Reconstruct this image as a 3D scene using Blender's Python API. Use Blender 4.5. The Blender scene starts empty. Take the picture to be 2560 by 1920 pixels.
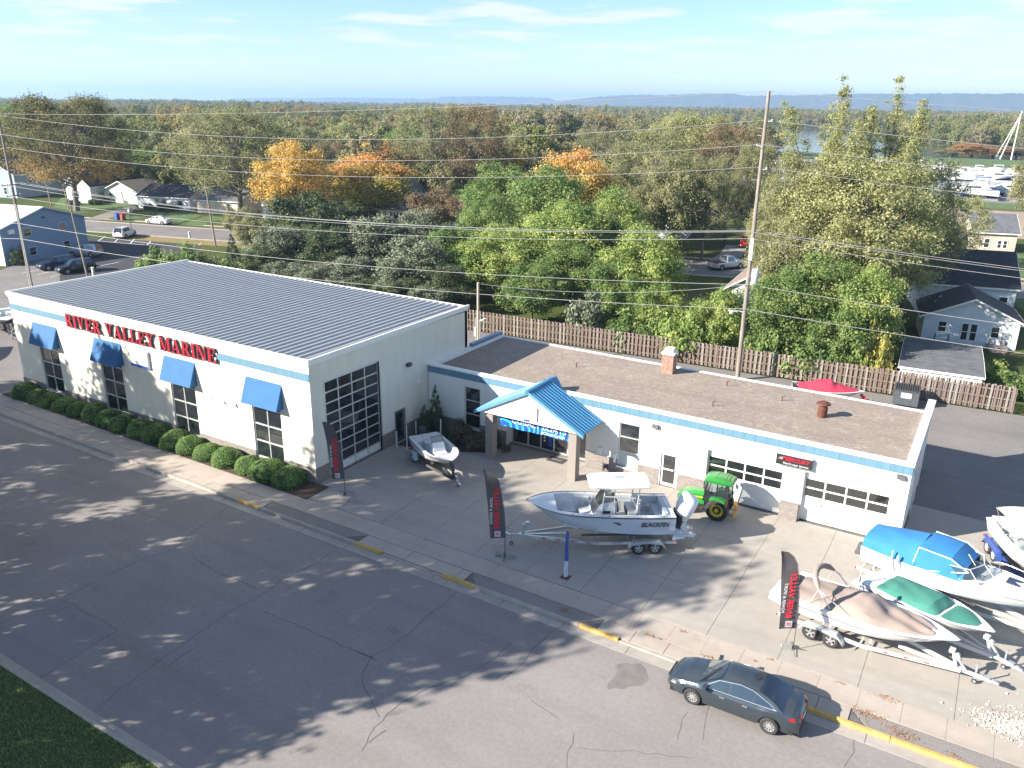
import bpy, bmesh, math, random
import numpy as np
from math import radians as R, sin, cos, pi, sqrt, atan2
from mathutils import Vector, Matrix
random.seed(7)
scene = bpy.context.scene
COL = scene.collection
# ------------------------------------------------------------------ camera
CAM = (31.479, -30.406, 21.007)
YAW, PITCH, ROLL, FPX = R(-31.1031), R(19.1654), R(0.78324), 2017.546      # focal length in pixels of a 2560 px wide picture
FW = Vector((sin(YAW)*cos(PITCH), cos(YAW)*cos(PITCH), -sin(PITCH)))
RT0 = Vector((cos(YAW), -sin(YAW), 0)); UP0 = RT0.cross(FW)
RT = RT0*cos(ROLL) + UP0*sin(ROLL); UP = -RT0*sin(ROLL) + UP0*cos(ROLL)
cd = bpy.data.cameras.new('camera'); cam = bpy.data.objects.new('camera', cd); COL.objects.link(cam)
cd.sensor_width = 36; cd.lens = FPX/2560*36; cd.clip_start = .5; cd.clip_end = 30000
cam.matrix_world = Matrix(((RT.x, UP.x, -FW.x, CAM[0]), (RT.y, UP.y, -FW.y, CAM[1]), (RT.z, UP.z, -FW.z, CAM[2]), (0, 0, 0, 1)))
scene.camera = cam
def pix(u, v):                       # direction of a photo pixel
    return FW + RT*((u-1280)/FPX) - UP*((v-960)/FPX)
def on_z(u, v, z=0):                 # where that sight line meets a level
    d = pix(u, v); t = (z-CAM[2])/d.z
    return Vector((CAM[0]+d.x*t, CAM[1]+d.y*t, z))
def on_y(u, v, y):                   # where it meets a plane parallel to the street
    d = pix(u, v); t = (y-CAM[1])/d.y
    return Vector((CAM[0]+d.x*t, y, CAM[2]+d.z*t))
# ------------------------------------------------------------------ sky, sun, exposure
SUN = Vector((-1.30, -1.45, 1.0)).normalized()          # towards the sun
w = bpy.data.worlds.new('World'); scene.world = w; w.use_nodes = True
nt = w.node_tree; nt.nodes.clear()
def N(t, k, **kw):
    n = t.nodes.new(k)
    for a, b in kw.items(): setattr(n, a, b)
    return n
sky = N(nt, 'ShaderNodeTexSky', sky_type='NISHITA', sun_disc=False, sun_elevation=math.asin(SUN.z), sun_rotation=atan2(SUN.x, SUN.y),
        altitude=200, air_density=1.0, dust_density=0.18, ozone_density=4.0)
bg = N(nt, 'ShaderNodeBackground'); bg.inputs[1].default_value = 0.050
out = N(nt, 'ShaderNodeOutputWorld')
# a thin layer of small fair-weather clouds, projected on a level plane all round the sky
tc = N(nt, 'ShaderNodeTexCoord'); sx = N(nt, 'ShaderNodeSeparateXYZ'); nt.links.new(tc.outputs['Generated'], sx.inputs[0])
def M(op, a, b=None, t=nt):
    n = N(t, 'ShaderNodeMath', operation=op)
    for i, x in enumerate((a, b)):
        if x is None: continue
        if isinstance(x, (int, float)): n.inputs[i].default_value = x
        else: t.links.new(x, n.inputs[i])
    return n.outputs[0]
zz = M('MAXIMUM', M('ADD', sx.outputs[2], 0.035), 0.01)
cv = N(nt, 'ShaderNodeCombineXYZ')
nt.links.new(M('DIVIDE', sx.outputs[0], zz), cv.inputs[0]); nt.links.new(M('DIVIDE', sx.outputs[1], zz), cv.inputs[1])
cn = N(nt, 'ShaderNodeTexNoise'); cn.inputs['Scale'].default_value = 1.05; cn.inputs['Detail'].default_value = 7; cn.inputs['Roughness'].default_value = .5
mp = N(nt, 'ShaderNodeMapping'); mp.inputs['Location'].default_value = (104.3, 58.0, 24.5); nt.links.new(cv.outputs[0], mp.inputs[0]); nt.links.new(mp.outputs[0], cn.inputs['Vector'])
cr = N(nt, 'ShaderNodeValToRGB'); cr.color_ramp.elements[0].position = .495; cr.color_ramp.elements[1].position = .62
cr.color_ramp.elements[0].color = (0, 0, 0, 1); cr.color_ramp.elements[1].color = (.78, .78, .78, 1)
nt.links.new(cn.outputs[0], cr.inputs[0])
fade = N(nt, 'ShaderNodeMapRange'); fade.inputs[1].default_value = .015; fade.inputs[2].default_value = .06; nt.links.new(sx.outputs[2], fade.inputs[0])
cloud = N(nt, 'ShaderNodeBackground'); cloud.inputs[0].default_value = (.86, .87, .90, 1); cloud.inputs[1].default_value = .30
mix = N(nt, 'ShaderNodeMixShader')
nt.links.new(sky.outputs[0], bg.inputs[0]); nt.links.new(M('MULTIPLY', cr.outputs[0], fade.outputs[0]), mix.inputs[0])
nt.links.new(bg.outputs[0], mix.inputs[1]); nt.links.new(cloud.outputs[0], mix.inputs[2]); nt.links.new(mix.outputs[0], out.inputs[0])
sl = bpy.data.lights.new('sun', 'SUN'); sl.energy = 3.6; sl.angle = R(.53); sl.color = (1, .915, .80)
so = bpy.data.objects.new('sun', sl); COL.objects.link(so); so.rotation_euler = SUN.to_track_quat('Z', 'Y').to_euler(); so.location = (-40, -45, 60)
vs = scene.view_settings; vs.view_transform = 'Standard'; vs.look = 'None'; vs.exposure = 2.04; vs.gamma = 1.0; vs.use_curve_mapping = False
scene.cycles.max_bounces = 6; scene.cycles.transparent_max_bounces = 12; scene.cycles.volume_bounces = 0
scene.cycles.sample_clamp_indirect = 6
# ------------------------------------------------------------------ materials
MATS = {}
def lin(c): return tuple(((x/255)/12.92 if x/255 <= .04045 else ((x/255+.055)/1.055)**2.4) for x in c)
def mat(name, rgb, rough=.6, metal=0., var=.12, scale=4., bump=0., bscale=None, spec=.5, coat=0., coords='Object', stretch=None, alpha=None, rgb2=None):
    if name in MATS: return MATS[name]
    m = bpy.data.materials.new(name); m.use_nodes = True; t = m.node_tree; b = t.nodes['Principled BSDF']
    b.inputs['Roughness'].default_value = rough; b.inputs['Metallic'].default_value = metal; b.inputs['Specular IOR Level'].default_value = spec
    b.inputs['Coat Weight'].default_value = coat; b.inputs['Coat Roughness'].default_value = .06
    c = N(t, 'ShaderNodeTexCoord'); src = c.outputs[coords] if coords != 'World' else N(t, 'ShaderNodeNewGeometry').outputs['Position']
    if stretch:
        mpn = N(t, 'ShaderNodeMapping'); mpn.inputs['Scale'].default_value = stretch; t.links.new(src, mpn.inputs[0]); src = mpn.outputs[0]
    n = N(t, 'ShaderNodeTexNoise'); n.inputs['Scale'].default_value = scale; n.inputs['Detail'].default_value = 6; t.links.new(src, n.inputs['Vector'])
    r = N(t, 'ShaderNodeValToRGB'); e = r.color_ramp.elements
    e[0].position = .3; e[1].position = .7
    c2 = rgb2 if rgb2 else tuple(min(1, x*(1+var)) for x in rgb)
    c1 = rgb if rgb2 else tuple(x*(1-var) for x in rgb)
    e[0].color = (*c1, 1); e[1].color = (*c2, 1)
    t.links.new(n.outputs[0], r.inputs[0]); t.links.new(r.outputs[0], b.inputs['Base Color'])
    if bump:
        n2 = N(t, 'ShaderNodeTexNoise'); n2.inputs['Scale'].default_value = bscale or scale*8; n2.inputs['Detail'].default_value = 4; t.links.new(src, n2.inputs['Vector'])
        bp = N(t, 'ShaderNodeBump'); bp.inputs['Strength'].default_value = bump; bp.inputs['Distance'].default_value = .02
        t.links.new(n2.outputs[0], bp.inputs['Height']); t.links.new(bp.outputs[0], b.inputs['Normal'])
    if alpha is not None: b.inputs['Alpha'].default_value = alpha
    MATS[name] = m
    return m
def glass(name, tint=(.02, .025, .03), trans=0., rough=.03):
    if name in MATS: return MATS[name]
    m = bpy.data.materials.new(name); m.use_nodes = True; t = m.node_tree; b = t.nodes['Principled BSDF']
    b.inputs['Base Color'].default_value = (*tint, 1); b.inputs['Roughness'].default_value = rough; b.inputs['Specular IOR Level'].default_value = .5; b.inputs['IOR'].default_value = 2.4
    n = N(t, 'ShaderNodeTexNoise'); n.inputs['Scale'].default_value = 1.3
    bp = N(t, 'ShaderNodeBump'); bp.inputs['Strength'].default_value = .012; bp.inputs['Distance'].default_value = .05
    t.links.new(n.outputs[0], bp.inputs['Height']); t.links.new(bp.outputs[0], b.inputs['Normal'])
    if trans:
        tr = N(t, 'ShaderNodeBsdfTransparent'); tr.inputs[0].default_value = (.75, .8, .8, 1)
        mx = N(t, 'ShaderNodeMixShader'); mx.inputs[0].default_value = trans
        o = t.nodes['Material Output']; t.links.new(b.outputs[0], mx.inputs[1]); t.links.new(tr.outputs[0], mx.inputs[2]); t.links.new(mx.outputs[0], o.inputs[0])
    MATS[name] = m
    return m
def speckle(name, base, dark, light, s1, s2, rough=.9, bump=.3, patch=.12, pscale=.12, cracks=None):
    """mineral surface seen from above: fine aggregate, broad patches, optional hairline cracks; world coordinates"""
    if name in MATS: return MATS[name]
    m = bpy.data.materials.new(name); m.use_nodes = True; t = m.node_tree; b = t.nodes['Principled BSDF']
    b.inputs['Roughness'].default_value = rough; b.inputs['Specular IOR Level'].default_value = .3
    pos = N(t, 'ShaderNodeNewGeometry').outputs['Position']
    def noise(sc, d=4, ro=.55):
        n = N(t, 'ShaderNodeTexNoise'); n.inputs['Scale'].default_value = sc; n.inputs['Detail'].default_value = d; n.inputs['Roughness'].default_value = ro
        t.links.new(pos, n.inputs['Vector']); return n.outputs[0]
    def mixc(f, a, c, bl='MIX'):
        x = N(t, 'ShaderNodeMix', data_type='RGBA', blend_type=bl)
        for k, v in ((0, f), (6, a), (7, c)):
            if isinstance(v, (int, float)): x.inputs[k].default_value = v
            elif isinstance(v, tuple): x.inputs[k].default_value = (*v, 1)
            else: t.links.new(v, x.inputs[k])
        return x.outputs[2]
    def ramp(f, a, c):
        r = N(t, 'ShaderNodeMapRange'); r.inputs[1].default_value = a; r.inputs[2].default_value = c; t.links.new(f, r.inputs[0]); return r.outputs[0]
    n1 = noise(s1, 2, .7); n2 = noise(s2, 3)
    c = mixc(ramp(n1, .35, .65), dark, light); c = mixc(.5, c, base)
    c = mixc(ramp(n2, .3, .7), tuple(x*(1-patch) for x in base), c)
    pn = noise(pscale, 5, .6)
    c = mixc(ramp(pn, .35, .68), c, mixc(1.0, c, (1-patch,)*3, 'MULTIPLY'))
    st = noise(.45, 6, .7); c = mixc(ramp(st, .62, .72), c, mixc(1.0, c, (.80, .78, .77), 'MULTIPLY'))
    mpn = N(t, 'ShaderNodeMapping'); mpn.inputs['Scale'].default_value = (.05, .9, 1); t.links.new(pos, mpn.inputs[0]); sn = N(t, 'ShaderNodeTexNoise'); sn.inputs['Scale'].default_value = 1.0; sn.inputs['Detail'].default_value = 5; t.links.new(mpn.outputs[0], sn.inputs['Vector'])
    c = mixc(ramp(sn.outputs[0], .48, .70), c, mixc(1.0, c, (.90, .895, .89), 'MULTIPLY'))
    t.links.new(c, b.inputs['Base Color'])
    bp = N(t, 'ShaderNodeBump'); bp.inputs['Strength'].default_value = bump; bp.inputs['Distance'].default_value = .01
    t.links.new(n1, bp.inputs['Height']); t.links.new(bp.outputs[0], b.inputs['Normal'])
    MATS[name] = m
    return m
def brickmat(name, c1, c2, mortar, scale, bw=.4, rh=.2, rough=.85):
    if name in MATS: return MATS[name]
    m = bpy.data.materials.new(name); m.use_nodes = True; t = m.node_tree; b = t.nodes['Principled BSDF']; b.inputs['Roughness'].default_value = rough
    g = N(t, 'ShaderNodeNewGeometry'); s = N(t, 'ShaderNodeSeparateXYZ'); t.links.new(g.outputs['Position'], s.inputs[0])
    cmb = N(t, 'ShaderNodeCombineXYZ'); t.links.new(M('ADD', s.outputs[0], s.outputs[1], t), cmb.inputs[0]); t.links.new(s.outputs[2], cmb.inputs[1])
    br = N(t, 'ShaderNodeTexBrick'); br.inputs['Color1'].default_value = (*c1, 1); br.inputs['Color2'].default_value = (*c2, 1); br.inputs['Mortar'].default_value = (*mortar, 1)
    br.inputs['Scale'].default_value = scale; br.inputs['Brick Width'].default_value = bw; br.inputs['Row Height'].default_value = rh; br.inputs['Mortar Size'].default_value = .018
    t.links.new(cmb.outputs[0], br.inputs['Vector']); t.links.new(br.outputs[0], b.inputs['Base Color'])
    bp = N(t, 'ShaderNodeBump'); bp.inputs['Strength'].default_value = .4; bp.inputs['Distance'].default_value = .02; bp.invert = True
    t.links.new(br.outputs[1], bp.inputs['Height']); t.links.new(bp.outputs[0], b.inputs['Normal'])
    MATS[name] = m
    return m
def leafmat(name, stops, trans=.5, zmix=None, rough=.6):
    """leaf blades: colour picked per leaf from the stops; zmix = (z0, z1, other stops) for crowns that turned at the top"""
    if name in MATS: return MATS[name]
    m = bpy.data.materials.new(name); m.use_nodes = True; t = m.node_tree; b = t.nodes['Principled BSDF']
    b.inputs['Roughness'].default_value = rough; b.inputs['Specular IOR Level'].default_value = .25
    a = N(t, 'ShaderNodeAttribute', attribute_name='tint')
    def ramp(st):
        r = N(t, 'ShaderNodeValToRGB'); e = r.color_ramp.elements
        while len(e) < len(st): e.new(.5)
        for k, c in enumerate(st): g_ = sum(c)/3; e[k].position = k/(len(st)-1); e[k].color = (*[min(1, (x*.72+g_*.28)*2.0) for x in c], 1)
        t.links.new(a.outputs['Fac'], r.inputs[0]); return r.outputs[0]
    col = ramp(stops)
    if zmix:
        z0, z1, st2, amp = zmix
        tcn = N(t, 'ShaderNodeTexCoord'); s = N(t, 'ShaderNodeSeparateXYZ'); t.links.new(tcn.outputs['Generated'], s.inputs[0])
        n = N(t, 'ShaderNodeTexNoise'); n.inputs['Scale'].default_value = 3.5; n.inputs['Detail'].default_value = 2; t.links.new(tcn.outputs['Generated'], n.inputs['Vector'])
        h = M('ADD', s.outputs[2], M('MULTIPLY', M('SUBTRACT', n.outputs[0], .5, t), amp, t), t)
        r = N(t, 'ShaderNodeMapRange'); r.inputs[1].default_value = z0; r.inputs[2].default_value = z1; t.links.new(h, r.inputs[0])
        x = N(t, 'ShaderNodeMix', data_type='RGBA'); t.links.new(r.outputs[0], x.inputs[0]); t.links.new(col, x.inputs[6]); t.links.new(ramp(st2), x.inputs[7]); col = x.outputs[2]
    t.links.new(col, b.inputs['Base Color'])
    tl = N(t, 'ShaderNodeBsdfTranslucent'); t.links.new(col, tl.inputs[0])
    mx = N(t, 'ShaderNodeMixShader'); mx.inputs[0].default_value = trans
    o = t.nodes['Material Output']; t.links.new(b.outputs[0], mx.inputs[1]); t.links.new(tl.outputs[0], mx.inputs[2]); t.links.new(mx.outputs[0], o.inputs[0])
    MATS[name] = m
    return m
# ------------------------------------------------------------------ mesh helpers
class MB:
    def __init__(s): s.v = []; s.f = []; s.m = []; s.mi = 0
    def quadface(s, *pts):
        n = len(s.v); s.v += [tuple(p) for p in pts]; s.f.append(tuple(range(n, n+len(pts)))); s.m.append(s.mi); return s
    def box(s, x0, y0, z0, x1, y1, z1):
        if x0 > x1: x0, x1 = x1, x0
        if y0 > y1: y0, y1 = y1, y0
        if z0 > z1: z0, z1 = z1, z0
        n = len(s.v)
        s.v += [(x0, y0, z0), (x1, y0, z0), (x1, y1, z0), (x0, y1, z0), (x0, y0, z1), (x1, y0, z1), (x1, y1, z1), (x0, y1, z1)]
        for f in ((0, 3, 2, 1), (4, 5, 6, 7), (0, 1, 5, 4), (1, 2, 6, 5), (2, 3, 7, 6), (3, 0, 4, 7)): s.f.append(tuple(n+i for i in f)); s.m.append(s.mi)
        return s
    def prism(s, poly, a, b, axis='z'):
        """polygon (2D) extruded along an axis from a to b; axis x: poly=(y,z); y: poly=(x,z); z: poly=(x,y)"""
        def P(p, h): return (h, p[0], p[1]) if axis == 'x' else ((p[0], h, p[1]) if axis == 'y' else (p[0], p[1], h))
        n = len(s.v); k = len(poly)
        s.v += [P(p, a) for p in poly] + [P(p, b) for p in poly]
        s.f.append(tuple(range(n+k-1, n-1, -1))); s.f.append(tuple(range(n+k, n+2*k))); s.m += [s.mi]*2
        for i in range(k):
            j = (i+1) % k; s.f.append((n+i, n+j, n+k+j, n+k+i)); s.m.append(s.mi)
        return s
    def tube(s, pts, r, n=6, cap=True):
        pts = [Vector(p) for p in pts]; rr = r if isinstance(r, (list, tuple)) else [r]*len(pts)
        base = len(s.v); prev = None
        for i, p in enumerate(pts):
            d = (pts[min(i+1, len(pts)-1)]-pts[max(i-1, 0)])
            if d.length < 1e-9: d = Vector((0, 0, 1))
            d.normalize()
            if prev is None:
                a = d.cross(Vector((0, 0, 1)));
                if a.length < 1e-3: a = d.cross(Vector((1, 0, 0)))
            else: a = prev - d*prev.dot(d)
            a.normalize(); prev = a; b = d.cross(a)
            for k in range(n):
                t = 2*pi*k/n; s.v.append(tuple(p+(a*cos(t)+b*sin(t))*rr[i]))
        for i in range(len(pts)-1):
            for k in range(n):
                j = (k+1) % n; o = base+i*n; s.f.append((o+k, o+j, o+n+j, o+n+k)); s.m.append(s.mi)
        if cap:
            s.f.append(tuple(base+n-1-k for k in range(n))); s.f.append(tuple(base+(len(pts)-1)*n+k for k in range(n))); s.m += [s.mi]*2
        return s
    def lathe(s, prof, c=(0, 0, 0), axis='z', n=16, cap=True):
        """prof = [(radius, height)...] turned round an axis through c"""
        base = len(s.v)
        for r, h in prof:
            for k in range(n):
                t = 2*pi*k/n; a, b = r*cos(t), r*sin(t)
                p = (a, b, h) if axis == 'z' else ((a, h, b) if axis == 'y' else (h, a, b))
                s.v.append((c[0]+p[0], c[1]+p[1], c[2]+p[2]))
        for i in range(len(prof)-1):
            for k in range(n):
                j = (k+1) % n; o = base+i*n
                f = (o+k, o+j, o+n+j, o+n+k); s.f.append(f if axis != 'y' else f[::-1]); s.m.append(s.mi)
        if cap:
            for i, rev in ((0, True), (len(prof)-1, False)):
                ids = [base+i*n+k for k in range(n)]
                s.f.append(tuple(ids[::-1] if rev != (axis == 'y') else ids)); s.m.append(s.mi)
        return s
    def grid(s, rows, close=False):
        """rows = list of equal-length point lists, skinned"""
        n = len(s.v); k = len(rows[0])
        for r in rows: s.v += [tuple(p) for p in r]
        for i in range(len(rows)-1):
            for j in range(k if close else k-1):
                jj = (j+1) % k; s.f.append((n+i*k+j, n+i*k+jj, n+(i+1)*k+jj, n+(i+1)*k+j)); s.m.append(s.mi)
        return s
    def mesh(s, name, mats, smooth=None):
        me = bpy.data.meshes.new(name); me.from_pydata(s.v, [], s.f)
        for m in (mats if isinstance(mats, (list, tuple)) else [mats]): me.materials.append(m)
        if any(s.m): me.polygons.foreach_set('material_index', s.m)
        if smooth is not None:
            me.polygons.foreach_set('use_smooth', [True]*len(s.f)); me.set_sharp_from_angle(angle=R(smooth))
        me.update(); return me
    def build(s, name, mats, parent=None, smooth=None, fix=False):
        me = s.mesh(name, mats, smooth)
        if fix:
            b = bmesh.new(); b.from_mesh(me); bmesh.ops.remove_doubles(b, verts=b.verts, dist=1e-5); bmesh.ops.recalc_face_normals(b, faces=b.faces); b.to_mesh(me); b.free()
            if smooth is not None: me.set_sharp_from_angle(angle=R(smooth))
        return link(name, me, parent)
def link(name, me, parent=None, loc=None, rz=None, scale=None):
    o = bpy.data.objects.new(name, me); COL.objects.link(o)
    if parent is not None: o.parent = parent
    if loc is not None: o.location = loc
    if rz is not None: o.rotation_euler = (0, 0, rz)
    if scale is not None: o.scale = scale if isinstance(scale, (tuple, list)) else (scale,)*3
    return o
def empty(name, label, cat, loc=(0, 0, 0), rz=0., group=None):
    o = bpy.data.objects.new(name, None); COL.objects.link(o); o.location = loc; o.rotation_euler = (0, 0, rz); o.empty_display_size = .3
    return tag(o, label, cat, group)
def tag(o, label=None, cat=None, group=None, kind=None):
    for k, v in (('label', label), ('category', cat), ('group', group), ('kind', kind)):
        if v: o[k] = v
    return o
def boxo(name, m, b, parent=None): return MB().box(*b).build(name, m, parent)
def copy_tree(o, parent=None):
    c = o.copy(); COL.objects.link(c); c.parent = parent
    for ch in list(o.children): copy_tree(ch, c)
    return c
def text_mesh(s, size, depth, m, align='CENTER', shear=0., bold=0., mirror=False, spacing=1.):
    """lettering lying in local XY, its face towards +Z"""
    c = bpy.data.curves.new('lettering', 'FONT'); c.body = s; c.size = size; c.extrude = depth/2; c.align_x = align; c.align_y = 'CENTER'; c.shear = shear; c.offset = bold; c.resolution_u = 3
    c.space_character = spacing
    o = bpy.data.objects.new('lettering', c); COL.objects.link(o)
    bpy.context.view_layer.update()
    me = bpy.data.meshes.new_from_object(o.evaluated_get(bpy.context.evaluated_depsgraph_get()))
    bpy.data.objects.remove(o); bpy.data.curves.remove(c); me.name = 'lettering'
    if mirror:
        me.transform(Matrix.Scale(-1, 4, (1, 0, 0))); me.flip_normals()
    me.materials.clear(); me.materials.append(m)
    return me
def place_text(name, me, parent, loc, facing, up=(0, 0, 1)):
    """stand a text mesh up: its face towards `facing`, its top towards `up` (in parent space)"""
    z = Vector(facing).normalized(); y = Vector(up); y = (y - z*y.dot(z)).normalized(); x = y.cross(z)
    o = link(name, me, parent); mw = Matrix(((x.x, y.x, z.x, loc[0]), (x.y, y.y, z.y, loc[1]), (x.z, y.z, z.z, loc[2]), (0, 0, 0, 1)))
    o.matrix_local = mw
    return o
# ================================================================== SETTING
def sheet(name, poly, z, m, parent=None, label=None):
    o = MB().quadface(*[(x, y, z) for x, y in poly]).build(name, m, parent)
    if parent is None: o['kind'] = 'structure'
    return o
# meadow / bare earth
def groundmat():
    m = bpy.data.materials.new('ground'); m.use_nodes = True; t = m.node_tree; b = t.nodes['Principled BSDF']; b.inputs['Roughness'].default_value = .95; b.inputs['Specular IOR Level'].default_value = .1
    pos = N(t, 'ShaderNodeNewGeometry').outputs['Position']
    def noise(s, d=5):
        n = N(t, 'ShaderNodeTexNoise'); n.inputs['Scale'].default_value = s; n.inputs['Detail'].default_value = d; n.inputs['Roughness'].default_value = .65; t.links.new(pos, n.inputs['Vector']); return n.outputs[0]
    r = N(t, 'ShaderNodeValToRGB'); e = r.color_ramp.elements; e[0].position = .3; e[0].color = (.045, .075, .022, 1); e[1].position = .72; e[1].color = (.15, .125, .065, 1)
    x = e.new(.5); x.color = (.075, .095, .03, 1)
    t.links.new(noise(.08), r.inputs[0])
    mm = N(t, 'ShaderNodeMix', data_type='RGBA', blend_type='MULTIPLY'); mm.inputs[0].default_value = 1
    r2 = N(t, 'ShaderNodeValToRGB'); r2.color_ramp.elements[0].color = (.5, .5, .5, 1); r2.color_ramp.elements[1].color = (1.4, 1.4, 1.3, 1); t.links.new(noise(6.), r2.inputs[0])
    t.links.new(r.outputs[0], mm.inputs[6]); t.links.new(r2.outputs[0], mm.inputs[7]); t.links.new(mm.outputs[2], b.inputs['Base Color'])
    bp = N(t, 'ShaderNodeBump'); bp.inputs['Strength'].default_value = .6; bp.inputs['Distance'].default_value = .05; t.links.new(noise(14.), bp.inputs['Height']); t.links.new(bp.outputs[0], b.inputs['Normal'])
    return m
GROUND = groundmat()
sheet('ground', [(-10000, -1500), (10000, -1500), (10000, 10000), (-10000, 10000)], -.12, GROUND)
ASPH = speckle('asphalt_street', (.262, .243, .234), (.165, .153, .147), (.365, .34, .326), 42, 7, patch=.14, pscale=.16)
ASPH2 = speckle('asphalt_lot', (.225, .213, .207), (.14, .134, .13), (.30, .287, .278), 36, 5, patch=.2, pscale=.2)
ASPHD = speckle('asphalt_dark', (.060, .062, .072), (.04, .04, .045), (.09, .09, .10), 30, 3, patch=.2, pscale=.15)
CONC = speckle('concrete_lot', (.375, .345, .31), (.305, .28, .25), (.43, .395, .358), 18, 2.2, rough=.85, bump=.12, patch=.10, pscale=.22)
CONC2 = speckle('concrete_walk', (.41, .362, .315), (.335, .295, .255), (.465, .412, .36), 20, 2.0, rough=.88, bump=.12, patch=.10, pscale=.3)
CURB = speckle('concrete_kerb', (.40, .365, .325), (.31, .28, .25), (.46, .42, .38), 22, 3, rough=.88, bump=.15, patch=.16, pscale=.5)
GRIT = speckle('gravel_strip', (.25, .232, .22), (.12, .112, .108), (.42, .39, .37), 15, 30, rough=.95, bump=.8, patch=.15)
YPAINT = speckle('kerb_yellow', (.62, .41, .13), (.46, .31, .12), (.70, .47, .16), 14, 5, patch=.22, pscale=1.2)
TAR = mat('tar', (.115, .112, .115), .7, var=.25, scale=3)
# --- front street, its sealed cracks, an old utility patch and an oil stain
street = sheet('street', [(-160, -17.86), (110, -17.86), (110, -4.45), (-160, -4.45)], -.100, ASPH)
def ribbon(mb, pts, wd, z):
    pts = [Vector((p[0], p[1])) for p in pts]; fine = []
    rr = random.Random(int(abs(pts[0].x*97+pts[0].y*31)))
    for a, b in zip(pts[:-1], pts[1:]):
        n = max(2, int((b-a).length/.35)); d = (b-a).normalized(); pp = Vector((-d.y, d.x))
        for i in range(n): fine.append(a.lerp(b, i/n)+pp*rr.uniform(-.05, .05))
    fine.append(pts[-1]); L = []; Rr = []
    for i, p in enumerate(fine):
        d = (fine[min(i+1, len(fine)-1)]-fine[max(i-1, 0)]).normalized(); q = Vector((-d.y, d.x))*wd*rr.uniform(.35, .62)
        L.append((p.x+q.x, p.y+q.y, z)); Rr.append((p.x-q.x, p.y-q.y, z))
    mb.grid([L, Rr][::-1])
def pxline(*uv): return [on_z(u, v, -.1) for u, v in uv]
cs = MB()
LZ = lambda x, y: (x*.4521, 1200+y*.4521)
CZ = lambda x, y: (900+x*.36166, 1300+y*.36166)
for ln in ([LZ(1255, 155), LZ(1050, 300), LZ(960, 385), LZ(740, 455), LZ(560, 545), LZ(350, 650)], [LZ(1370, 180), LZ(1270, 215), LZ(1190, 215)],
           [LZ(1870, 380), LZ(1760, 455), LZ(1570, 545), LZ(1480, 615), LZ(1280, 725), LZ(1000, 915), LZ(820, 1040), LZ(540, 1255)],
           [LZ(1060, 425), LZ(1180, 500), LZ(1420, 600)], [LZ(1460, 725), LZ(1700, 830), LZ(2050, 985)], [LZ(1070, 930), LZ(930, 1030)],
           [LZ(0, 795), LZ(290, 635)], [LZ(280, 625), LZ(460, 720), LZ(650, 825)], [LZ(650, 830), LZ(440, 960), LZ(215, 1100)],
           [CZ(670, 500), CZ(600, 575), CZ(460, 665), CZ(370, 760), CZ(200, 885), CZ(80, 950), CZ(20, 1060), CZ(30, 1170), CZ(90, 1270), CZ(135, 1365)],
           [CZ(1050, 850), CZ(900, 980), CZ(720, 1085), CZ(640, 1100), CZ(480, 1160), CZ(280, 1265), CZ(150, 1385), CZ(60, 1490), CZ(10, 1600)],
           [CZ(1350, 760), CZ(1200, 890), CZ(1110, 1010), CZ(980, 1110)], [CZ(180, 1455), CZ(60, 1540)], [CZ(0, 915), CZ(120, 975)],
           [CZ(2170, 1040), CZ(2165, 1180)]):
    ribbon(cs, pxline(*ln), .045, -.0955)
for ln in ([CZ(1170, 1245), CZ(1300, 1320), CZ(1380, 1375)], [CZ(1485, 1480), CZ(1440, 1600), CZ(1430, 1720)], [(1770, 1760), (1762, 1800), (1758, 1850)], [(1715, 1780), (1700, 1820), (1694, 1850)],
           [(2138, 1845), (2132, 1880), (2110, 1918)], [CZ(1500, 1580), CZ(1900, 1600), CZ(2300, 1650)]):
    ribbon(cs, pxline(*ln), .022, -.0955)
cs.build('crack_sealant', TAR, street)
pt = [on_z(*LZ(x, y), -.1) for x, y in ((0, 800), (285, 635), (650, 828), (215, 1100), (0, 940))]
sheet('utility_patch', [(p.x, p.y) for p in pt], -.0965, speckle('asphalt_patch', (.232, .228, .232), (.155, .15, .152), (.32, .315, .318), 40, 6, patch=.1), street)
oc = on_z(*CZ(1850, 1080), -.1); oil = MB(); rr = random.Random(3)
oil.quadface(*[(oc.x+cos(a)*(.62+.20*sin(3*a+1))*rr.uniform(.85, 1.1), oc.y+sin(a)*(.95+.22*sin(2*a))*rr.uniform(.85, 1.1), -.0955) for a in np.linspace(0, 2*pi, 26)[:-1]])
oil.build('oil_stain', mat('oil', (.165, .15, .142), .8, var=.15, scale=2), street)
# --- near kerb with gutter, dropped at the driveways, yellow ends
kerb = MB().box(-160, -4.45, -.16, 110, -3.92, -.085).build('kerb', CURB); kerb['kind'] = 'structure'
def kerb_run(x0, x1, h, m, name):
    b = MB(); b.prism([(-3.92, -.16), (-3.92+.035, h), (-3.74, h), (-3.74, -.16)], x0, x1, 'x'); return b.build(name, m, kerb)
segs = [(-160, -2.3, .055, 0), (-2.3, -.55, .055, 1), (-.55, 6.35, .055, 0), (6.35, 8.1, .055, 1), (8.1, 11.75, -.045, 0), (11.75, 13.6, .055, 1), (13.6, 18.95, .055, 0), (18.95, 20.8, .055, 1), (20.8, 28.2, -.045, 0), (28.2, 40, .055, 1), (40, 110, .055, 0)]
for x0, x1, h, y in segs:
    x = x0
    while x < x1-.01:
        e = min(x1, x+3.05); kerb_run(x+.012, e-.012, h, YPAINT if y else CURB, 'kerb_stone'); x = e
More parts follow.
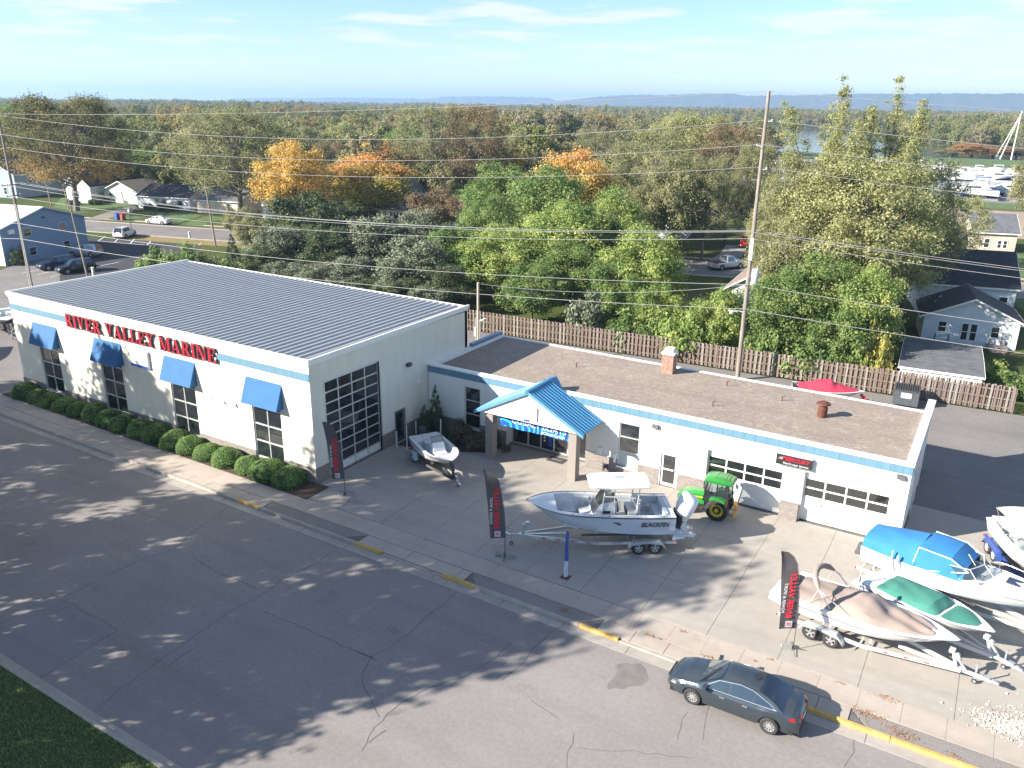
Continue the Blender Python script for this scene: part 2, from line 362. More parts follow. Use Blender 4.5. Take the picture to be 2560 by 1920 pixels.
for k in range(-52, 36): boxo('gutter_joint', TAR, (k*3.05-.015, -4.45, -.0853, k*3.05+.015, -3.93, -.0815), kerb)
fk = MB().box(-160, -18.32, -.16, 110, -17.86, -.075).build('far_kerb', CURB); fk['kind'] = 'structure'
MB().box(-160, -18.32, -.075, 110, -18.17, .03).build('kerb_top', CURB, fk)
# --- sidewalk slabs, strip of grit between kerb and slabs, concrete forecourt in panels
walk = MB().box(-160, -3.74, -.16, 110, -1.62, -.03).build('sidewalk', TAR); walk['kind'] = 'structure'
slab = MB().box(0, 0, -.03, 1.478, 1.225, .012).mesh('slab', CONC2)
for k in range(-60, 26):
    x = 13.6+1.487*k-.02
    link('slab', slab, walk, (x, -2.87+random.uniform(-.006, .006), random.uniform(-.006, .004)))
for a, b, typ in ((-90, -2.4, 1), (-2.4, -.5, 1), (-.5, 6.4, 0), (6.4, 12.85, 1), (12.85, 19.74, 0), (19.74, 29.8, 1), (29.8, 60, 0)):
    if typ:
        x = a
        while x < b-.01:
            e = min(b, x+1.487); boxo('apron_slab', CONC2, (x+.012, -3.735, -.03, e-.012, -2.9, .004 if a < 6 else random.uniform(-.004, .004)), walk); x = e
    else:
        p0 = .7 if a > 0 else .3
        MB().prism([(a, -2.9), (a+p0, -3.735), (b-.9 if b < 50 else b, -3.735), (b, -2.9)], -.03, .0, 'z').build('grit_strip', GRIT, walk)
fore = MB().box(-.3, -1.62, -.16, 60, 11.6, -.03).build('forecourt', TAR); fore['kind'] = 'structure'
xs = [0.05, 3.05, 6.05, 9.0, 11.95, 14.9, 17.85, 20.8, 23.8, 26.75, 29.8, 33.1, 36.6, 41, 47, 55]
ys = [-1.605, 1.6, 4.75, 6.5, 10.72]
for i in range(len(xs)-1):
    for j in range(len(ys)-1):
        boxo('concrete_panel', CONC, (xs[i]+.008, ys[j]+.008, -.03, xs[i+1]-.008, ys[j+1]-.008, random.uniform(-.0025, .0025)), fore)
boxo('concrete_panel', CONC, (6.2, 10.73, -.03, 12.0, 11.55, .001), fore)
boxo('concrete_panel', CONC, (29.8, 10.73, -.03, 55, 16.2, -.004), fore)
# planting bed in the inner corner
bed = MB().prism([(.3, 6.9), (3.2, 7.6), (4.9, 8.6), (6.1, 9.2), (6.15, 10.75), (.3, 10.75)], -.02, .045, 'z').build('planting_bed', mat('bark_mulch', (.06, .042, .03), .95, var=.35, scale=9, bump=.6)); bed['kind'] = 'structure'
# narrow bed under the clipped hedge, paler concrete beside it
hb = MB().box(-30.2, -1.75, -.1, .9, 0.05, .035).build('hedge_bed', mat('bark_mulch2', (.075, .052, .036), .95, var=.35, scale=9, bump=.6)); hb['kind'] = 'structure'
# --- asphalt lots
sheet('side_lot', [(-64, -3.72), (-30.2, -3.72), (-30.2, 19), (-62, 19)], -.03, ASPH2)
sheet('rear_lot', [(-14, 11.6), (120, 11.6), (120, 36.6), (34.5, 35.9), (-14, 32.7)], -.028, ASPH2)
sheet('side_street', [(-78, -300), (-64, -300), (-58, 30), (-66, 42), (-86, 36), (-76, 20)], -.104, ASPH2)
# --- back street and its pavements (runs 13.8 degrees off the front street)
def bs(x, o): return (x-o*.238, 55.25+.245*(x+73.3)+o*.971)
def strip(name, x0, x1, o0, o1, z, m): return sheet(name, [bs(x0, o0), bs(x1, o0), bs(x1, o1), bs(x0, o1)], z, m)
strip('back_street', -240, 260, 0, 9.6, -.100, ASPH2)
bk = MB()
for o0, o1 in ((-.35, 0), (9.6, 9.95)):
    a, b, c, d = bs(-240, o0), bs(260, o0), bs(260, o1), bs(-240, o1); bk.prism([a, b, c, d], -.12, .0, 'z')
bk = bk.build('back_kerb', CURB); bk['kind'] = 'structure'
strip('back_sidewalk', -240, 260, 12.2, 13.6, -.096, CONC2)
strip('verge', -88.5, -40, -4.2, -.36, -.108, mat('dry_grass', (.19, .15, .06), .95, var=.3, scale=2, coords='World'))
LAWN = mat('lawn', (.07, .118, .032), .95, var=.35, scale=.9, coords='World', bump=.5, bscale=20)
DRIVE = speckle('driveway', (.26, .24, .215), (.2, .185, .17), (.31, .29, .265), 12, 1.5, patch=.15)
def lawn(pts): return sheet('lawn', [(on_z(u, v, -.1).x, on_z(u, v, -.1).y) for u, v in pts], -.094, LAWN)
Z5 = lambda x, y: (x*.36166, 200+y*.36166)
lawn([Z5(370, 880), Z5(540, 918), Z5(905, 880), Z5(960, 840), Z5(700, 800), Z5(420, 815)])
lawn([Z5(705, 955), Z5(905, 985), Z5(1020, 940), Z5(940, 925), Z5(760, 940)])
lawn([Z5(1020, 945), Z5(1240, 985), Z5(1395, 938), Z5(1240, 905), Z5(1100, 915)])
lawn([Z5(1245, 1000), Z5(1400, 1008), Z5(1440, 990), Z5(1330, 972)])
lawn([Z5(1340, 968), Z5(1470, 978), Z5(1570, 955), Z5(1440, 938)])
sheet('driveway', [tuple(on_z(*Z5(x, y), -.1))[:2] for x, y in ((590, 965), (705, 968), (960, 895), (930, 868), (780, 900))], -.092, DRIVE)
sheet('parking_lot', [(-97, 42), (-62.5, 22), (-58, 28), (-66.5, 42), (-72, 49.5), (-88, 47.5)], -.096, ASPHD)
sheet('dry_lawn', [(-64.5, 27), (-56, 22), (-40, 22), (-58, 44), (-66.3, 37)], -.094, MATS['dry_grass'])
WHITE_LINE = mat('line_paint', (.62, .62, .6), .8, var=.15)
PK = MB()
HL = lambda x, y: (x*.19293, 380+y*.19293)
for a, b in ((HL(290, 1570), HL(545, 1518)), (HL(470, 1592), HL(640, 1552)), (HL(650, 1616), HL(785, 1585)), (HL(1205, 1492), HL(1540, 1428)),
             (Z5(678, 1112), Z5(728, 1080)), (Z5(790, 1122), Z5(815, 1100)), (Z5(898, 1132), Z5(930, 1098)), (Z5(1016, 1142), Z5(1042, 1114)), (Z5(1375, 1140), Z5(1390, 1128)), (Z5(680, 1112), Z5(1000, 1140))):
    p, q = on_z(*a, -.09), on_z(*b, -.09); d = (q-p).normalized(); n = Vector((-d.y, d.x, 0))*.075; PK.quadface(p+n, p-n, q-n, q+n)
PK = PK.build('parking_lines', WHITE_LINE); PK['kind'] = 'structure'
# right-hand background: street lawns, landing road, dirt lot, marina shore
sheet('lawn', [bs(33, -14), bs(120, -14), bs(120, -.4), bs(33.2, -.4)], -.094, LAWN)
sheet('lawn', [bs(22, 14), bs(140, 14), bs(140, 40), bs(26, 34)], -.093, LAWN)
PZ = lambda x, y: (1700+x*.24111, 500+y*.24111)
sheet('driveway', [tuple(on_z(*PZ(x, y), -.1))[:2] for x, y in ((300, 625), (560, 670), (640, 585), (800, 480), (480, 465), (410, 560))], -.090, speckle('pale_concrete', (.33, .32, .30), (.28, .27, .26), (.37, .36, .34), 10, 1.5, patch=.12))
sheet('landing_road', [(-40, 136), (60, 136), (140, 150), (140, 186), (60, 184), (-40, 176)], -.092, speckle('dirt_lot', (.33, .27, .215), (.27, .22, .175), (.38, .31, .25), 3, .4, patch=.1, pscale=.05))
sheet('shore_lawn', [(-60, 184.2), (140, 186.2), (140, 201), (-60, 199)], -.088, LAWN)
sheet('quay', [(-60, 199.1), (140, 201.1), (140, 205), (-60, 203)], -.084, DRIVE)
sheet('far_bank', [(-160, 316), (140, 316), (140, 352), (-160, 352)], -.05, mat('riprap', (.24, .215, .185), .95, var=.5, scale=.5, coords='World', bump=.8, bscale=2))
sheet('island_lawn', [(-60, 345), (140, 345), (140, 415), (-60, 415)], -.04, LAWN)
def watermat():
    m = bpy.data.materials.new('water'); m.use_nodes = True; t = m.node_tree; b = t.nodes['Principled BSDF']
    b.inputs['Base Color'].default_value = (.035, .06, .085, 1); b.inputs['Roughness'].default_value = .12
    pos = N(t, 'ShaderNodeNewGeometry').outputs['Position']; n = N(t, 'ShaderNodeTexNoise'); n.inputs['Scale'].default_value = .6; n.inputs['Detail'].default_value = 4; t.links.new(pos, n.inputs['Vector'])
    bp = N(t, 'ShaderNodeBump'); bp.inputs['Strength'].default_value = .25; bp.inputs['Distance'].default_value = .2; t.links.new(n.outputs[0], bp.inputs['Height']); t.links.new(bp.outputs[0], b.inputs['Normal'])
    return m
WATER = watermat()
sheet('marina_water', [(-120, 201.5), (-60, 203.2), (140, 205.2), (140, 318), (-160, 318)], -.07, WATER)
sheet('river', [(-110, 400), (140, 413), (140, 470), (-20, 475), (-60, 600), (-90, 900), (-330, 900), (-190, 640), (-130, 480)], -.03, WATER)
# ---- turf across the street: real blades where the picture sees it
tl = sheet('turf', [(-160, -60), (110, -60), (110, -18.33), (-160, -18.33)], -.02, mat('turf_soil', (.045, .06, .018), .95, var=.4, scale=5, coords='World'))
rg = np.random.default_rng(5); n = 34000
bx = rg.uniform(-4, 13, n); by = -18.3-rg.random(n)**1.3*6.5; keep = (by > -18.35-(bx+5)*.62*0-6.5); bx, by = bx[keep], by[keep]; n = len(bx)
ang = rg.uniform(0, 2*pi, n); hh = rg.uniform(.05, .115, n); wd = rg.uniform(.010, .02, n); le = rg.uniform(-.05, .05, (n, 2))
V = np.zeros((n, 3, 3)); V[:, 0] = np.c_[bx+np.cos(ang)*wd, by+np.sin(ang)*wd, np.full(n, -.02)]; V[:, 1] = np.c_[bx-np.cos(ang)*wd, by-np.sin(ang)*wd, np.full(n, -.02)]; V[:, 2] = np.c_[bx+le[:, 0], by+le[:, 1], -.02+hh]
def tri_mesh(name, V, k, m, tint=None):
    n = len(V); me = bpy.data.meshes.new(name); me.vertices.add(n*k); me.vertices.foreach_set('co', V.reshape(-1).astype(np.float32))
    me.loops.add(n*k); me.loops.foreach_set('vertex_index', np.arange(n*k, dtype=np.int32)); me.polygons.add(n); me.polygons.foreach_set('loop_start', np.arange(0, n*k, k, dtype=np.int32))
    if tint is not None:
        at = me.attributes.new('tint', 'FLOAT', 'FACE'); at.data.foreach_set('value', np.clip(tint, 0, 1).astype(np.float32))
    me.update(calc_edges=True); me.materials.append(m); return me
go = link('grass', tri_mesh('grass', V, 3, leafmat('grass_blade', [(.05, .10, .015), (.09, .17, .025), (.15, .21, .05)], .4), rg.random(n)))
tag(go, 'mown green grass in the corner across the street', 'grass', kind='stuff')
# white landscaping stones at the edge of the forecourt, fallen leaves in the gutters
def scatter(name, label, cat, spots, n, size, m, z=.0, flat=.5, seed=1):
    r = np.random.default_rng(seed); Vs = []
    for (x, y, rx, ry) in spots:
        k = int(n*rx*ry/sum(s[2]*s[3] for s in spots)); px = x+r.normal(0, .5, k)*rx; py = y+r.normal(0, .5, k)*ry; s = r.uniform(.5, 1.2, k)*size
        for a in range(k):
            c = np.array([px[a], py[a], z+s[a]*flat*.4]); q = r.normal(0, 1, (4, 3)); q /= np.linalg.norm(q, axis=1)[:, None]; q *= s[a]*np.array([1, 1, flat]); q = q+c
            Vs += [q[[0, 1, 2]], q[[0, 2, 3]], q[[0, 3, 1]], q[[1, 3, 2]]]
    o = link(name, tri_mesh(name, np.array(Vs), 3, m, r.random(len(Vs)))); tag(o, label, cat, kind='stuff'); return o
scatter('white_gravel', 'patch of white landscaping stones by the sidewalk at the right edge', 'gravel', [(35.3, -.75, 1.5, .8), (36.6, -.5, 1.6, 1.1), (34.4, -1.2, .8, .35)], 2400, .065, mat('white_stone', (.62, .57, .48), .9, var=.25, scale=3), z=.012)
LITTER = mat('leaf_litter', (.30, .15, .065), .9, var=.4, scale=6)
scatter('fallen_leaves', 'brown fallen leaves drifted along the kerb and sidewalk', 'leaves', [(30.35, -2.95, .55, .28), (31.6, -3.35, .55, .3), (30.8, -1.72, .6, .16), (18.0, -3.25, .35, .18), (21.9, -2.9, .5, .1), (22.9, -1.9, .25, .1), (24.3, -2.9, .4, .08), (26.5, -1.75, .2, .08), (35.7, -.95, .5, .3), (29.2, -1.7, .25, .08), (33.2, -3.5, .3, .12), (26.0, -2.2, .12, .06)], 700, .05, LITTER, z=.012, flat=.3, seed=4)
# ================================================================== MAIN BUILDINGS
STUCCO = mat('stucco_cream', (.70, .665, .575), .9, var=.055, scale=1.6, stretch=(1, 1, .25), bump=.25, bscale=60)
STUCCO_G = mat('stucco_white', (.72, .705, .665), .9, var=.055, scale=1.6, stretch=(1, 1, .25), bump=.25, bscale=60)
BAND = mat('band_blue', (.115, .225, .31), .45, var=.09, scale=.6, stretch=(6, 1, .3))
TRIM = mat('trim_white', (.78, .78, .76), .45, var=.05)
STONE = brickmat('split_face_block', (.20, .175, .162), (.29, .26, .24), (.19, .17, .16), 1.0, .21, .105)
BRICK = brickmat('grey_brick', (.165, .135, .122), (.23, .19, .172), (.30, .275, .255), 1.0, .2, .075)
ROOFM = mat('roof_metal', (.33, .345, .36), .5, .3, var=.07, scale=1.2)
RGRAV = speckle('roof_gravel', (.30, .252, .215), (.12, .10, .088), (.50, .43, .37), 6, 2, rough=.95, bump=.6, patch=.15, pscale=.25)
AWN = mat('awning_canvas', (.010, .10, .26), .75, var=.10, scale=1.5, bump=.1)
BLUEM = mat('blue_metal_roof', (.062, .24, .43), .35, .25, var=.06)
ALU = mat('aluminium', (.60, .61, .61), .4, .5, var=.06)
DOORW = mat('door_panel_white', (.70, .70, .67), .5, var=.04)
FLOORI = mat('inside_floor', (.16, .15, .14), .5, var=.1)
GLS = glass('window_glass', (.025, .032, .038), .38)
GLD = glass('window_glass_dark', (.018, .022, .028), .15)
RED = mat('sign_red', (.36, .012, .03), .4, var=.05)
BLACK = mat('black_plastic', (.02, .02, .022), .5, var=.1)
DGREY = mat('dark_grey', (.07, .07, .075), .6, var=.15)
def wall_xz(x0, x1, z0, z1, y0, y1, holes, name, m, parent, axis='y'):
    xs = sorted({x0, x1, *[h[0] for h in holes], *[h[1] for h in holes]}); zs = sorted({z0, z1, *[h[2] for h in holes], *[h[3] for h in holes]})
    xs = [a for a in xs if x0 <= a <= x1]; zs = [a for a in zs if z0 <= a <= z1]; b = MB()
    for i in range(len(xs)-1):
        j = 0
        while j < len(zs)-1:
            def inside(j): return any(h[0]-1e-6 <= xs[i] and xs[i+1] <= h[1]+1e-6 and h[2]-1e-6 <= zs[j] and zs[j+1] <= h[3]+1e-6 for h in holes)
            if inside(j): j += 1; continue
            k = j
            while k+1 < len(zs)-1 and not inside(k+1): k += 1
            if axis == 'y': b.box(xs[i], y0, zs[j], xs[i+1], y1, zs[k+1])
            else: b.box(y0, xs[i], zs[j], y1, xs[i+1], zs[k+1])
            j = k+1
    return b.build(name, m, parent)
def frame_grid(parent, name, us, zs, y, axis, dirn, fw, fm, gm, deep=.06, solid=(), pane='pane', outer=None):
    """a window or glazed door in the plane y (or x): frame bars along us/zs and one pane object per light"""
    b = MB(); g = y+dirn*deep
    def bx(mb, u0, u1, z0, z1, a, c):
        if axis == 'y': mb.box(u0, a, z0, u1, c, z1)
        else: mb.box(a, u0, z0, c, u1, z1)
    for i, u in enumerate(us):
        f = fw if outer is None or 0 < i < len(us)-1 else outer
        bx(b, u-f/2, u+f/2, zs[0], zs[-1], y, y+dirn*deep*2)
    for i, z in enumerate(zs):
        for k in range(len(us)-1): bx(b, us[k]+fw/2, us[k+1]-fw/2, z-fw/2, z+fw/2, y+dirn*.004, y+dirn*(deep*2-.004))
    o = b.build(name, fm, parent)
    for i in range(len(us)-1):
        for j in range(len(zs)-1):
            s = j in solid
            p = MB(); bx(p, us[i]+fw/2, us[i+1]-fw/2, zs[j]+fw/2, zs[j+1]-fw/2, g-.008, g+.008)
            p.build('panel' if s else pane, solid[j] if s else gm, o)
    return o
# ------------------------------------------------------------ showroom
show = empty('showroom_building', 'tall cream showroom with ribbed metal roof and four blue awnings', 'building', (0, 0, 0))
H1 = 7.42
WIN = [(-27.15, -24.77), (-19.78, -17.40), (-12.40, -10.02), (-4.92, -2.52)]
wall_xz(-30.1, 0, 0, H1, 0, .3, [(a, b, .55, 4.55) for a, b in WIN], 'front_wall', STUCCO, show)
wall_xz(.3, 15.5, 0, H1, -.3, 0, [(1.12, 5.86, 0, 5.95), (7.2, 8.2, 0, 2.12)], 'side_wall', STUCCO, show, axis='x')
wall_xz(-30.1, -.0, 0, H1-.1, 15.2, 15.5, [], 'rear_wall', STUCCO, show)
wall_xz(.3, 15.2, 0, H1, -30.1, -29.8, [(3.5, 8.2, 0, 5.2)], 'far_wall', STUCCO, show, axis='x')
boxo('floor', FLOORI, (-29.8, .3, -.05, -.3, 15.2, .02), show)
# split-face base course, butted between the windows
pb = MB()
edges = [-30.14]+[e for w_ in WIN for e in w_]+[.04]
for i in range(0, len(edges), 2): boxo('stone_base', STONE, (edges[i], -.045, 0, edges[i+1], 0, .95), show)
for a, b in WIN: boxo('stone_base', STONE, (a, -.045, 0, b, 0, .46), show)
for a, b in ((0.0, 1.12), (5.86, 7.2), (8.2, 10.74)): boxo('stone_base', STONE, (0, a, 0, .045, b, .95), show)
bb = MB(); x = -30.1
while x < 0:
    e = min(0, x+.61)
    if not (x > -23.1 and e < -7.2): boxo('band_panel', BAND, (x+.004, -.03, 6.24, e-.004, 0, 6.69), show)
    x = e
fs = MB(); fs.box(-30.22, -.12, 7.33, .12, .0, 7.56); fs.box(-30.16, -.06, 7.19, .06, 0, 7.33); fs.box(0, .0, 7.33, .12, 15.62, 7.56); fs.box(0, .0, 7.19, .06, 15.56, 7.33)
fs.box(-30.22, 0, 7.33, -30.1, 15.62, 7.56); fs.box(-30.1, 15.5, 7.2, 0, 15.62, 7.46)
fs.build('fascia', TRIM, show)
roof = MB().prism([(.0, 7.40), (.0, 7.30), (15.5, 7.10), (15.5, 7.32)], -30.1, 0, 'x').build('roof', ROOFM, show)
rib = MB(); rib.prism([(-.165, 0), (.165, 0), (.095, .125), (-.095, .125)], 0, 15.5, 'y'); rib = rib.mesh('roof_rib', ROOFM)
for k in range(54):
    o = link('roof_rib', rib, roof, (-29.82+.5555*k, .02, 7.398)); o.rotation_euler = (-.0052, 0, 0)
for (a, b) in WIN:
    us = [a+.04, (a+b)/2, b-.04]; zs = [.60, 1.66, 2.74, 3.82, 4.50]
    wn = frame_grid(show, 'window', us, zs, .07, 'y', 1, .075, ALU, GLS, .045)
    boxo('sill', TRIM, (a-.05, -.09, .47, b+.05, .065, .55), wn)
    x0, x1 = (a+b)/2-1.475, (a+b)/2+1.475
    aw = MB(); T, Bt = 5.65, 4.16
    aw.quadface((x0, -.002, T), (x0, -.57, Bt), (x1, -.57, Bt), (x1, -.002, T)); aw.quadface((x0, -.002, T), (x0, -.002, Bt), (x0, -.57, Bt)); aw.quadface((x1, -.002, T), (x1, -.57, Bt), (x1, -.002, Bt))
    aw.build('awning', AWN, show)
# channel letters
def glyphs():
    st = .20
    def serif(x0, x1, z): return [(x0, z), (x1, z), (x1, z+.065), (x0, z+.065)]
    stem = lambda a, b, z0=0, z1=1: [(a, z0), (b, z0), (b, z1), (a, z1)]
    G = {}
    G['I'] = (.42, [stem(.11, .31), serif(0, .42, 0), serif(0, .42, .935)])
    G['E'] = (.76, [stem(.10, .30), serif(0, .7, 0), serif(0, .68, .935), [(.62, .065), (.72, 0), (.76, .30), (.72, .30)], [(.6, .935), (.68, 1), (.70, .70), (.66, .70)], [(.30, .48), (.5, .48), (.5, .54), (.30, .54)], [(.47, .38), (.53, .38), (.53, .66), (.47, .66)]])
    G['L'] = (.72, [stem(.10, .30), serif(0, .66, 0), serif(0, .42, .935), [(.58, .065), (.68, 0), (.73, .34), (.69, .34)]])
    G['V'] = (.84, [[(.06, 1), (.29, 1), (.52, 0), (.40, 0)][::-1], [(.62, 1), (.71, 1), (.49, 0), (.43, 0)][::-1], serif(0, .38, .935), serif(.52, .84, .935)])
    G['Y'] = (.80, [[(.05, 1), (.28, 1), (.50, .44), (.31, .44)][::-1], [(.60, 1), (.69, 1), (.47, .44), (.40, .44)][::-1], stem(.31, .50, 0, .46), serif(.2, .61, 0), serif(0, .38, .935), serif(.5, .8, .935)])
    G['A'] = (.86, [[(.36, 1), (.45, 1), (.17, 0), (.09, 0)][::-1], [(.36, 1), (.50, 1), (.80, 0), (.57, 0)][::-1], [(.2, .28), (.62, .28), (.6, .345), (.22, .345)], serif(0, .27, 0), serif(.5, .86, 0)])
    G['M'] = (1.10, [stem(.09, .16), stem(.80, 1.0), [(.06, 1), (.30, 1), (.58, 0), (.46, 0)][::-1], [(.80, 1), (.86, 1), (.55, 0), (.49, 0)][::-1], serif(0, .26, 0), serif(.7, 1.10, 0), serif(0, .3, .935), serif(.78, 1.10, .935)])
    G['N'] = (.92, [stem(.10, .17), stem(.74, .81), [(.05, 1), (.30, 1), (.81, 0), (.66, 0)][::-1], serif(0, .28, 0), serif(0, .3, .935), serif(.63, .92, .935)])
    ring = []
    for k in range(9):
        t = pi/2-pi*k/8; ring.append((.42+.27*cos(t), .735+.265*sin(t)))
    inn = []
    for k in range(9):
        t = -pi/2+pi*k/8; inn.append((.40+.13*cos(t), .735+.205*sin(t)))
    quads = [[ring[k], inn[8-k], inn[7-k], ring[k+1]] for k in range(8)]
    G['R'] = (.84, [stem(.10, .30), serif(0, .42, 0), serif(0, .42, .935), [(.3, .935), (.42, .935), (.42, 1), (.3, 1)], [(.3, .47), (.42, .47), (.42, .53), (.3, .53)], [(.38, .5), (.60, .5), (.84, 0), (.60, 0)][::-1]]+quads)
    return G
def ccw(p): return p if sum((p[i][0]*p[(i+1) % len(p)][1]-p[(i+1) % len(p)][0]*p[i][1]) for i in range(len(p))) > 0 else p[::-1]
GL = glyphs(); GM = {}
LW, LH = 15.45, .90
txt = 'RIVER VALLEY MARINE'; adv = sum(GL[c][0]+.06 if c != ' ' else .42 for c in txt)-.06; kx = LW/adv
sign = boxo('channel_letter_sign', STUCCO, (-23.0, -.006, 6.26, -7.4, -.001, 6.66), show); sign['label'] = 'red raised serif letters RIVER VALLEY MARINE'
x = -22.93
for c in txt:
    if c == ' ': x += .42*kx; continue
    if c not in GM:
        b = MB()
        for i, p in enumerate(GL[c][1]):
            p = [(q[0]*kx, q[1]*LH) for q in ccw(p)]; d = .17+.0015*i; n = len(b.v); k = len(p)
            b.v += [(a, -d, z) for a, z in p]+[(a, -.008, z) for a, z in p]
            b.mi = 0; b.f.append(tuple(range(n, n+k))); b.m.append(0)
            for q in range(k): r_ = (q+1) % k; b.f.append((n+q, n+k+q, n+k+r_, n+r_)); b.m.append(1)
        GM[c] = b.mesh('letter', [RED, DGREY])
    link('letter', GM[c], sign, (x, 0, 6.035)); x += (GL[c][0]+.06)*kx
# box sign on the wall (white, blue foot, small crest and red name)
SWHITE = mat('sign_white', (.72, .73, .74), .4, var=.03); SBLUE = mat('sign_blue', (.02, .07, .36), .4, var=.05); SPALE = mat('sign_pale_blue', (.40, .50, .66), .5, var=.05)
sg = boxo('wall_sign', SWHITE, (-15.95, -.20, 4.45, -14.20, -.004, 5.62), show)
boxo('sign_band', SBLUE, (-15.95, -.206, 4.45, -14.20, -.2, 4.63), sg)
def swoosh(parent, cx, y, cz, s, m, fy=-1):
    b = MB(); up = [(cx-s+2*s*t, cz+s*.35*sin(pi*t)+s*.25*t) for t in np.linspace(0, 1, 9)]; lo = [(cx-s+2*s*t, cz-s*.05+s*.22*sin(pi*t)+s*.30*t) for t in np.linspace(0, 1, 9)]
    b.grid([[(p[0], y, p[1]) for p in lo], [(p[0], y, p[1]) for p in up]]); b.build('crest', m, parent)
swoosh(sg, -15.08, -.204, 5.28, .28, SPALE)
place_text('lettering', text_mesh('RIVER VALLEY', .21, .004, RED), sg, (-15.07, -.204, 5.05), (0, -1, 0))
place_text('lettering', text_mesh('POWER & SPORT', .18, .004, SPALE), sg, (-15.07, -.204, 4.80), (0, -1, 0))
for px in (-8.05, -7.0):
    lp = MB(); lp.tube([(px, -.0, 4.2), (px+.1, -.22, 4.42), (px+.22, -.45, 4.3), (px+.27, -.52, 4.0)], .025); lp.lathe([(.05, .16), (.12, 0)], (px+.28, -.53, 3.84)); lp.build('gooseneck_lamp', TRIM, show, 50)
# overhead glazed door and person door in the shaded side
ys_ = [1.16, 2.32, 3.48, 4.64, 5.82]; zs_ = [.55]+[.55+.665*k for k in range(1, 9)]
od = frame_grid(show, 'overhead_door', ys_, [.06]+zs_, -.10, 'x', -1, .075, ALU, GLS, .04, solid={0: DOORW})
MB().box(-.12, 1.02, 0, .02, 1.12, 6.05).box(-.12, 5.86, 0, .02, 5.96, 6.05).box(-.12, 1.02, 5.95, .021, 5.96, 6.05).build('door_trim', ALU, show)
pd = MB().box(-.10, 7.25, .02, -.05, 8.15, 2.07).build('side_door', DGREY, show)
boxo('pane', GLD, (-.048, 7.4, .25, -.04, 8.0, 1.9), pd); boxo('door_frame', ALU, (-.04, 7.13, 0, .03, 7.2, 2.2), pd); boxo('door_frame', ALU, (-.04, 8.2, 0, .03, 8.27, 2.2), pd); boxo('door_frame', ALU, (-.04, 7.13, 2.12, .031, 8.27, 2.2), pd)
boxo('wall_pack_light', DGREY, (.0, 8.47, 4.86, .22, 8.85, 5.08), show)
cm = MB(); cm.tube([(0, 9.35, 3.75), (.18, 9.35, 3.7)], .02); cm.lathe([(.05, 0), (.06, .2)], (.18, 9.35, 3.68), 'x', 10); cm.build('security_camera', TRIM, show, 40)
boxo('bollard', mat('bollard_white', (.6, .6, .6), .6), (.55, 6.55, 0, .62, 6.62, 1.15), show); boxo('bollard', MATS['bollard_white'], (.5, 8.62, 0, .57, 8.69, 1.15), show)
# a few shapes inside the showroom that the glass lets through
for (a, b, c_, d, h_, nm) in ((-28.6, 3, -22.5, 5.2, 1.3, 0), (-20.5, 2.2, -14.8, 4.4, 1.5, 1), (-12.9, 3, -7.0, 5.2, 1.2, 2), (-6, 2.6, -1.5, 4.6, 1.4, 3)):
    hb_ = MB(); y0, y1 = b, d; prof = []
    for t in np.linspace(0, 1, 9):
        wv = (1-t**3)*.5*(y1-y0); X = a+(c_-a)*t; cy = (y0+y1)/2
        prof.append([(X, cy-wv, h_), (X, cy-wv*.7, .55), (X, cy, .35), (X, cy+wv*.7, .55), (X, cy+wv, h_), (X, cy+wv*.7, h_-.12), (X, cy-wv*.7, h_-.12)])
    hb_.grid(prof, close=True); hb_.build('display_boat', (TRIM, SBLUE, RED, TRIM)[nm], show, 40)
# ------------------------------------------------------------ service building
YL, L2, H2 = 10.79, 29.71, 4.39
svc = empty('service_building', 'low white service building with blue stripe, gravel roof and gabled entrance', 'building', (0, 0, 0))
WA, ENT, WB, PD, G1, G2 = (2.98, 4.23, .6, 3.45), (6.25, 11.95, 0, 2.75), (14.08, 15.40, .55, 3.35), (16.78, 17.80, 0, 2.08), (19.45, 23.70, 0, 2.87), (24.72, 29.02, 0, 2.87)
wall_xz(.05, L2, 0, H2, YL, YL+.28, [WA, ENT, WB, PD, G1, G2], 'front_wall', STUCCO_G, svc)
wall_xz(YL+.28, 19.75, 0, H2, L2-.3, L2, [], 'end_wall', STUCCO_G, svc, axis='x')
wall_xz(.1, L2-.3, 0, 4.2, 19.5, 19.75, [], 'rear_wall', STUCCO_G, svc)
wall_xz(YL+.28, 19.75, 0, H2, .05, .3, [], 'party_wall', STUCCO_G, svc, axis='x')
boxo('floor', FLOORI, (.3, YL+.3, -.02, L2-.3, 19.5, .015), svc)
boxo('back_partition', FLOORI, (.3, 14.6, .015, L2-.3, 14.7, 4.1), svc)
rd = boxo('roof_deck', RGRAV, (.3, YL+.28, 4.12, L2-.3, 19.9, 4.26), svc)
cp = MB(); cp.box(.0, YL-.09, H2, L2+.06, YL+.34, 4.50); cp.box(.0, YL+.34, 4.26, .42, 19.75, 4.50); cp.box(L2-.36, YL+.34, 4.26, L2+.06, 21.9-2.1, 4.50); cp.box(.42, 19.80, 4.2, L2-.36, 19.98, 4.33); cp.build('coping', TRIM, svc)
MB().box(L2-.30, 19.80, 0, L2-.02, 21.7, 4.36).build('wing_wall', STUCCO_G, svc); MB().box(L2-.36, 19.80, 4.36, L2+.06, 21.8, 4.50).build('coping', TRIM, svc)
MB().box(.06, 15.66, 4.5, .40, 19.7, 4.72).build('coping', mat('flashing_blue', (.16, .28, .40), .4, .3), svc)
bb = MB(); x = .05
while x < L2:
    e = min(L2+.03, x+.61); boxo('band_panel', BAND, (x+.004, YL-.035, 3.93, e-.004, YL, 4.385), svc); x = e
boxo('band_panel', BAND, (L2, YL, 3.93, L2+.035, 19.7, 4.38), svc)
pb = MB()
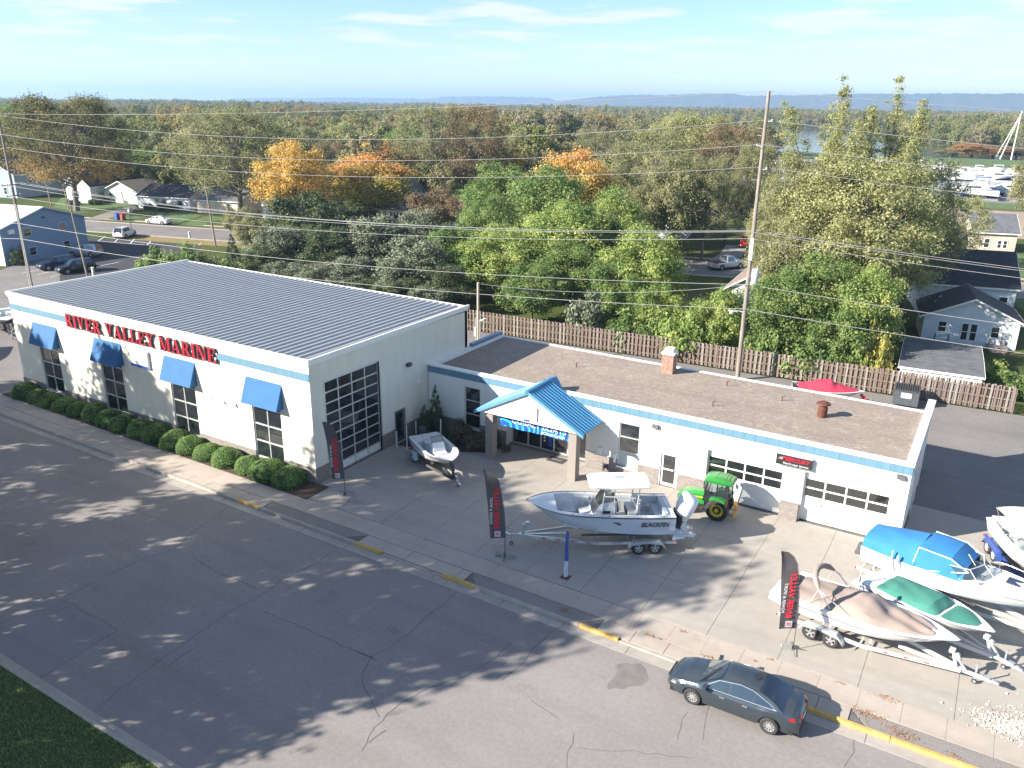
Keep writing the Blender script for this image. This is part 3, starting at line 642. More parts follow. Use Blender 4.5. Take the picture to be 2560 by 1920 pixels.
for a, b in ((.1, 2.98), (4.23, 6.25), (11.95, 14.08), (15.40, 16.72), (17.86, 19.45), (29.02, 29.2)): boxo('stone_base', STONE, (a, YL-.05, 0, b, YL, .97), svc)
for q_ in ((2.98, YL-.05, 0, 4.23, YL, .52), (14.08, YL-.05, 0, 15.40, YL, .48), (23.74, YL-.30, 0, 24.70, YL, .95)): boxo('stone_base', STONE, q_, svc)
boxo('stone_cap', TRIM, (11.95, YL-.075, .97, 14.06, YL, 1.02), svc)
wn = frame_grid(svc, 'window', [3.02, 4.19], [.64, 1.55, 2.5, 3.41], YL+.06, 'y', 1, .075, ALU, GLD, .04); boxo('sill', TRIM, (2.93, YL-.1, .52, 4.28, YL+.06, .6), wn)
PALEP = mat('pale_panel', (.42, .50, .52), .4, var=.05)
wn = frame_grid(svc, 'window', [14.12, 15.36], [.59, 1.50, 2.45, 3.31], YL+.06, 'y', 1, .075, ALU, GLD, .04, solid={0: PALEP}); boxo('sill', TRIM, (14.03, YL-.1, .47, 15.45, YL+.06, .55), wn)
pd = boxo('side_door', TRIM, (16.80, YL+.06, .01, 17.78, YL+.11, 2.06), svc); boxo('pane', GLD, (16.93, YL+.052, .2, 17.65, YL+.058, 1.0), pd); boxo('pane', GLD, (16.93, YL+.052, 1.1, 17.65, YL+.058, 1.94), pd)
boxo('door_frame', TRIM, (16.70, YL-.02, 0, 16.79, YL+.05, 2.16), pd); boxo('door_frame', TRIM, (17.79, YL-.02, 0, 17.88, YL+.05, 2.16), pd); boxo('door_frame', TRIM, (16.70, YL-.021, 2.08, 17.88, YL+.05, 2.17), pd)
boxo('handle', DGREY, (17.58, YL+.0, .98, 17.63, YL+.05, 1.1), pd)
GLG = glass('garage_glass', (.02, .024, .026), .3)
for a, b, *_ in (G1, G2):
    d = (b-a)/4; us = [a+.05+(b-a-.1)/4*k for k in range(5)]
    gd = frame_grid(svc, 'garage_door', us, [1.40, 1.93, 2.47], YL+.20, 'y', 1, .085, DOORW, GLG, .03, outer=.12)
    for k, (z0, z1) in enumerate(((.02, .46), (.465, .91), (.915, 1.355), (2.515, 2.87))): boxo('door_section', DOORW, (a+.002, YL+.20, z0, b-.002, YL+.26, z1), gd)
    boxo('jamb', ALU, (a-.001, YL+.01, 0, a+.05, YL+.2, 2.87), svc)
boxo('handle', DGREY, (25.75, YL+.18, .95, 25.79, YL+.2, 1.12), svc)
for (x0, h0, dpt, m_) in ((21.8, 1.5, 1.6, TRIM), (27.9, 2.2, 1.0, mat('cupboard', (.55, .5, .4), .6)), (25.6, 1.7, 1.5, DGREY), (27.3, 1.55, .5, RED)):
    MB().box(x0, 11.9, 0, x0+dpt*.6, 12.7, h0).box(x0+.1, 11.8, h0*.6, x0+dpt*.5, 11.9, h0*.9).build('workshop_cabinet', m_, svc)
# entrance glazing, set back under the canopy
YE = 11.45
eg = frame_grid(svc, 'entrance_glazing', [6.3, 7.5, 8.45, 9.4, 10.4, 11.9], [.04, 2.15, 2.7], YE, 'y', 1, .10, ALU, glass('shop_glass', (.02, .025, .03), .45), .05)
wr = MB(); wr.box(6.12, YL+.28, 0, 6.25, YE+.1, 2.75); wr.box(11.95, YL+.28, 0, 12.08, YE+.1, 2.75); wr.box(6.12, YL+.28, 2.75, 12.08, YE+.1, 2.85); wr.build('entrance_reveal', STUCCO_G, svc)
hp = boxo('hours_poster', BLACK, (8.52, YE-.02, .35, 9.30, YE-.008, 1.6), svc); boxo('poster_stripe', SBLUE, (8.98, YE-.024, .35, 9.3, YE-.02, 1.6), hp)
for k in range(4): boxo('poster_mark', SWHITE, (8.68, YE-.024, .62+.22*k, 8.80, YE-.02, .74+.22*k), hp)
# canopy
can = MB().prism([(5.70, 3.12), (12.74, 3.12), (12.74, 3.20), (9.30, 5.02), (5.70, 3.20)], 8.22, 8.40, 'y').build('entrance_gable', STUCCO_G, svc)
MB().prism([(5.72, 3.125), (12.72, 3.125), (12.72, 3.19), (5.72, 3.19)], 8.40, YL-.06, 'y').build('soffit', TRIM, svc)
for sx_ in (-1, 1):
    def P(u, y, up): # along the slope: u=0 ridge, 1 eave
        return (9.30+sx_*(.0+u*3.68), y, 5.10-u*1.93+up)
    pn = MB(); pn.grid([[P(0, 8.12, 0), P(0, 12.0, 0)], [P(1, 8.12, 0), P(1, 12.0, 0)]]) if sx_ < 0 else pn.grid([[P(0, 8.12, 0), P(1, 8.12, 0)], [P(0, 12.0, 0), P(1, 12.0, 0)]])
    pn = MB(); k_ = 4.44 - 4.44
    a, b, c_, d = P(0, 8.12, 0), P(1, 8.12, 0), P(1, 10.72, 0), P(0, 10.72, 0)
    e_, f_, g_, h_ = P(0, 8.12, -.07), P(1, 8.12, -.07), P(1, 10.72, -.07), P(0, 10.72, -.07)
    pn.quadface(a, b, c_, d) if sx_ > 0 else pn.quadface(d, c_, b, a); pn.quadface(e_, h_, g_, f_) if sx_ > 0 else pn.quadface(f_, g_, h_, e_); pn.quadface(a, e_, f_, b); pn.quadface(b, f_, g_, c_); pn.quadface(c_, g_, h_, d)
    pn = pn.build('canopy_roof', BLUEM, svc)
    # the upper part runs on over the flat roof to a short cricket
    cr_ = MB(); u1 = (5.10-4.52)/1.93; q = [P(0, 10.72, 0), P(u1, 10.72, 0), P(0, 11.7, -.02)]; cr_.quadface(*(q if sx_ > 0 else q[::-1])); cr_.build('canopy_cricket', BLUEM, svc)
    for k in range(9):
        y = 8.27+.293*k; r_ = MB(); hw, ht = .052, .07
        p = [P(.04, y-hw, .002), P(.04, y-hw*.5, ht), P(.04, y+hw*.5, ht), P(.04, y+hw, .002)]; q = [P(1.012, y-hw, .002), P(1.012, y-hw*.5, ht), P(1.012, y+hw*.5, ht), P(1.012, y+hw, .002)]
        r_.grid([p, q] if sx_ > 0 else [q, p]); r_.quadface(*q[::-1]); r_.quadface(*p); r_.build('rib', BLUEM, pn)
    fa = MB(); pts = [P(-.01 if sx_ > 0 else -.01, 8.06, .05), P(1.02, 8.06, .05), P(1.02, 8.06, -.17), P(-.01, 8.06, -.17)]
    pts2 = [(p[0], 8.12, p[2]) for p in pts]; fa.quadface(*(pts[::-1] if sx_ > 0 else pts)); fa.grid([pts2+[pts2[0]], pts+[pts[0]]] if sx_ > 0 else [pts+[pts[0]], pts2+[pts2[0]]]); fa.build('rake_trim', mat('blue_trim', (.12, .29, .45), .35, .1), svc)
MB().prism([(9.30-.14, 5.04), (9.30+.14, 5.04), (9.30+.10, 5.16), (9.30-.10, 5.16)], 8.04, 11.2, 'y').build('ridge_cap', BLUEM, svc)
for x0, x1 in ((6.17, 6.70), (11.95, 12.46)): boxo('brick_column', BRICK, (x0, 8.42, 0, x1, 8.95, 3.12), svc)
gs = boxo('gable_sign', SWHITE, (8.45, 8.12, 3.33, 9.95, 8.215, 4.20), svc); swoosh(gs, 9.2, 8.112, 3.92, .24, SPALE)
PALER = mat('faded_red', (.62, .42, .44), .5); place_text('lettering', text_mesh('RIVER VALLEY', .185, .004, PALER), gs, (9.2, 8.116, 3.74), (0, -1, 0)); place_text('lettering', text_mesh('POWER & SPORT', .155, .004, mat('faded_blue', (.55, .58, .66), .5)), gs, (9.2, 8.116, 3.56), (0, -1, 0)); boxo('sign_band', SPALE, (8.45, 8.113, 3.33, 9.95, 8.12, 3.37), gs)
boxo('house_number_plate', SBLUE, (9.02, 8.205, 3.17, 9.42, 8.216, 3.30), svc)
# hung banner behind the gable
bn = MB(); X = np.linspace(6.95, 11.75, 25)
bn.grid([[(x, 8.78+.03*sin(x*5), 2.28+.02*sin(x*2)) for x in X], [(x, 8.78+.02*sin(x*4), 3.08) for x in X]])
def bannermat():
    m = bpy.data.materials.new('banner'); m.use_nodes = True; t = m.node_tree; b = t.nodes['Principled BSDF']; b.inputs['Roughness'].default_value = .5
    c = N(t, 'ShaderNodeTexCoord'); wv = N(t, 'ShaderNodeTexWave', wave_type='RINGS', rings_direction='Y'); wv.inputs['Scale'].default_value = .9; wv.inputs['Distortion'].default_value = 6; wv.inputs['Detail'].default_value = 2
    mpn = N(t, 'ShaderNodeMapping'); mpn.inputs['Location'].default_value = (-7.4, 0, -2.2); t.links.new(c.outputs['Object'], mpn.inputs[0]); t.links.new(mpn.outputs[0], wv.inputs['Vector'])
    r = N(t, 'ShaderNodeValToRGB'); e = r.color_ramp.elements; e[0].color = (.012, .07, .36, 1); e[1].color = (.03, .42, .78, 1); e[0].position = .55; e[1].position = .9; t.links.new(wv.outputs[0], r.inputs[0]); t.links.new(r.outputs[0], b.inputs['Base Color']); return m
bo = bn.build('hung_banner', bannermat(), svc, 60); bo['label'] = 'blue banner under the gable lettered COBALT BOATS'
place_text('lettering', text_mesh('COBALT BOATS', .52, .004, SWHITE), bo, (9.75, 8.735, 2.79), (0, -1, 0)); place_text('lettering', text_mesh('#OnlyACobalt', .27, .004, SWHITE), bo, (10.75, 8.735, 2.44), (0, -1, 0))
# wall fittings: signs, lights, meter
ms = boxo('engine_sign', BLACK, (23.25, YL-.26, 3.10, 25.06, YL-.002, 3.66), svc); ms['label'] = 'black lightbox sign lettered MERCURY MerCruiser Service'
boxo('sign_rim', ALU, (23.22, YL-.24, 3.07, 25.09, YL-.01, 3.10), ms); boxo('sign_rim', ALU, (23.22, YL-.24, 3.66, 25.09, YL-.01, 3.69), ms)
place_text('lettering', text_mesh('MERCURY', .31, .004, RED, shear=.25, bold=.012), ms, (24.24, YL-.264, 3.46), (0, -1, 0)); place_text('lettering', text_mesh('MerCruiser Service', .165, .004, SWHITE), ms, (24.28, YL-.264, 3.21), (0, -1, 0))
wv = MB()
for k in range(3): wv.quadface((23.34, YL-.265, 3.38+.045*k), (23.62, YL-.265, 3.43+.045*k), (23.72, YL-.265, 3.47+.045*k), (23.48, YL-.265, 3.42+.045*k))
wv.build('wave_emblem', SWHITE, ms)
qs = boxo('repair_sign', SWHITE, (26.02, YL-.03, 3.16, 27.86, YL-.001, 3.73), svc); qs['label'] = 'faded white sign lettered Quality Marine Repair'
LILAC = mat('faded_lilac', (.50, .47, .56), .6); boxo('sign_bar', LILAC, (26.02, YL-.034, 3.63, 27.86, YL-.03, 3.70), qs); boxo('sign_bar', LILAC, (26.02, YL-.034, 3.16, 27.86, YL-.03, 3.24), qs)
place_text('lettering', text_mesh('Quality', .22, .003, LILAC, shear=.2), qs, (26.45, YL-.034, 3.54), (0, -1, 0)); place_text('lettering', text_mesh('MARINE REPAIR', .17, .003, mat('faded_slate', (.38, .39, .46), .6)), qs, (27.05, YL-.034, 3.34), (0, -1, 0))
for x0, z0 in ((16.15, 3.45), (29.08, 3.63)): MB().prism([(YL-.2, z0+.04), (YL, z0), (YL, z0+.24), (YL-.14, z0+.24)], x0, x0+.38, 'x').build('wall_pack_light', DGREY, svc)
boxo('electric_box', TRIM, (12.82, YL-.14, 1.02, 13.06, YL-.001, 1.47), svc); boxo('electric_box', TRIM, (13.88, YL-.16, .75, 14.02, YL-.001, 1.35), svc)
gm = MB(); gm.tube([(13.2, YL-.12, .05), (13.2, YL-.12, .55)], .03); gm.tube([(13.2, YL-.12, .52), (13.5, YL-.12, .52), (13.5, YL-.12, .1)], .025); gm.lathe([(.13, 0), (.15, .1), (.13, .24)], (13.35, YL-.18, .28)); gm.build('gas_meter', DGREY, svc, 40)
# roof furniture
ch = boxo('chimney', mat('chimney_brick', (.27, .175, .135), .9, var=.25, scale=6), (13.62, 18.3, 4.2, 14.42, 19.0, 5.55), rd)
MB().box(13.57, 18.25, 5.55, 14.47, 19.05, 5.68).box(13.75, 18.42, 5.68, 14.3, 18.9, 5.95).build('chimney_cap', TRIM, ch)
RUST = mat('rusty_steel', (.12, .045, .032), .8, .2, var=.35, scale=5); v_ = MB(); v_.lathe([(.27, 0), (.27, .55), (.25, .57), (.25, .78)], (24.4, 15.8, 4.25), n=18); v_.lathe([(.40, .78), (.38, .84), (.05, .99)], (24.4, 15.8, 4.25), n=18); v_.build('flue_vent', RUST, rd, 40)
for x0, y0 in ((18.14, 18.1), (18.57, 14.0), (8.4, 16.2), (21.8, 17.2)):
    v_ = MB(); v_.tube([(x0, y0, 4.22), (x0, y0, 4.55), (x0+.16, y0, 4.58)], .035); v_.build('roof_pipe', RUST, rd)
dp = MB(); dp.tube([(L2+.08, 14.4, 3.9), (L2+.1, 14.4, .1)], .045); dp.tube([(L2+.1, 15.6, 3.2), (L2+.1, 15.6, .5)], .03); dp.box(L2+.0, 15.2, 1.6, L2+.18, 15.7, 2.3); dp.box(L2, 13.3, 2.9, L2+.2, 13.6, 3.2); dp.build('conduit', ALU, svc, 40)
boxo('doormat', DGREY, (9.55, 10.15, .004, 10.7, 10.92, .02), None); dm = bpy.data.objects['doormat']; tag(dm, 'dark rubber doormat with a pale stripe in front of the entrance', 'doormat'); boxo('stripe', ALU, (9.78, 10.50, .02, 10.46, 10.56, .023), dm)
# ================================================================== BOATS, TRAILERS, CAR, TRACTOR
GEL = mat('gelcoat_white', (.68, .69, .70), .22, var=.02, coat=.4)
GELB = mat('gelcoat_ice_blue', (.47, .545, .64), .22, var=.03, coat=.4)
TYRE = mat('tyre', (.028, .028, .03), .85, var=.15)
CHROME = mat('bright_alloy', (.62, .63, .65), .25, .85, var=.05)
GALV = mat('galvanised', (.50, .54, .58), .4, .6, var=.12, scale=6)
TRW = mat('trailer_white', (.54, .545, .54), .4, var=.05)
TRB = mat('trailer_blue', (.03, .07, .26), .4, var=.05)
VINYL = mat('vinyl_white', (.54, .56, .58), .55, var=.04)
DECKG = mat('deck_grey', (.42, .47, .52), .6, var=.05)
TAN = mat('canvas_tan', (.275, .222, .195), .85, var=.08, scale=1.5, bump=.2, bscale=5)
GREENC = mat('canvas_green', (.042, .185, .145), .85, var=.12, scale=1.5, bump=.2, bscale=5)
BLUEC = mat('canvas_blue', (.024, .165, .39), .85, var=.08, scale=1.5, bump=.2, bscale=5)
REDC = mat('canvas_red', (.42, .03, .065), .85, var=.08, scale=1.5, bump=.2, bscale=5)
LBLUE = mat('antifoul_blue', (.18, .52, .68), .5, var=.06)
PIPE = mat('white_pipe', (.58, .60, .62), .3, .1, var=.03)
TAPE_R = mat('tape_red', (.55, .02, .05), .5); TAPE_W = mat('tape_white', (.7, .7, .7), .5)
CLEAR = glass('clear_screen', (.05, .07, .075), .62)
WHEELS = {}
def wheel_mesh(r, wd, style):
    k = (round(r, 3), round(wd, 3), style)
    if k in WHEELS: return WHEELS[k]
    t = MB(); h = wd/2
    t.lathe([(r*.60, -h*.8), (r*.66, -h), (r*.90, -h), (r, -h*.70), (r, h*.70), (r*.90, h), (r*.66, h), (r*.60, h*.8)], axis='y', n=24, cap=False); t = t.mesh('wheel', TYRE, 40)
    m = MB(); col = {'chrome': CHROME, 'white': TRW, 'galv': GALV, 'yellow': mat('rim_yellow', (.55, .42, .02), .5), 'alloy': mat('alloy_silver', (.55, .56, .57), .3, .7), 'steel': mat('steel_grey', (.25, .25, .26), .4, .6)}[style]
    rr = r*.63
    m.mi = 1; m.lathe([(rr, -h*.75), (rr*.95, h*.35), (0.001, h*.30)], axis='y', n=20, cap=False)
    m.lathe([(rr, h*.75), (rr*.95, -h*.35), (0.001, -h*.30)], axis='y', n=20, cap=False)
    m.mi = 0
    for s in (-1, 1):
        m.lathe([(rr*1.0, s*h*.80), (rr*.90, s*h*.82), (rr*.86, s*h*.55)], axis='y', n=24, cap=False); m.lathe([(rr*.30, s*h*.4), (rr*.30, s*h*.72), (.001, s*h*.80)], axis='y', n=12, cap=False)
        if style in ('chrome', 'alloy', 'galv', 'white'):
            ns = 5 if style in ('chrome', 'galv', 'white') else 10
            for i in range(ns):
                a = 2*pi*i/ns; c, s_ = cos(a), sin(a); wdt = rr*(.19 if ns == 5 else .10)
                p = [(-wdt, rr*.2), (wdt, rr*.2), (wdt*1.15, rr*.93), (-wdt*1.15, rr*.93)]
                q = [(x*c-z*s_, x*s_+z*c) for x, z in p]; m.quadface(*[(x, s*h*.70, z) for x, z in q])
        else:
            m.lathe([(rr*.9, s*h*.5), (rr*.5, s*h*.25), (.001, s*h*.25)], axis='y', n=20, cap=False)
    m = m.mesh('rim', [col, BLACK], 35)
    WHEELS[k] = (t, m); return t, m
def wheel(parent, x, y, z, r, wd, style, steer=0):
    t, m = wheel_mesh(r, wd, style); o = link('wheel', t, parent, (x, y, z), steer); link('rim', m, o); return o
# ------------------------------------------------------------ hulls
class Hull:
    """x forward from the transom, z up from the keel; half-breadth, sheer, chine and keel as functions of t"""
    def __init__(s, L, B, S0, S1, stern=.92, p=2.3, flare=.06, full=.42):
        s.L, s.B, s.S0, s.S1, s.stern, s.p, s.flare, s.full = L, B, S0, S1, stern, p, flare, full
    def hb(s, t):
        if t < s.full: u = t/s.full; return s.B/2*(s.stern+(1-s.stern)*(u*(2-u)))
        u = (t-s.full)/(1-s.full); return max(.015, s.B/2*(1-u**s.p))
    def sh(s, t): return s.S0+(s.S1-s.S0)*t*t
    def pts(s, t):
        L = s.L; hb, z = s.hb(t), s.sh(t)
        zk = 0 if t < .42 else ((t-.42)/.58)**1.9*z*.84; yc = hb*(.84-.42*t**4); zc = s.S0*.30+(z*.92-s.S0*.30)*t**2.3
        xk, xc, xs = L*(t-.07*t**5), L*(t-.035*t**5), L*t
        ym = yc+(hb-yc)*(.5+s.flare*4*t*(-1)*.5+.12*(1-t)); zm = zc+(z-zc)*.55; xm = (xc+xs)/2
        return [(xs, hb, z), (xm, ym, zm), (xc, yc, zc), (xk, 0, zk)]
    def inner(s, t, g, dz=.0): return (s.L*t-.0*g, max(.0, s.hb(t)-g), s.sh(t)+dz)
def mir(p): return (p[0], -p[1], p[2])
def build_hull(parent, H, m, bottom=None, n=22, rail=None, stripe=None):
    ts = [1-(1-i/n)**1.25 for i in range(n+1)]
    rows = []
    for t in ts:
        p = H.pts(t); rows.append(p+[mir(q) for q in p[:3][::-1]])
    b = MB(); b.grid(rows); k = len(rows[0])
    b.quadface(*rows[0])
    if bottom:
        for i in range(len(b.f)-1):
            if i % (k-1) in (2, 3): b.m[i] = 1
    o = b.build('hull', [m, bottom or m], parent, 48, fix=True)
    # rub rail just under the sheer, and optional pin stripe
    for nm, lo, hi, off, mm in (('rub_rail', -.05, .02, .018, rail or VINYL),)+((('pinstripe', -stripe[0]-stripe[1], -stripe[0], .004, stripe[2]),) if stripe else ()):
        for s in (1, -1):
            A, Bp = [], []
            for t in ts:
                q = H.pts(t); a, c = Vector(q[0]), Vector(q[1]); d = (c-a); f = max(-.2, -lo/max(.05, a.z-c.z)); f2 = -hi/max(.05, a.z-c.z)
                P = a+d*f; Q = a+d*f2; A.append((P.x+.004*(t > .98), s*(P.y+off), P.z)); Bp.append((Q.x, s*(Q.y+off), Q.z))
            r_ = MB(); r_.grid([A, Bp] if s > 0 else [Bp, A]); r_.build(nm, mm, parent, 40)
    return o
def deck_ring(parent, H, g, t0, t1, m, n=20, dz=.004, name='gunwale'):
    b = MB(); ts = [t0+(t1-t0)*(1-(1-i/n)**1.2) for i in range(n+1)]
    for s in (1, -1):
        A = [(H.L*t, s*H.hb(t), H.sh(t)+dz) for t in ts]; Bq = [(H.L*t, s*max(0, H.hb(t)-g), H.sh(t)+dz+.02) for t in ts]; b.grid([A, Bq] if s < 0 else [Bq, A])
    return b.build(name, m, parent, 40)
def liner(parent, H, g, t0, t1, zf, m, fm, n=16, taper=.05):
    def yat(t, z):                      # half-breadth of the hull at a height
        p = H.pts(t)
        for a, b in zip(p[:-1], p[1:]):
            if b[2] <= z <= a[2]: k = (z-b[2])/max(1e-6, a[2]-b[2]); return b[1]+(a[1]-b[1])*k
        return 0.
    b = MB(); ts = [t0+(t1-t0)*(i/n) for i in range(n+1)]; fl = MB(); top = []; low = []
    for t in ts:
        z = max(zf, H.pts(t)[3][2]+.22); yt = max(.0, H.hb(t)-g); yl = max(0., min(yt-taper, yat(t, z)-.07)); top.append((H.L*t, yt, H.sh(t)+.02)); low.append((H.L*t, yl, z))
    for s in (1, -1):
        A = [(p[0], s*p[1], p[2]) for p in top]; Bq = [(p[0], s*p[1], p[2]) for p in low]; b.grid([A, Bq] if s < 0 else [Bq, A])
    for e in (0, -1): a, c = top[e], low[e]; q = [(a[0], -a[1], a[2]), (c[0], -c[1], c[2]), c, a]; b.quadface(*(q if e == 0 else q[::-1]))
    b.build('cockpit_liner', m, parent)
    fl.grid([[(p[0], -p[1], p[2]) for p in low], low]); fl.build('cockpit_sole', fm, parent)
def cover(parent, H, t0, t1, ridge, m, g=.05, name='boat_cover', n=44, k=15, seed=1, pw=.8, sag=.02, lap=0.03):
    """canvas drawn over the sheer; ridge = [(t, height above sheer)...]"""
    rnd = random.Random(seed); ph = [rnd.uniform(0, 6) for _ in range(4)]
    def rz(t):
        for (a, h0), (b, h1) in zip(ridge[:-1], ridge[1:]):
            if a <= t <= b: u = (t-a)/(b-a); return h0+(h1-h0)*u
        return ridge[-1][1]
    rows = []
    for i in range(n+1):
        t = t0+(t1-t0)*i/n; hb = max(.02, H.hb(t)-g); row = []
        for j in range(k):
            y = -1+2*j/(k-1); e = max(0, 1-abs(y)**2.2)**pw
            wr = (sin(t*46+ph[0]+2*y)*.5+sin(t*23+y*7+ph[1]))*sag*e*(.4+abs(sin(t*3+ph[2])))
            z = H.sh(t)+.02+rz(t)*e+wr
            if j in (0, k-1): z -= lap
            row.append((H.L*t, hb*y*(1.02 if j in (0, k-1) else 1), z))
        rows.append(row)
    b = MB(); b.grid(rows); b.quadface(*rows[0][::-1]); return b.build(name, m, parent, 26)
def sterndrive(parent, z, s=1.):
    b = MB(); b.box(-.22*s, -.13*s, z-.25*s, 0, .13*s, z+.25*s); b.prism([(-.55*s, z-.5*s), (-.18*s, z-.42*s), (-.1*s, z+.1*s), (-.45*s, z+.05*s)], -.09*s, .09*s, 'y'); b.lathe([(.02, -.12), (.09, 0), (.02, .12)], (-.5*s, 0, z-.42*s), 'x', 10); b.build('stern_drive', DGREY, parent, 40)
def boat_at(name, label, loc, rz, zk, group=None):
    return empty(name, label, 'boat', (loc[0], loc[1], zk), rz, group)
# ------------------------------------------------------------ trailers
def trailer(label, loc, rz, L, m, axles, ax, hw=.78, tongue=1.0, zf=.46, r=.33, style='galv', fm=None, tape=False, guides=False, zk=.7, group=None, jackx=None, twin=True):
    T = empty('boat_trailer', label, 'trailer', (loc[0], loc[1], 0), rz, group)
    xc = L*.52
    for s in (1, -1):
        b = MB(); tip = .09
        for (x0, y0), (x1, y1) in (((-.15, hw), (xc, hw)), ((xc, hw), (L+tongue*.25, tip))):
            d = Vector((x1-x0, y1-y0)).normalized(); n_ = Vector((-d.y, d.x))*.04
            pl = [(x0+n_.x, s*(y0+n_.y)), (x1+n_.x, s*(y1+n_.y)), (x1-n_.x, s*(y1-n_.y)), (x0-n_.x, s*(y0-n_.y))]; b.prism(pl if s > 0 else pl[::-1], zf-.07, zf+.07, 'z')
        b.build('frame_rail', m, T)
        if tape:
            b = MB(); b2 = MB(); x = .9
            for q in range(20):
                x0, x1 = xc*.05+.36*q, xc*.05+.36*q+.17
                def rp(x): return (x, hw+.043) if x < xc else (x, tip+(hw-tip)*(1-(x-xc)/(L+tongue*.25-xc))+.05)
                if x1 > L*.95: break
                if abs(x0-ax) < .75: continue
                if 7 <= q <= 10: continue
                (a0, y0), (a1, y1) = rp(x0), rp(x1); (b if q % 2 else b2).quadface(*([(a0, s*y0, zf-.03), (a1, s*y1, zf-.03), (a1, s*y1, zf+.03), (a0, s*y0, zf+.03)] if s < 0 else [(a1, s*y1, zf-.03), (a0, s*y0, zf-.03), (a0, s*y0, zf+.03), (a1, s*y1, zf+.03)]))
            b.build('red_tape', TAPE_R, T); b2.build('white_tape', TAPE_W, T)
        bk = MB(); bk.box(.1, s*.48-.05, zf+.16, L*.62, s*.48+.05, zf+.22); bk.build('bunk', DGREY, T)
        for x in (.5, L*.3, L*.55): boxo('bunk_post', m, (x-.04, s*.48-.03, zf-.05, x+.04, s*.48+.03, zf+.16), T)
        fd = MB(); n_ = 9; xs0 = [ax-(.42*(1 if axles > 1 else 0))-.40*(r/.33), ax+(.42*(1 if axles > 1 else 0))+.40*(r/.33)]
        prof = [(xs0[0]-.12, r*.9), (xs0[0]+.05, r*1.75), (xs0[0]+.2, r*2.22), (xs0[1]-.2, r*2.22), (xs0[1]-.05, r*1.75), (xs0[1]+.12, r*.9)]
        fd.grid([[(x, s*(hw+.07), z) for x, z in prof], [(x, s*(hw+.36), z) for x, z in prof]] if s < 0 else [[(x, s*(hw+.36), z) for x, z in prof], [(x, s*(hw+.07), z) for x, z in prof]])
        fd.quadface(*([(x, s*(hw+.36), z) for x, z in prof+[(xs0[1]-.1, r*1.6), (ax, r*1.9), (xs0[0]+.1, r*1.6)]])); fd.build('fender', fm or m, T, 30)
        for k in range(axles): wheel(T, ax+(-.40+.80*k if axles > 1 else 0)*(r/.33), s*(hw+.21), r, r, .21, style)
        boxo('tail_light', TAPE_R, (-.17, s*hw-.1, zf-.05, -.152, s*hw+.1, zf+.05), T)
        if guides:
            g = MB(); g.tube([(.1, s*hw, zf), (.1, s*(hw+.32), zf+.05), (.08, s*(hw+.34), zf+1.75)], .035); g.build('guide_post', PIPE, T, 40)
    cm = MB()
    for x in (.0, L*.25, L*.5): cm.box(x-.035, -hw+.04, zf-.12, x+.035, hw-.04, zf-.072)
    cm.build('cross_member', m, T)
    tg = MB(); tg.box(L*.70, -.055, zf-.055, L+tongue, .055, zf+.055); tg.build('tongue', m, T)
    cp_ = MB(); cp_.prism([(L+tongue, zf-.03), (L+tongue+.28, zf-.04), (L+tongue+.30, zf+.03), (L+tongue+.1, zf+.09), (L+tongue, zf+.06)], -.06, .06, 'y'); cp_.box(L+tongue-.25, -.09, zf+.05, L+tongue-.02, .09, zf+.12); cp_.build('coupler', GALV, T)
    wp = MB(); X = L+.12; wp.prism([(X-.02, zf), (X+.10, zf), (X-.12, zk+.62), (X-.22, zk+.62)], -.05, .05, 'y'); wp.prism([(X+.40, zf), (X+.48, zf), (X-.02, zf+.55), (X-.08, zf+.50)], -.04, .04, 'y'); wp.box(X-.30, -.10, zk+.50, X-.10, .10, zk+.66); wp.lathe([(.12, -.07), (.12, .07)], (X-.02, 0, zk+.42), 'y', 12); wp.build('winch_post', m, T)
    st = MB(); st.tube([(X-.1, 0, zk+.42), (X-.32, 0, zk+.52)], .025); st.build('winch_strap', mat('strap_yellow', (.6, .45, .03), .6) if tape else DGREY, T)
    jx = jackx or L+tongue*.62; jk = MB(); jk.tube([(jx, .12, .22), (jx, .12, zf+.45)], .035, 8); jk.tube([(jx, .12, zf+.42), (jx+.02, .30, zf+.42)], .015); jk.build('jack', GALV, T, 40); wheel(T, jx, .12, .10, .10, .06, 'galv')
    return T
def hitch_info(): pass
# ============ 1. big centre-console boat, bow towards the street
BZ = lambda x, y: (1300+x*.22604, 1160+y*.22604)
bw = on_z(*BZ(70, 400), 2.42); s1, s2 = on_z(*BZ(1735, 605), 2.02), on_z(*BZ(1600, 325), 2.02); st = ((s1.x+s2.x)/2, (s1.y+s2.y)/2); ang = atan2(bw.y-st[1], bw.x-st[0]); ZK = .56; BL1 = sqrt((bw.x-st[0])**2+(bw.y-st[1])**2)
B1 = boat_at('center_console_boat', 'large pale blue and white center console boat under a white hard top', st, ang, ZK)
B1.scale = (1, 1, 1.16); H = Hull(BL1, 2.66, 1.26, 1.62, .95, 3.4, .10, .50)
build_hull(B1, H, GELB, GELB, rail=DGREY, n=30); deck_ring(B1, H, .24, 0, 1, GEL)
fd = MB(); ts = np.linspace(.80, .995, 9); fd.grid([[(H.L*t, -max(0, H.hb(t)-.2), H.sh(t)+.022) for t in ts], [(H.L*t, 0, H.sh(t)+.05) for t in ts], [(H.L*t, max(0, H.hb(t)-.2), H.sh(t)+.022) for t in ts]][::1]); fd.build('foredeck', GEL, B1, 40)
liner(B1, H, .24, .035, .80, .55, VINYL, DECKG)
tp = MB(); tp.box(.0, -1.18, .62, .32, 1.18, 1.26); tp.build('transom_bench', GEL, B1)
se = MB(); se.box(.34, -.95, .55, .85, .95, .98); se.box(.33, -.95, .98, .48, .95, 1.32); se.build('stern_seat', DECKG, B1)
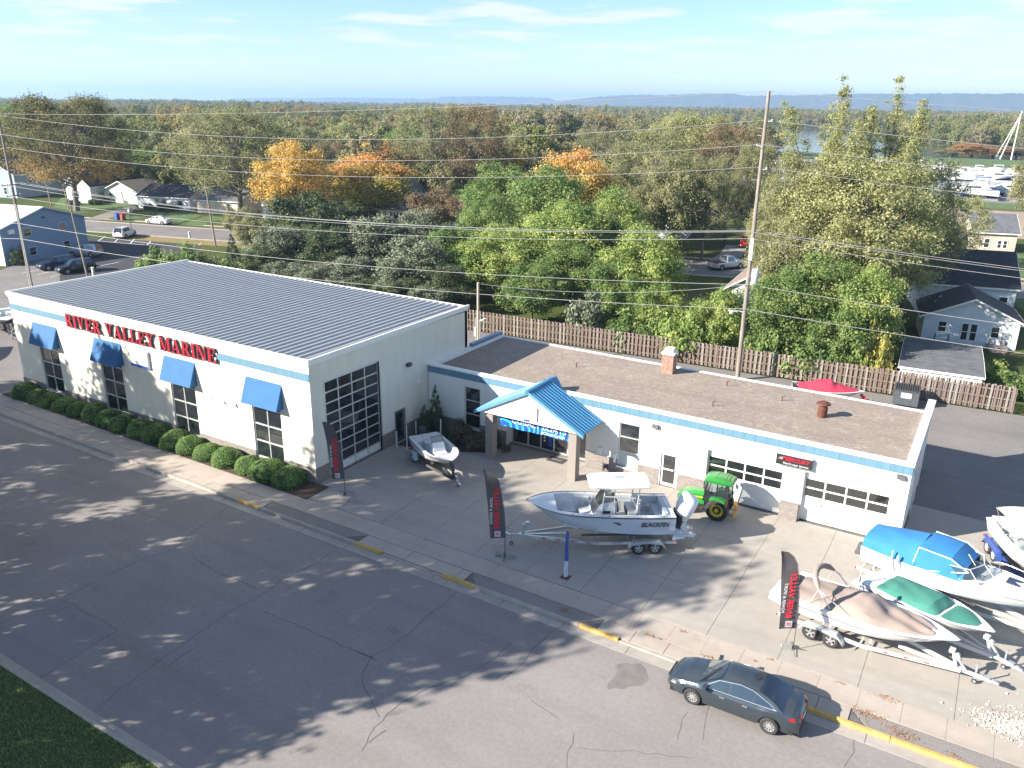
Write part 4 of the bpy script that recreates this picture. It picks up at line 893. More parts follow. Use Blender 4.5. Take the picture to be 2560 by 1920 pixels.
con = MB(); con.prism([(2.75, .55), (3.95, .55), (4.05, 1.05), (3.62, 1.62), (2.85, 1.72)], -.52, .52, 'y'); con = con.build('console', GEL, B1); boxo('hatch', BLACK, (3.15, .522, 1.15, 3.5, .53, 1.28), con); boxo('hatch', BLACK, (3.15, -.53, 1.15, 3.5, -.522, 1.28), con)
dash = MB(); dash.prism([(2.70, 1.2), (2.80, 1.2), (2.95, 1.72), (2.80, 1.72)], -.48, .48, 'y'); dash.build('dash', BLACK, con); wh = MB(); wh.lathe([(.19, -.012), (.21, 0), (.19, .012), (.17, 0)], (2.62, .15, 1.35), 'x', 16, cap=False); wh.build('steering_wheel', BLACK, con)
ws = MB(); ws.grid([[(4.0, -.50, 1.12), (4.02, 0, 1.12), (4.0, .50, 1.12)], [(3.35, -.52, 2.12), (3.38, 0, 2.12), (3.35, .52, 2.12)]]); ws.quadface((4.0, .505, 1.12), (3.35, .525, 2.12), (2.95, .525, 2.12), (3.0, .505, 1.7)); ws.quadface((4.0, -.505, 1.12), (3.0, -.505, 1.7), (2.95, -.525, 2.12), (3.35, -.525, 2.12)); ws.build('windshield', glass('dark_screen', (.015, .02, .022), .3), B1)
fs_ = MB(); fs_.prism([(4.0, .55), (4.65, .55), (4.6, .98), (4.05, 1.05)], -.5, .5, 'y'); fs_.build('console_seat', VINYL, B1)
lp = MB(); lp.box(1.75, -.62, .55, 2.2, .62, 1.05); lp.box(1.70, -.62, 1.05, 2.25, .62, 1.2); lp.box(1.68, -.62, 1.2, 1.80, .62, 1.62); lp.build('leaning_post', VINYL, B1, None); sd = MB(); sd.box(2.25, -.3, 1.0, 2.3, .3, 1.2); sd.build('seat_trim', DGREY, B1)
for s in (1, -1):
    bs_ = MB(); bs_.prism([(4.75, s*.22), (5.45, s*.18), (5.4, s*.55), (4.75, s*.84)] if s > 0 else [(4.75, s*.84), (5.4, s*.55), (5.45, s*.18), (4.75, s*.22)], .60, .95, 'z'); bs_.build('bow_seat', VINYL, B1)
    cu = MB(); ts2 = np.linspace(.55, .80, 6); cu.grid([[(H.L*t, s*(H.hb(t)-.26), H.sh(t)-.05) for t in ts2], [(H.L*t, s*(H.hb(t)-.34), H.sh(t)-.12) for t in ts2], [(H.L*t, s*(H.hb(t)-.32), H.sh(t)-.40) for t in ts2]]); cu.build('bow_bolster', VINYL, B1)
    tt = MB()
    for a, b in (((3.6, .50, .9), (3.45, .62, 2.44)), ((1.95, .62, .6), (1.75, .66, 2.44)), ((2.9, .52, 1.0), (3.0, .62, 2.44)), ((1.95, .62, 1.9), (3.45, .62, 2.0))): tt.tube([(a[0], s*a[1], a[2]), (b[0], s*b[1], b[2])], .03)
    tt.build('top_leg', PIPE, B1, 40)
    for k in range(6): MB().lathe([(.035, 0), (.03, .006)], (.6+.9*k, s*(H.hb(.1+.12*k)-.11), H.sh(.1+.12*k)+.018), n=8).build('rod_holder', DGREY, B1)
ht = MB(); rows = []
for i, (x, wd_) in enumerate(((1.25, .74), (1.32, .84), (2.0, .88), (3.2, .88), (4.0, .82), (4.22, .66))):
    e = .0 if 0 < i < 5 else -.05; rows.append([(x, -wd_, 2.44), (x, -wd_-.01, 2.51+e*.3), (x, -wd_*.7, 2.62+e), (x, 0, 2.65+e), (x, wd_*.7, 2.62+e), (x, wd_+.01, 2.51+e*.3), (x, wd_, 2.44)])
ht.grid(rows); ht.quadface(*rows[0][::-1]); ht.quadface(*rows[-1]); ht.grid([[r_[-1] for r_ in rows], [r_[0] for r_ in rows]]); hto = ht.build('hard_top', GEL, B1, 30, fix=True); boxo('hatch_line', DECKG, (1.7, -.5, 2.638, 1.76, .2, 2.646), hto)
# engine pair under a white shroud, tilted up, with bracket
en = MB(); rows = []
for (x, z, wx, wy) in ((-.58, .66, .24, .46), (-.64, .90, .34, .60), (-.76, 1.22, .42, .64), (-.90, 1.52, .44, .62), (-.98, 1.70, .38, .52), (-1.0, 1.78, .20, .30)):
    rows.append([(x+wx*cos(a), wy*.9*(1 if sin(a) > 0 else -1)*abs(sin(a))**.7, z+.12*cos(a)+.02*sin(3*a+z*7)) for a in np.linspace(0, 2*pi, 15)[:-1]])
en.grid(rows, close=True); en.quadface(*rows[-1]); en.build('engine_shroud', mat('shroud_white', (.68, .70, .74), .7, var=.05, scale=2, bump=.4, bscale=4), B1, 60)
for s in (-.30, .30):
    lg = MB(); lg.prism([(-.75, .60), (-.42, .60), (-.62, -.02), (-.98, .02)], s-.09, s+.09, 'y'); lg.prism([(-1.22, -.10), (-.62, -.04), (-.60, .06), (-1.18, .05)], s-.14, s+.14, 'y'); lg.lathe([(.03, -.12), (.17, 0), (.03, .12)], (-1.2, s, -.03), 'x', 10); lg.build('engine_leg', GEL, B1, 40)
eb = MB(); eb.box(-.45, -.55, .35, 0, .55, .62); eb.box(-.5, -.5, .5, -.3, .5, .95); eb.build('engine_bracket', BLACK, B1)
for s in (1, -1): MB().prism([(-.62, .12), (.02, .06), (.02, .52), (-.5, .34)], s*.72-.25, s*.72+.25, 'y').build('swim_platform', GELB, B1)
NAV = mat('name_slate', (.05, .055, .07), .4)
for s in (1, -1):
    q = H.pts(.14); a, c = Vector(q[0]), Vector(q[1]); nm = text_mesh('BLACKFIN', .30, .01, NAV, shear=.3, bold=.01); q2 = H.pts(.24); nrm = Vector((-(q2[0][1]-q[0][1])/(q2[0][0]-q[0][0])*.6, 1, -(a.y-c.y)/(a.z-c.z)*.6))
    place_text('name_lettering', nm, B1, (1.05, s*(c.y*.5+a.y*.5+.035), (a.z+c.z)/2-.13), (nrm.x, s*nrm.y, nrm.z))
bev = MB(); bev.prism([(2.7, 1.02), (3.1, 1.10), (3.1, 1.07), (2.78, .94)], -1.312, -1.302, 'y'); bev.prism([(2.7, 1.02), (3.1, 1.10), (3.1, 1.07), (2.78, .94)], 1.302, 1.312, 'y'); bev.build('hull_vent', DGREY, B1)
trailer('galvanised tandem trailer under the pale blue center console boat', st, ang, BL1, GALV, 2, 1.35, hw=.98, tongue=1.15, zf=.50, r=.34, style='galv', fm=GALV, tape=True, zk=ZK)
# ============ 2. small bay boat in the corner, bow to the lower right
st = (2.55, 6.85); ang = atan2(4.27-6.85, 6.64-2.55)
B2 = boat_at('bay_boat', 'small open white bay boat beside the glazed overhead door', st, ang, .52)
H = Hull(4.85, 2.08, .78, .98, .95, 2.6, .10, .5)
build_hull(B2, H, GEL, VINYL, rail=DGREY); deck_ring(B2, H, .20, 0, 1, GEL); liner(B2, H, .20, .22, .74, .36, GEL, DECKG)
for nm, a, b_, dz in (('stern_deck', 0, .22, .03), ('bow_deck', .74, .995, .03)):
    ts = np.linspace(a, b_, 9); fd = MB(); fd.grid([[(H.L*t, -max(0, H.hb(t)-.16), H.sh(t)+.022) for t in ts], [(H.L*t, 0, H.sh(t)+dz) for t in ts], [(H.L*t, max(0, H.hb(t)-.16), H.sh(t)+.022) for t in ts]]); fd.build(nm, GEL, B2, 40)
con = MB(); con.prism([(2.0, .36), (2.75, .36), (2.72, .85), (2.45, 1.22), (2.05, 1.22)], -.38, .38, 'y'); con.build('console', GEL, B2)
ws = MB(); ws.quadface((2.48, -.36, 1.2), (2.48, .36, 1.2), (2.28, .34, 1.52), (2.28, -.34, 1.52)); ws.build('windscreen', CLEAR, B2); wf = MB(); wf.tube([(2.48, -.37, 1.2), (2.27, -.35, 1.53), (2.27, .35, 1.53), (2.48, .37, 1.2)], .018); wf.build('screen_frame', BLACK, B2)
s_ = MB(); s_.prism([(2.75, .36), (3.2, .36), (3.2, .70), (2.75, .75)], -.36, .36, 'y'); s_.build('cooler_seat', VINYL, B2)
lp = MB(); lp.box(1.25, -.42, .36, 1.55, .42, .78); lp.box(1.15, -.46, .78, 1.62, .46, .90); lp.box(1.08, -.46, .98, 1.18, .46, 1.28); lp.box(1.1, -.3, .85, 1.15, -.25, 1.0); lp.box(1.1, .25, .85, 1.15, .3, 1.0); lp.build('helm_seat', VINYL, B2, None)
for s in (1, -1):
    for k in range(3): MB().lathe([(.04, 0), (.03, .01)], (.3+.3*k, s*.8, .83), n=8).build('rod_holder', DGREY, B2)
ob = MB(); ob.prism([(-.55, .55), (-.08, .5), (-.05, 1.0), (-.2, 1.2), (-.5, 1.15)], -.2, .2, 'y'); ob.prism([(-.42, .55), (-.2, .55), (-.28, -.2), (-.45, -.2)], -.06, .06, 'y'); ob.build('outboard', BLACK, B2, 40)
trailer('dark single axle trailer with white guide posts under the bay boat', st, ang, 4.75, DGREY, 1, .95, hw=.80, tongue=.85, zf=.40, r=.32, style='white', fm=GALV, guides=True, zk=.52)
# ============ 3. runabout under a tan canvas
st = (26.35, 1.85); ang = atan2(1.02-1.85, 32.85-26.35); ZK = .58
B3 = boat_at('covered_runabout', 'white runabout under a tan canvas cover with folded bimini hoop', st, ang, ZK)
H = Hull(6.52, 2.45, .95, 1.10, .93, 2.5, .08)
build_hull(B3, H, GEL, GEL, stripe=(.24, .05, BLACK), rail=VINYL); deck_ring(B3, H, .3, 0, 1, GEL)
fd = MB(); ts = np.linspace(.83, .995, 7); fd.grid([[(H.L*t, -max(0, H.hb(t)-.25), H.sh(t)+.022) for t in ts], [(H.L*t, 0, H.sh(t)+.05) for t in ts], [(H.L*t, max(0, H.hb(t)-.25), H.sh(t)+.022) for t in ts]]); fd.build('foredeck', GEL, B3, 40)
cover(B3, H, .05, .87, [(0, .02), (.10, .12), (.30, .30), (.42, .55), (.50, .56), (.60, .22), (.66, .20), (.76, .17), (.87, .03), (1, 0)], TAN, .16, seed=3, pw=.58, sag=.034)
pl = MB(); pl.prism([(-.62, -.95), (.02, -1.1), (.02, 1.1), (-.62, .95), (-.72, .6), (-.72, -.6)], .42, .52, 'z'); pl.build('swim_platform', GEL, B3); sterndrive(B3, .38)
bm = MB(); arc = [(1.95-1.0*sin(pi*k/12)**.8, -1.12*cos(pi*k/12), 1.12+.95*sin(pi*k/12)**.75) for k in range(13)]
bm.tube(arc, .022); bm.build('bimini_bow', ALU, B3, 40); cvs = MB(); cvs.tube(arc[2:11], [.05]+[.12]*7+[.05], 10); cvs.build('bimini_canvas', TAN, B3, 60)
for s in (1, -1):
    a = arc[2] if s < 0 else arc[10]; br = MB(); br.tube([a, (2.7, s*1.1, 1.08)], .014); br.tube([a, (1.1, s*1.1, 1.03)], .014); br.build('bimini_brace', ALU, B3)
for s in (1, -1):
    for t in (.12, .24, .36, .47, .58, .68, .78):
        a = (H.L*t, s*(H.hb(t)-.155), H.sh(t)+.03); c = H.pts(t)[1]; sp = MB(); sp.tube([a, (H.L*t+.03, s*(H.hb(t)+.022), H.sh(t)-.02), (c[0]+.05, s*(c[1]+.02), c[2]+.12)], .011, 4); sp.build('cover_strap', BLACK if t < .3 else TAN, B3)
ty = trailer('white tandem trailer with chrome wheels and red reflective tape', st, ang, 6.45, TRW, 2, 1.78, hw=.98, tongue=1.35, zf=.46, r=.34, style='chrome', fm=GALV, tape=True, zk=ZK)
place_text('maker_lettering', text_mesh('VENTURE', .13, .004, TAPE_W), ty, (3.9, -.88, .46), (.16, -1, 0))
# ============ 4. runabout under green canvas
st = (29.2, 4.88); ang = atan2(2.77-4.88, 33.99-29.2); ZK = .50
B4 = boat_at('covered_bowrider', 'white bowrider with green canvas over the cockpit and the bow', st, ang, ZK)
H = Hull(5.22, 2.15, .80, .92, .93, 2.4, .08)
build_hull(B4, H, GEL, GEL, stripe=(.18, .10, mat('stripe_blue', (.10, .16, .36), .4)), rail=VINYL); deck_ring(B4, H, .34, 0, 1, GEL)
fd = MB(); ts = np.linspace(.0, .995, 22); fd.grid([[(H.L*t, -max(0, H.hb(t)-.28), H.sh(t)+.015) for t in ts], [(H.L*t, 0, H.sh(t)+.035) for t in ts], [(H.L*t, max(0, H.hb(t)-.28), H.sh(t)+.015) for t in ts]]); fd.build('deck', GEL, B4, 40)
cover(B4, H, .13, .63, [(0, .04), (.13, .05), (.25, .22), (.5, .34), (.56, .34), (.63, .05)], GREENC, .14, seed=5, pw=.6)
bc = MB(); rows = []
for i in range(9):
    t = .655+.235*i/8; hw_ = (H.hb(t)-.10)*sqrt(max(.02, 1-((i-3.2)/5.6)**2))*1.0; rows.append([(H.L*t, hw_*y, H.sh(t)+.045+.10*(1-y*y)*sin(pi*min(1, (i+.3)/8.3))) for y in np.linspace(-1, 1, 9)])
bc.grid(rows); bc.build('bow_cover', GREENC, B4, 50); sterndrive(B4, .34); pl = MB(); pl.prism([(-.5, -.8), (0, -.95), (0, .95), (-.5, .8)], .4, .47, 'z'); pl.build('swim_platform', GEL, B4)
trailer('white single axle trailer under the green-covered bowrider', st, ang, 5.1, TRW, 1, 1.9, hw=.85, tongue=1.1, zf=.42, r=.30, style='steel', fm=TRW, zk=ZK, guides=True)
# ============ 5. cuddy cruiser under blue canvas
st = (28.68, 7.62); ang = R(-14.6); ZK = .55
B5 = boat_at('cuddy_cruiser', 'big white cuddy cruiser with bright blue canvas top and bow rail', st, ang, ZK)
H = Hull(8.3, 2.62, 1.15, 1.42, .90, 2.5, .10, .4)
build_hull(B5, H, GEL, LBLUE, rail=VINYL); deck_ring(B5, H, .26, 0, 1, GEL)
fd = MB(); ts = np.linspace(.50, .995, 14); fd.grid([[(H.L*t, -max(0, H.hb(t)-.24), H.sh(t)+.022) for t in ts], [(H.L*t, -max(0, H.hb(t)-.24)*.6, H.sh(t)+.20*sin(pi*min(1, (1-t)*2.2))) for t in ts], [(H.L*t, 0, H.sh(t)+.25*sin(pi*min(1, (1-t)*2.2))+.02) for t in ts], [(H.L*t, max(0, H.hb(t)-.24)*.6, H.sh(t)+.20*sin(pi*min(1, (1-t)*2.2))) for t in ts], [(H.L*t, max(0, H.hb(t)-.24), H.sh(t)+.022) for t in ts]]); fd.build('cabin_top', GEL, B5, 40)
cover(B5, H, .0, .29, [(0, .55), (.1, .72), (.29, 1.02)], BLUEC, .06, seed=8, pw=.45, sag=.012)
tpc = MB(); rows = []
for x, h, wd_ in ((2.38, 1.00, 1.02), (3.0, 1.04, 1.02), (3.75, .98, 1.0), (4.35, .55, .96)):
    rows.append([(x, -wd_-.2, H.sh(x/8.3)+.03), (x, -wd_, H.sh(x/8.3)+h*.86), (x, -wd_*.6, H.sh(x/8.3)+h*.97), (x, 0, H.sh(x/8.3)+h), (x, wd_*.6, H.sh(x/8.3)+h*.97), (x, wd_, H.sh(x/8.3)+h*.86), (x, wd_+.2, H.sh(x/8.3)+.03)])
tpc.grid(rows); tpc.quadface(*rows[0][::-1]); tpc.build('canvas_top', BLUEC, B5, 25)
for s in (1, -1):
    fp = MB(); z0 = H.sh(.3); fp.tube([(2.30, s*1.2, z0+.05), (2.42, s*1.03, z0+.90), (3.75, s*1.02, z0+.88), (4.5, s*.98, z0+.52)], .03); fp.tube([(3.0, s*1.22, z0+.04), (4.45, s*1.0, z0+.50)], .025); fp.build('top_frame', PIPE, B5, 40)
    rl = MB(); ts2 = np.linspace(.52, .97, 10); rl.tube([(H.L*t, s*max(.05, H.hb(t)-.10), H.sh(t)+.40*min(1, (t-.5)*8)) for t in ts2], .016)
    for t in (.62, .75, .87): rl.tube([(H.L*t, s*(H.hb(t)-.10), H.sh(t)), (H.L*t, s*(H.hb(t)-.10), H.sh(t)+.40)], .013)
    rl.build('bow_rail', CHROME, B5, 40)
sc = MB(); z0 = H.sh(.55)
for a, b_ in (((4.95, -.95), (5.25, 0)), ((5.25, 0), (4.95, .95)), ((4.2, -1.12), (4.95, -.95)), ((4.95, .95), (4.2, 1.12))):
    sc.quadface((a[0], a[1], z0+.10), (b_[0], b_[1], z0+.16), (b_[0]-.45, b_[1]*.95, z0+.58), (a[0]-.45, a[1]*.95, z0+.58))
sc.build('windshield', CLEAR, B5); sf = MB()
sf.tube([(3.75, -1.06, z0+.56), (4.5, -.9, z0+.59), (4.8, 0, z0+.6), (4.5, .9, z0+.59), (3.75, 1.06, z0+.56)], .025); sf.tube([(4.2, -1.12, z0+.1), (4.95, -.95, z0+.1), (5.25, 0, z0+.16), (4.95, .95, z0+.1), (4.2, 1.12, z0+.1)], .025); sf.tube([(5.25, 0, z0+.16), (4.8, 0, z0+.6)], .02); sf.tube([(4.95, -.95, z0+.1), (4.5, -.9, z0+.59)], .02); sf.tube([(4.95, .95, z0+.1), (4.5, .9, z0+.59)], .02); sf.build('screen_frame', PIPE, B5)
boxo('deck_hatch', glass('hatch_tint', (.03, .035, .05), 0), (5.75, -.28, z0+.27, 6.3, .28, z0+.32), B5); an = MB(); an.tube([(4.55, -.4, z0+.62), (4.2, -.35, z0+1.0)], .02); an.build('wiper', PIPE, B5); sterndrive(B5, .6, 1.15); ant = MB(); ant.lathe([(.05, 0), (.05, .4)], (1.75, -1.42, 1.1)); ant.tube([(1.75, -1.42, .2), (1.75, -1.42, 1.15)], .02); ant.build('guide_pole', PIPE, B5, 40)
trailer('white trailer beneath the blue-canvas cuddy cruiser', st, ang, 7.9, TRW, 2, 2.4, hw=.9, tongue=1.2, zf=.40, r=.32, style='steel', zk=ZK)
# ============ 6. bow rider with pale bimini on a blue trailer at the right edge
st = (34.35, 13.75); ang = R(-68); ZK = .55
B6 = boat_at('open_runabout', 'white open runabout with cream bimini on a blue trailer at the right edge', st, ang, ZK)
H = Hull(6.4, 2.5, .98, 1.15, .93, 2.4, .08)
build_hull(B6, H, GEL, GEL, stripe=(.2, .05, SBLUE), rail=VINYL); deck_ring(B6, H, .30, 0, 1, GEL); liner(B6, H, .30, .05, .82, .45, VINYL, VINYL)
for s in (1, -1):
    MB().prism([(2.6, .45), (3.6, .45), (3.6, 1.05), (2.7, 1.15)], s*.55-.35, s*.55+.35, 'y').build('helm_console', GEL, B6); MB().box(1.9, s*.55-.25, .45, 2.35, s*.55+.25, .85).box(1.85, s*.55-.25, .85, 1.97, s*.55+.25, 1.35).build('bucket_seat', VINYL, B6)
MB().box(.25, -1.0, .45, .9, 1.0, .9).box(.2, -1.0, .9, .34, 1.0, 1.2).build('stern_bench', VINYL, B6); sw = MB(); sw.lathe([(.17, -.012), (.19, 0), (.17, .012), (.15, 0)], (2.52, -.55, 1.05), 'x', 14, cap=False); sw.build('steering_wheel', BLACK, B6)
ws = MB(); ws.grid([[(3.3, -1.0, 1.1), (3.75, -.5, 1.1), (3.8, 0, 1.1), (3.75, .5, 1.1), (3.3, 1.0, 1.1)], [(2.95, -.95, 1.5), (3.3, -.48, 1.55), (3.35, 0, 1.55), (3.3, .48, 1.55), (2.95, .95, 1.5)]]); ws.build('windshield', CLEAR, B6)
bmr = [[(x, y, 1.95+.16*(1-(y/1.1)**2)-(.10*((x-1.9)/1.2)**2)) for y in np.linspace(-1.1, 1.1, 9)] for x in np.linspace(.6, 3.1, 7)]; bo_ = MB(); bo_.grid(bmr); bo_.build('bimini_top', mat('canvas_cream', (.60, .54, .45), .85, var=.05), B6, 40); bf = MB()
for s in (1, -1):
    for a, b_ in (((1.9, 1.08, 1.0), (.6, 1.08, 1.9)), ((1.9, 1.08, 1.0), (3.1, 1.08, 1.9))): bf.tube([(a[0], s*a[1], a[2]), (b_[0], s*b_[1], b_[2])], .018)
bf.build('bimini_frame', CHROME, B6); sterndrive(B6, .4)
trailer('blue tandem trailer with white wheels under the open runabout', st, ang, 6.3, TRB, 2, 1.3, hw=.95, tongue=1.2, zf=.45, r=.33, style='white', zk=ZK)
# ============ 7. boat under red canvas behind the service building; 8. dark boat at the left edge
Z8 = lambda x, y: (1760+x*.36166, 700+y*.36166)
a, b_ = on_z(*Z8(612, 725), 1.35), on_z(*Z8(1112, 775), 1.35); ang = atan2(b_.y-a.y, b_.x-a.x); LL = (b_-a).length
B7 = boat_at('covered_ski_boat', 'white ski boat under a red canvas cover beside the board fence', (a.x, a.y), ang, .5)
H = Hull(LL, 2.2, .82, .92, .93, 2.3); build_hull(B7, H, GEL, GEL, rail=BLACK); deck_ring(B7, H, .3, 0, 1, GEL); cover(B7, H, .08, .9, [(0, .05), (.1, .15), (.35, .55), (.52, .68), (.6, .4), (.9, .06)], REDC, .14, seed=9, pw=.75); sterndrive(B7, .35)
trailer('red and white trailer under the red-covered ski boat', (a.x, a.y), ang, LL-.1, TAPE_R, 1, 1.6, hw=.85, tongue=1.0, zf=.42, r=.3, style='galv', zk=.5)
st = (-50.6, 9.2); ang = atan2(6.2-9.2, -43.4+50.6)
B8 = boat_at('dark_runabout', 'dark blue and white runabout parked beyond the showroom at the left edge', st, ang, .62)
H = Hull(6.2, 2.35, .95, 1.1); build_hull(B8, H, mat('gelcoat_navy', (.02, .025, .06), .2, coat=.5), BLACK, stripe=(.1, .09, GEL), rail=GEL); deck_ring(B8, H, .3, 0, 1, GEL); liner(B8, H, .3, .05, .7, .4, VINYL, VINYL)
MB().box(.3, -.9, .4, .9, .9, 1.0).box(2.4, -.9, .4, 3.2, -.2, 1.1).box(2.4, .2, .4, 3.2, .9, 1.1).build('seat', VINYL, B8); ts = np.linspace(.7, .995, 7); fd = MB(); fd.grid([[(H.L*t, -max(0, H.hb(t)-.25), H.sh(t)+.02) for t in ts], [(H.L*t, max(0, H.hb(t)-.25), H.sh(t)+.02) for t in ts]]); fd.build('foredeck', GEL, B8)
trailer('dark trailer under the runabout at the left edge', st, ang, 6.1, DGREY, 1, 2.2, hw=.9, tongue=1.1, zf=.45, r=.33, style='chrome', zk=.62)
st = (-40.2, -1.2); B9 = boat_at('jon_boat', 'white boat bow at the left picture edge beside the showroom', (-44.4, 3.1), R(-38), .45); H = Hull(5.2, 1.9, .75, .85); build_hull(B9, H, GEL, GEL); deck_ring(B9, H, .25, 0, 1, GEL); liner(B9, H, .25, .05, .8, .35, VINYL, VINYL)
trailer('low grey trailer under the white boat at the left picture edge', (-44.4, 3.1), R(-38), 5.1, GALV, 1, 1.7, hw=.8, tongue=.9, zf=.4, r=.3, style='galv', zk=.45)
# ------------------------------------------------------------ cars
def lerp_tab(tab, x):
    if x <= tab[0][0]: return tab[0][1]
    for (a, u), (b, v) in zip(tab[:-1], tab[1:]):
        if x <= b: k = (x-a)/(b-a); k = k*k*(3-2*k)*.5+k*.5; return u+(v-u)*k
    return tab[-1][1]
SPECS = {
 'sedan': dict(L=4.92, W=1.85, top=[(0, .80), (.015, .96), (.05, 1.02), (.17, 1.05), (.30, .99), (.66, .96), (.74, .97), (.85, .88), (.94, .77), (.985, .66), (1, .52)], wid=[(0, .72), (.02, .80), (.08, .90), (.25, .985), (.7, 1.0), (.88, .94), (.95, .83), (.985, .70), (1, .58)], gb=(.115, .32, .565, .755), zr=1.455, r=.335, wb=(.2, .775), cuts=(.345, .50, .525, .665), sill=.22),
 'suv': dict(L=4.65, W=1.85, top=[(0, .70), (.01, 1.0), (.05, 1.08), (.3, 1.05), (.68, 1.03), (.75, 1.06), (.88, 1.0), (.96, .90), (.99, .75), (1, .55)], wid=[(0, .86), (.02, .93), (.1, .97), (.5, 1.0), (.85, .97), (.95, .88), (1, .70)], gb=(.02, .09, .56, .735), zr=1.70, r=.36, wb=(.2, .79), cuts=(.20, .36, .38, .52), sill=.27),
 'pickup': dict(L=5.6, W=1.95, top=[(0, .70), (.01, 1.05), (.36, 1.08), (.42, 1.08), (.68, 1.08), (.75, 1.12), (.9, 1.06), (.97, .95), (1, .6)], wid=[(0, .92), (.04, .97), (.5, 1.0), (.9, .96), (1, .82)], gb=(.37, .405, .60, .715), zr=1.82, r=.39, wb=(.2, .8), cuts=(.42, .50, .51, .585), sill=.36)}
def car(name, label, kind, paint, loc, rz, style='alloy', detail=True, group=None):
    S = SPECS[kind]; L, W = S['L'], S['W']; r = S['r']; hw0 = W/2
    C = empty(name, label, 'car' if kind != 'pickup' else 'truck', loc, rz, group)
    X = lambda u: (u-.5)*L
    us = sorted(set([i/44 for i in range(45)]+[.008, .992]+[c+d*r*1.17/L for c in S['wb'] for d in (-1, -.9, -.7, -.4, 0, .4, .7, .9, 1)]))
    def low(u):
        z = S['sill']+(.07 if u < .05 or u > .95 else 0)
        for c in S['wb']:
            d = abs(u-c)*L; Ra = r*1.17
            if d < Ra: z = max(z, r+sqrt(Ra*Ra-d*d)-.02)
        return z
    rows = []
    for u in us:
        w_ = hw0*lerp_tab(S['wid'], u); zt = lerp_tab(S['top'], u); z0 = min(low(u), zt-.10); x = X(u); sh = zt-.15
        zm = max(z0+.02, min(.42, sh-.05)); zm2 = max(zm+.01, zt-.30)
        half = [(w_*.93, z0), (w_*.995, zm), (w_, max(zm2, zm+.005)), (w_*.985, max(zt-.13, zm+.01)), (w_*.90, max(zt-.035, zm+.02)), (w_*.55, zt+.0), (0, zt+.025)]
        rows.append([(x, y, z) for y, z in half]+[(x, -y, z) for y, z in half[-2::-1]])
    b = MB(); b.grid(rows); b.quadface(*rows[0]); b.quadface(*rows[-1][::-1]); b.build('body', paint, C, 32, fix=True)
    boxo('underbody', BLACK, (X(.04), -hw0*.82, .2, X(.96), hw0*.82, .55), C)
    g0, g1, g2, g3 = S['gb']; zr = S['zr']; wb_, wr = hw0*.885, hw0*.655
    def belt(u): return lerp_tab(S['top'], u)-.03
    def ztop(u):
        if u < g1: return belt(g0)+(zr-.04-belt(g0))*sin(pi/2*(u-g0)/(g1-g0))**1.0 if u > g0 else belt(g0)
        if u > g2: k = (u-g2)/(g3-g2); return (zr-.035)+(belt(g3)-(zr-.035))*(k**1.06)
        k = (u-g1)/(g2-g1); return zr-.04*(1-sin(pi*k))-.0
    def side(u, s, off=0.): # s 0 belt .. 1 roof rail
        zt, zb = ztop(u), belt(u); f = (zt-zb)/(zr-zb); yb = wb_; yr = wb_+(wr-wb_)*f; return (X(u), yb+(yr-yb)*s+off, zb+(zt-.05*f-zb)*s+off*.4)
    gu = [g0+(g3-g0)*i/30 for i in range(31)]; rows = []
    for u in gu:
        zt = ztop(u); f = max(0, (zt-belt(u))/(zr-belt(u))); e = side(u, 1); half = [side(u, 0), side(u, .5), e, (X(u), e[1]*.80, zt-.012*f), (X(u), e[1]*.4, zt), (X(u), 0, zt+.008)]
        rows.append(half+[mir(p) for p in half[-2::-1]])
    b = MB(); b.grid(rows); b.quadface(*rows[0]); b.quadface(*rows[-1][::-1]); b.build('cabin', paint, C, 32, fix=True)
    CG = glass('car_glass', (.012, .016, .02), .12)
    def surf(u, v): # v -1..1 across
        zt = ztop(u); e = side(u, 1); return (X(u), v*e[1]*.90, zt+.012+.012*(1-v*v))
    for nm, ua, ub in (('windshield', g2+.02, g3-.012), ('rear_window', g0+.012*(1 if kind == 'sedan' else .3), g1-.012*(1 if kind == 'sedan' else .2))):
        q = MB(); q.grid([[surf(ua+(ub-ua)*i/5, v) for v in np.linspace(-.97, .97, 9)] for i in range(6)]); q.build(nm, CG, C, 60)
    c0, c1, c2, c3 = S['cuts']
    wins = [(c0, c1), (c2, c3)]
    for s in (1, -1):
        for ua, ub in wins:
            q = MB(); A = [side(ua+(ub-ua)*i/6, .10, .008) for i in range(7)]; Bq = [side(ua+(ub-ua)*i/6, .93, .008) for i in range(7)]; A = [(x, s*y, z) for x, y, z in A]; Bq = [(x, s*y, z) for x, y, z in Bq]; q.grid([A, Bq] if s < 0 else [Bq, A]); q.build('side_window', CG, C)
        q = MB(); uq = (g0+.055 if kind == 'sedan' else g1+.01); ue = c0-.012
        if kind != 'pickup': A = [side(uq, .10, .008), side(ue, .10, .008), side(ue, .92, .008), side(uq+(ue-uq)*.55, .9, .008)]; q.quadface(*[(x, s*y, z) for x, y, z in (A if s < 0 else A[::-1])]); q.build('quarter_window', CG, C)
        if c3 < g3-.03 and kind == 'sedan':
            A = [side(c3+.008, .10, .008), side(g3-.055, .12, .008), side(c3+.008, .9, .008)]; q = MB(); q.quadface(*[(x, s*y, z) for x, y, z in (A if s < 0 else A[::-1])]); q.build('quarter_window', CG, C)
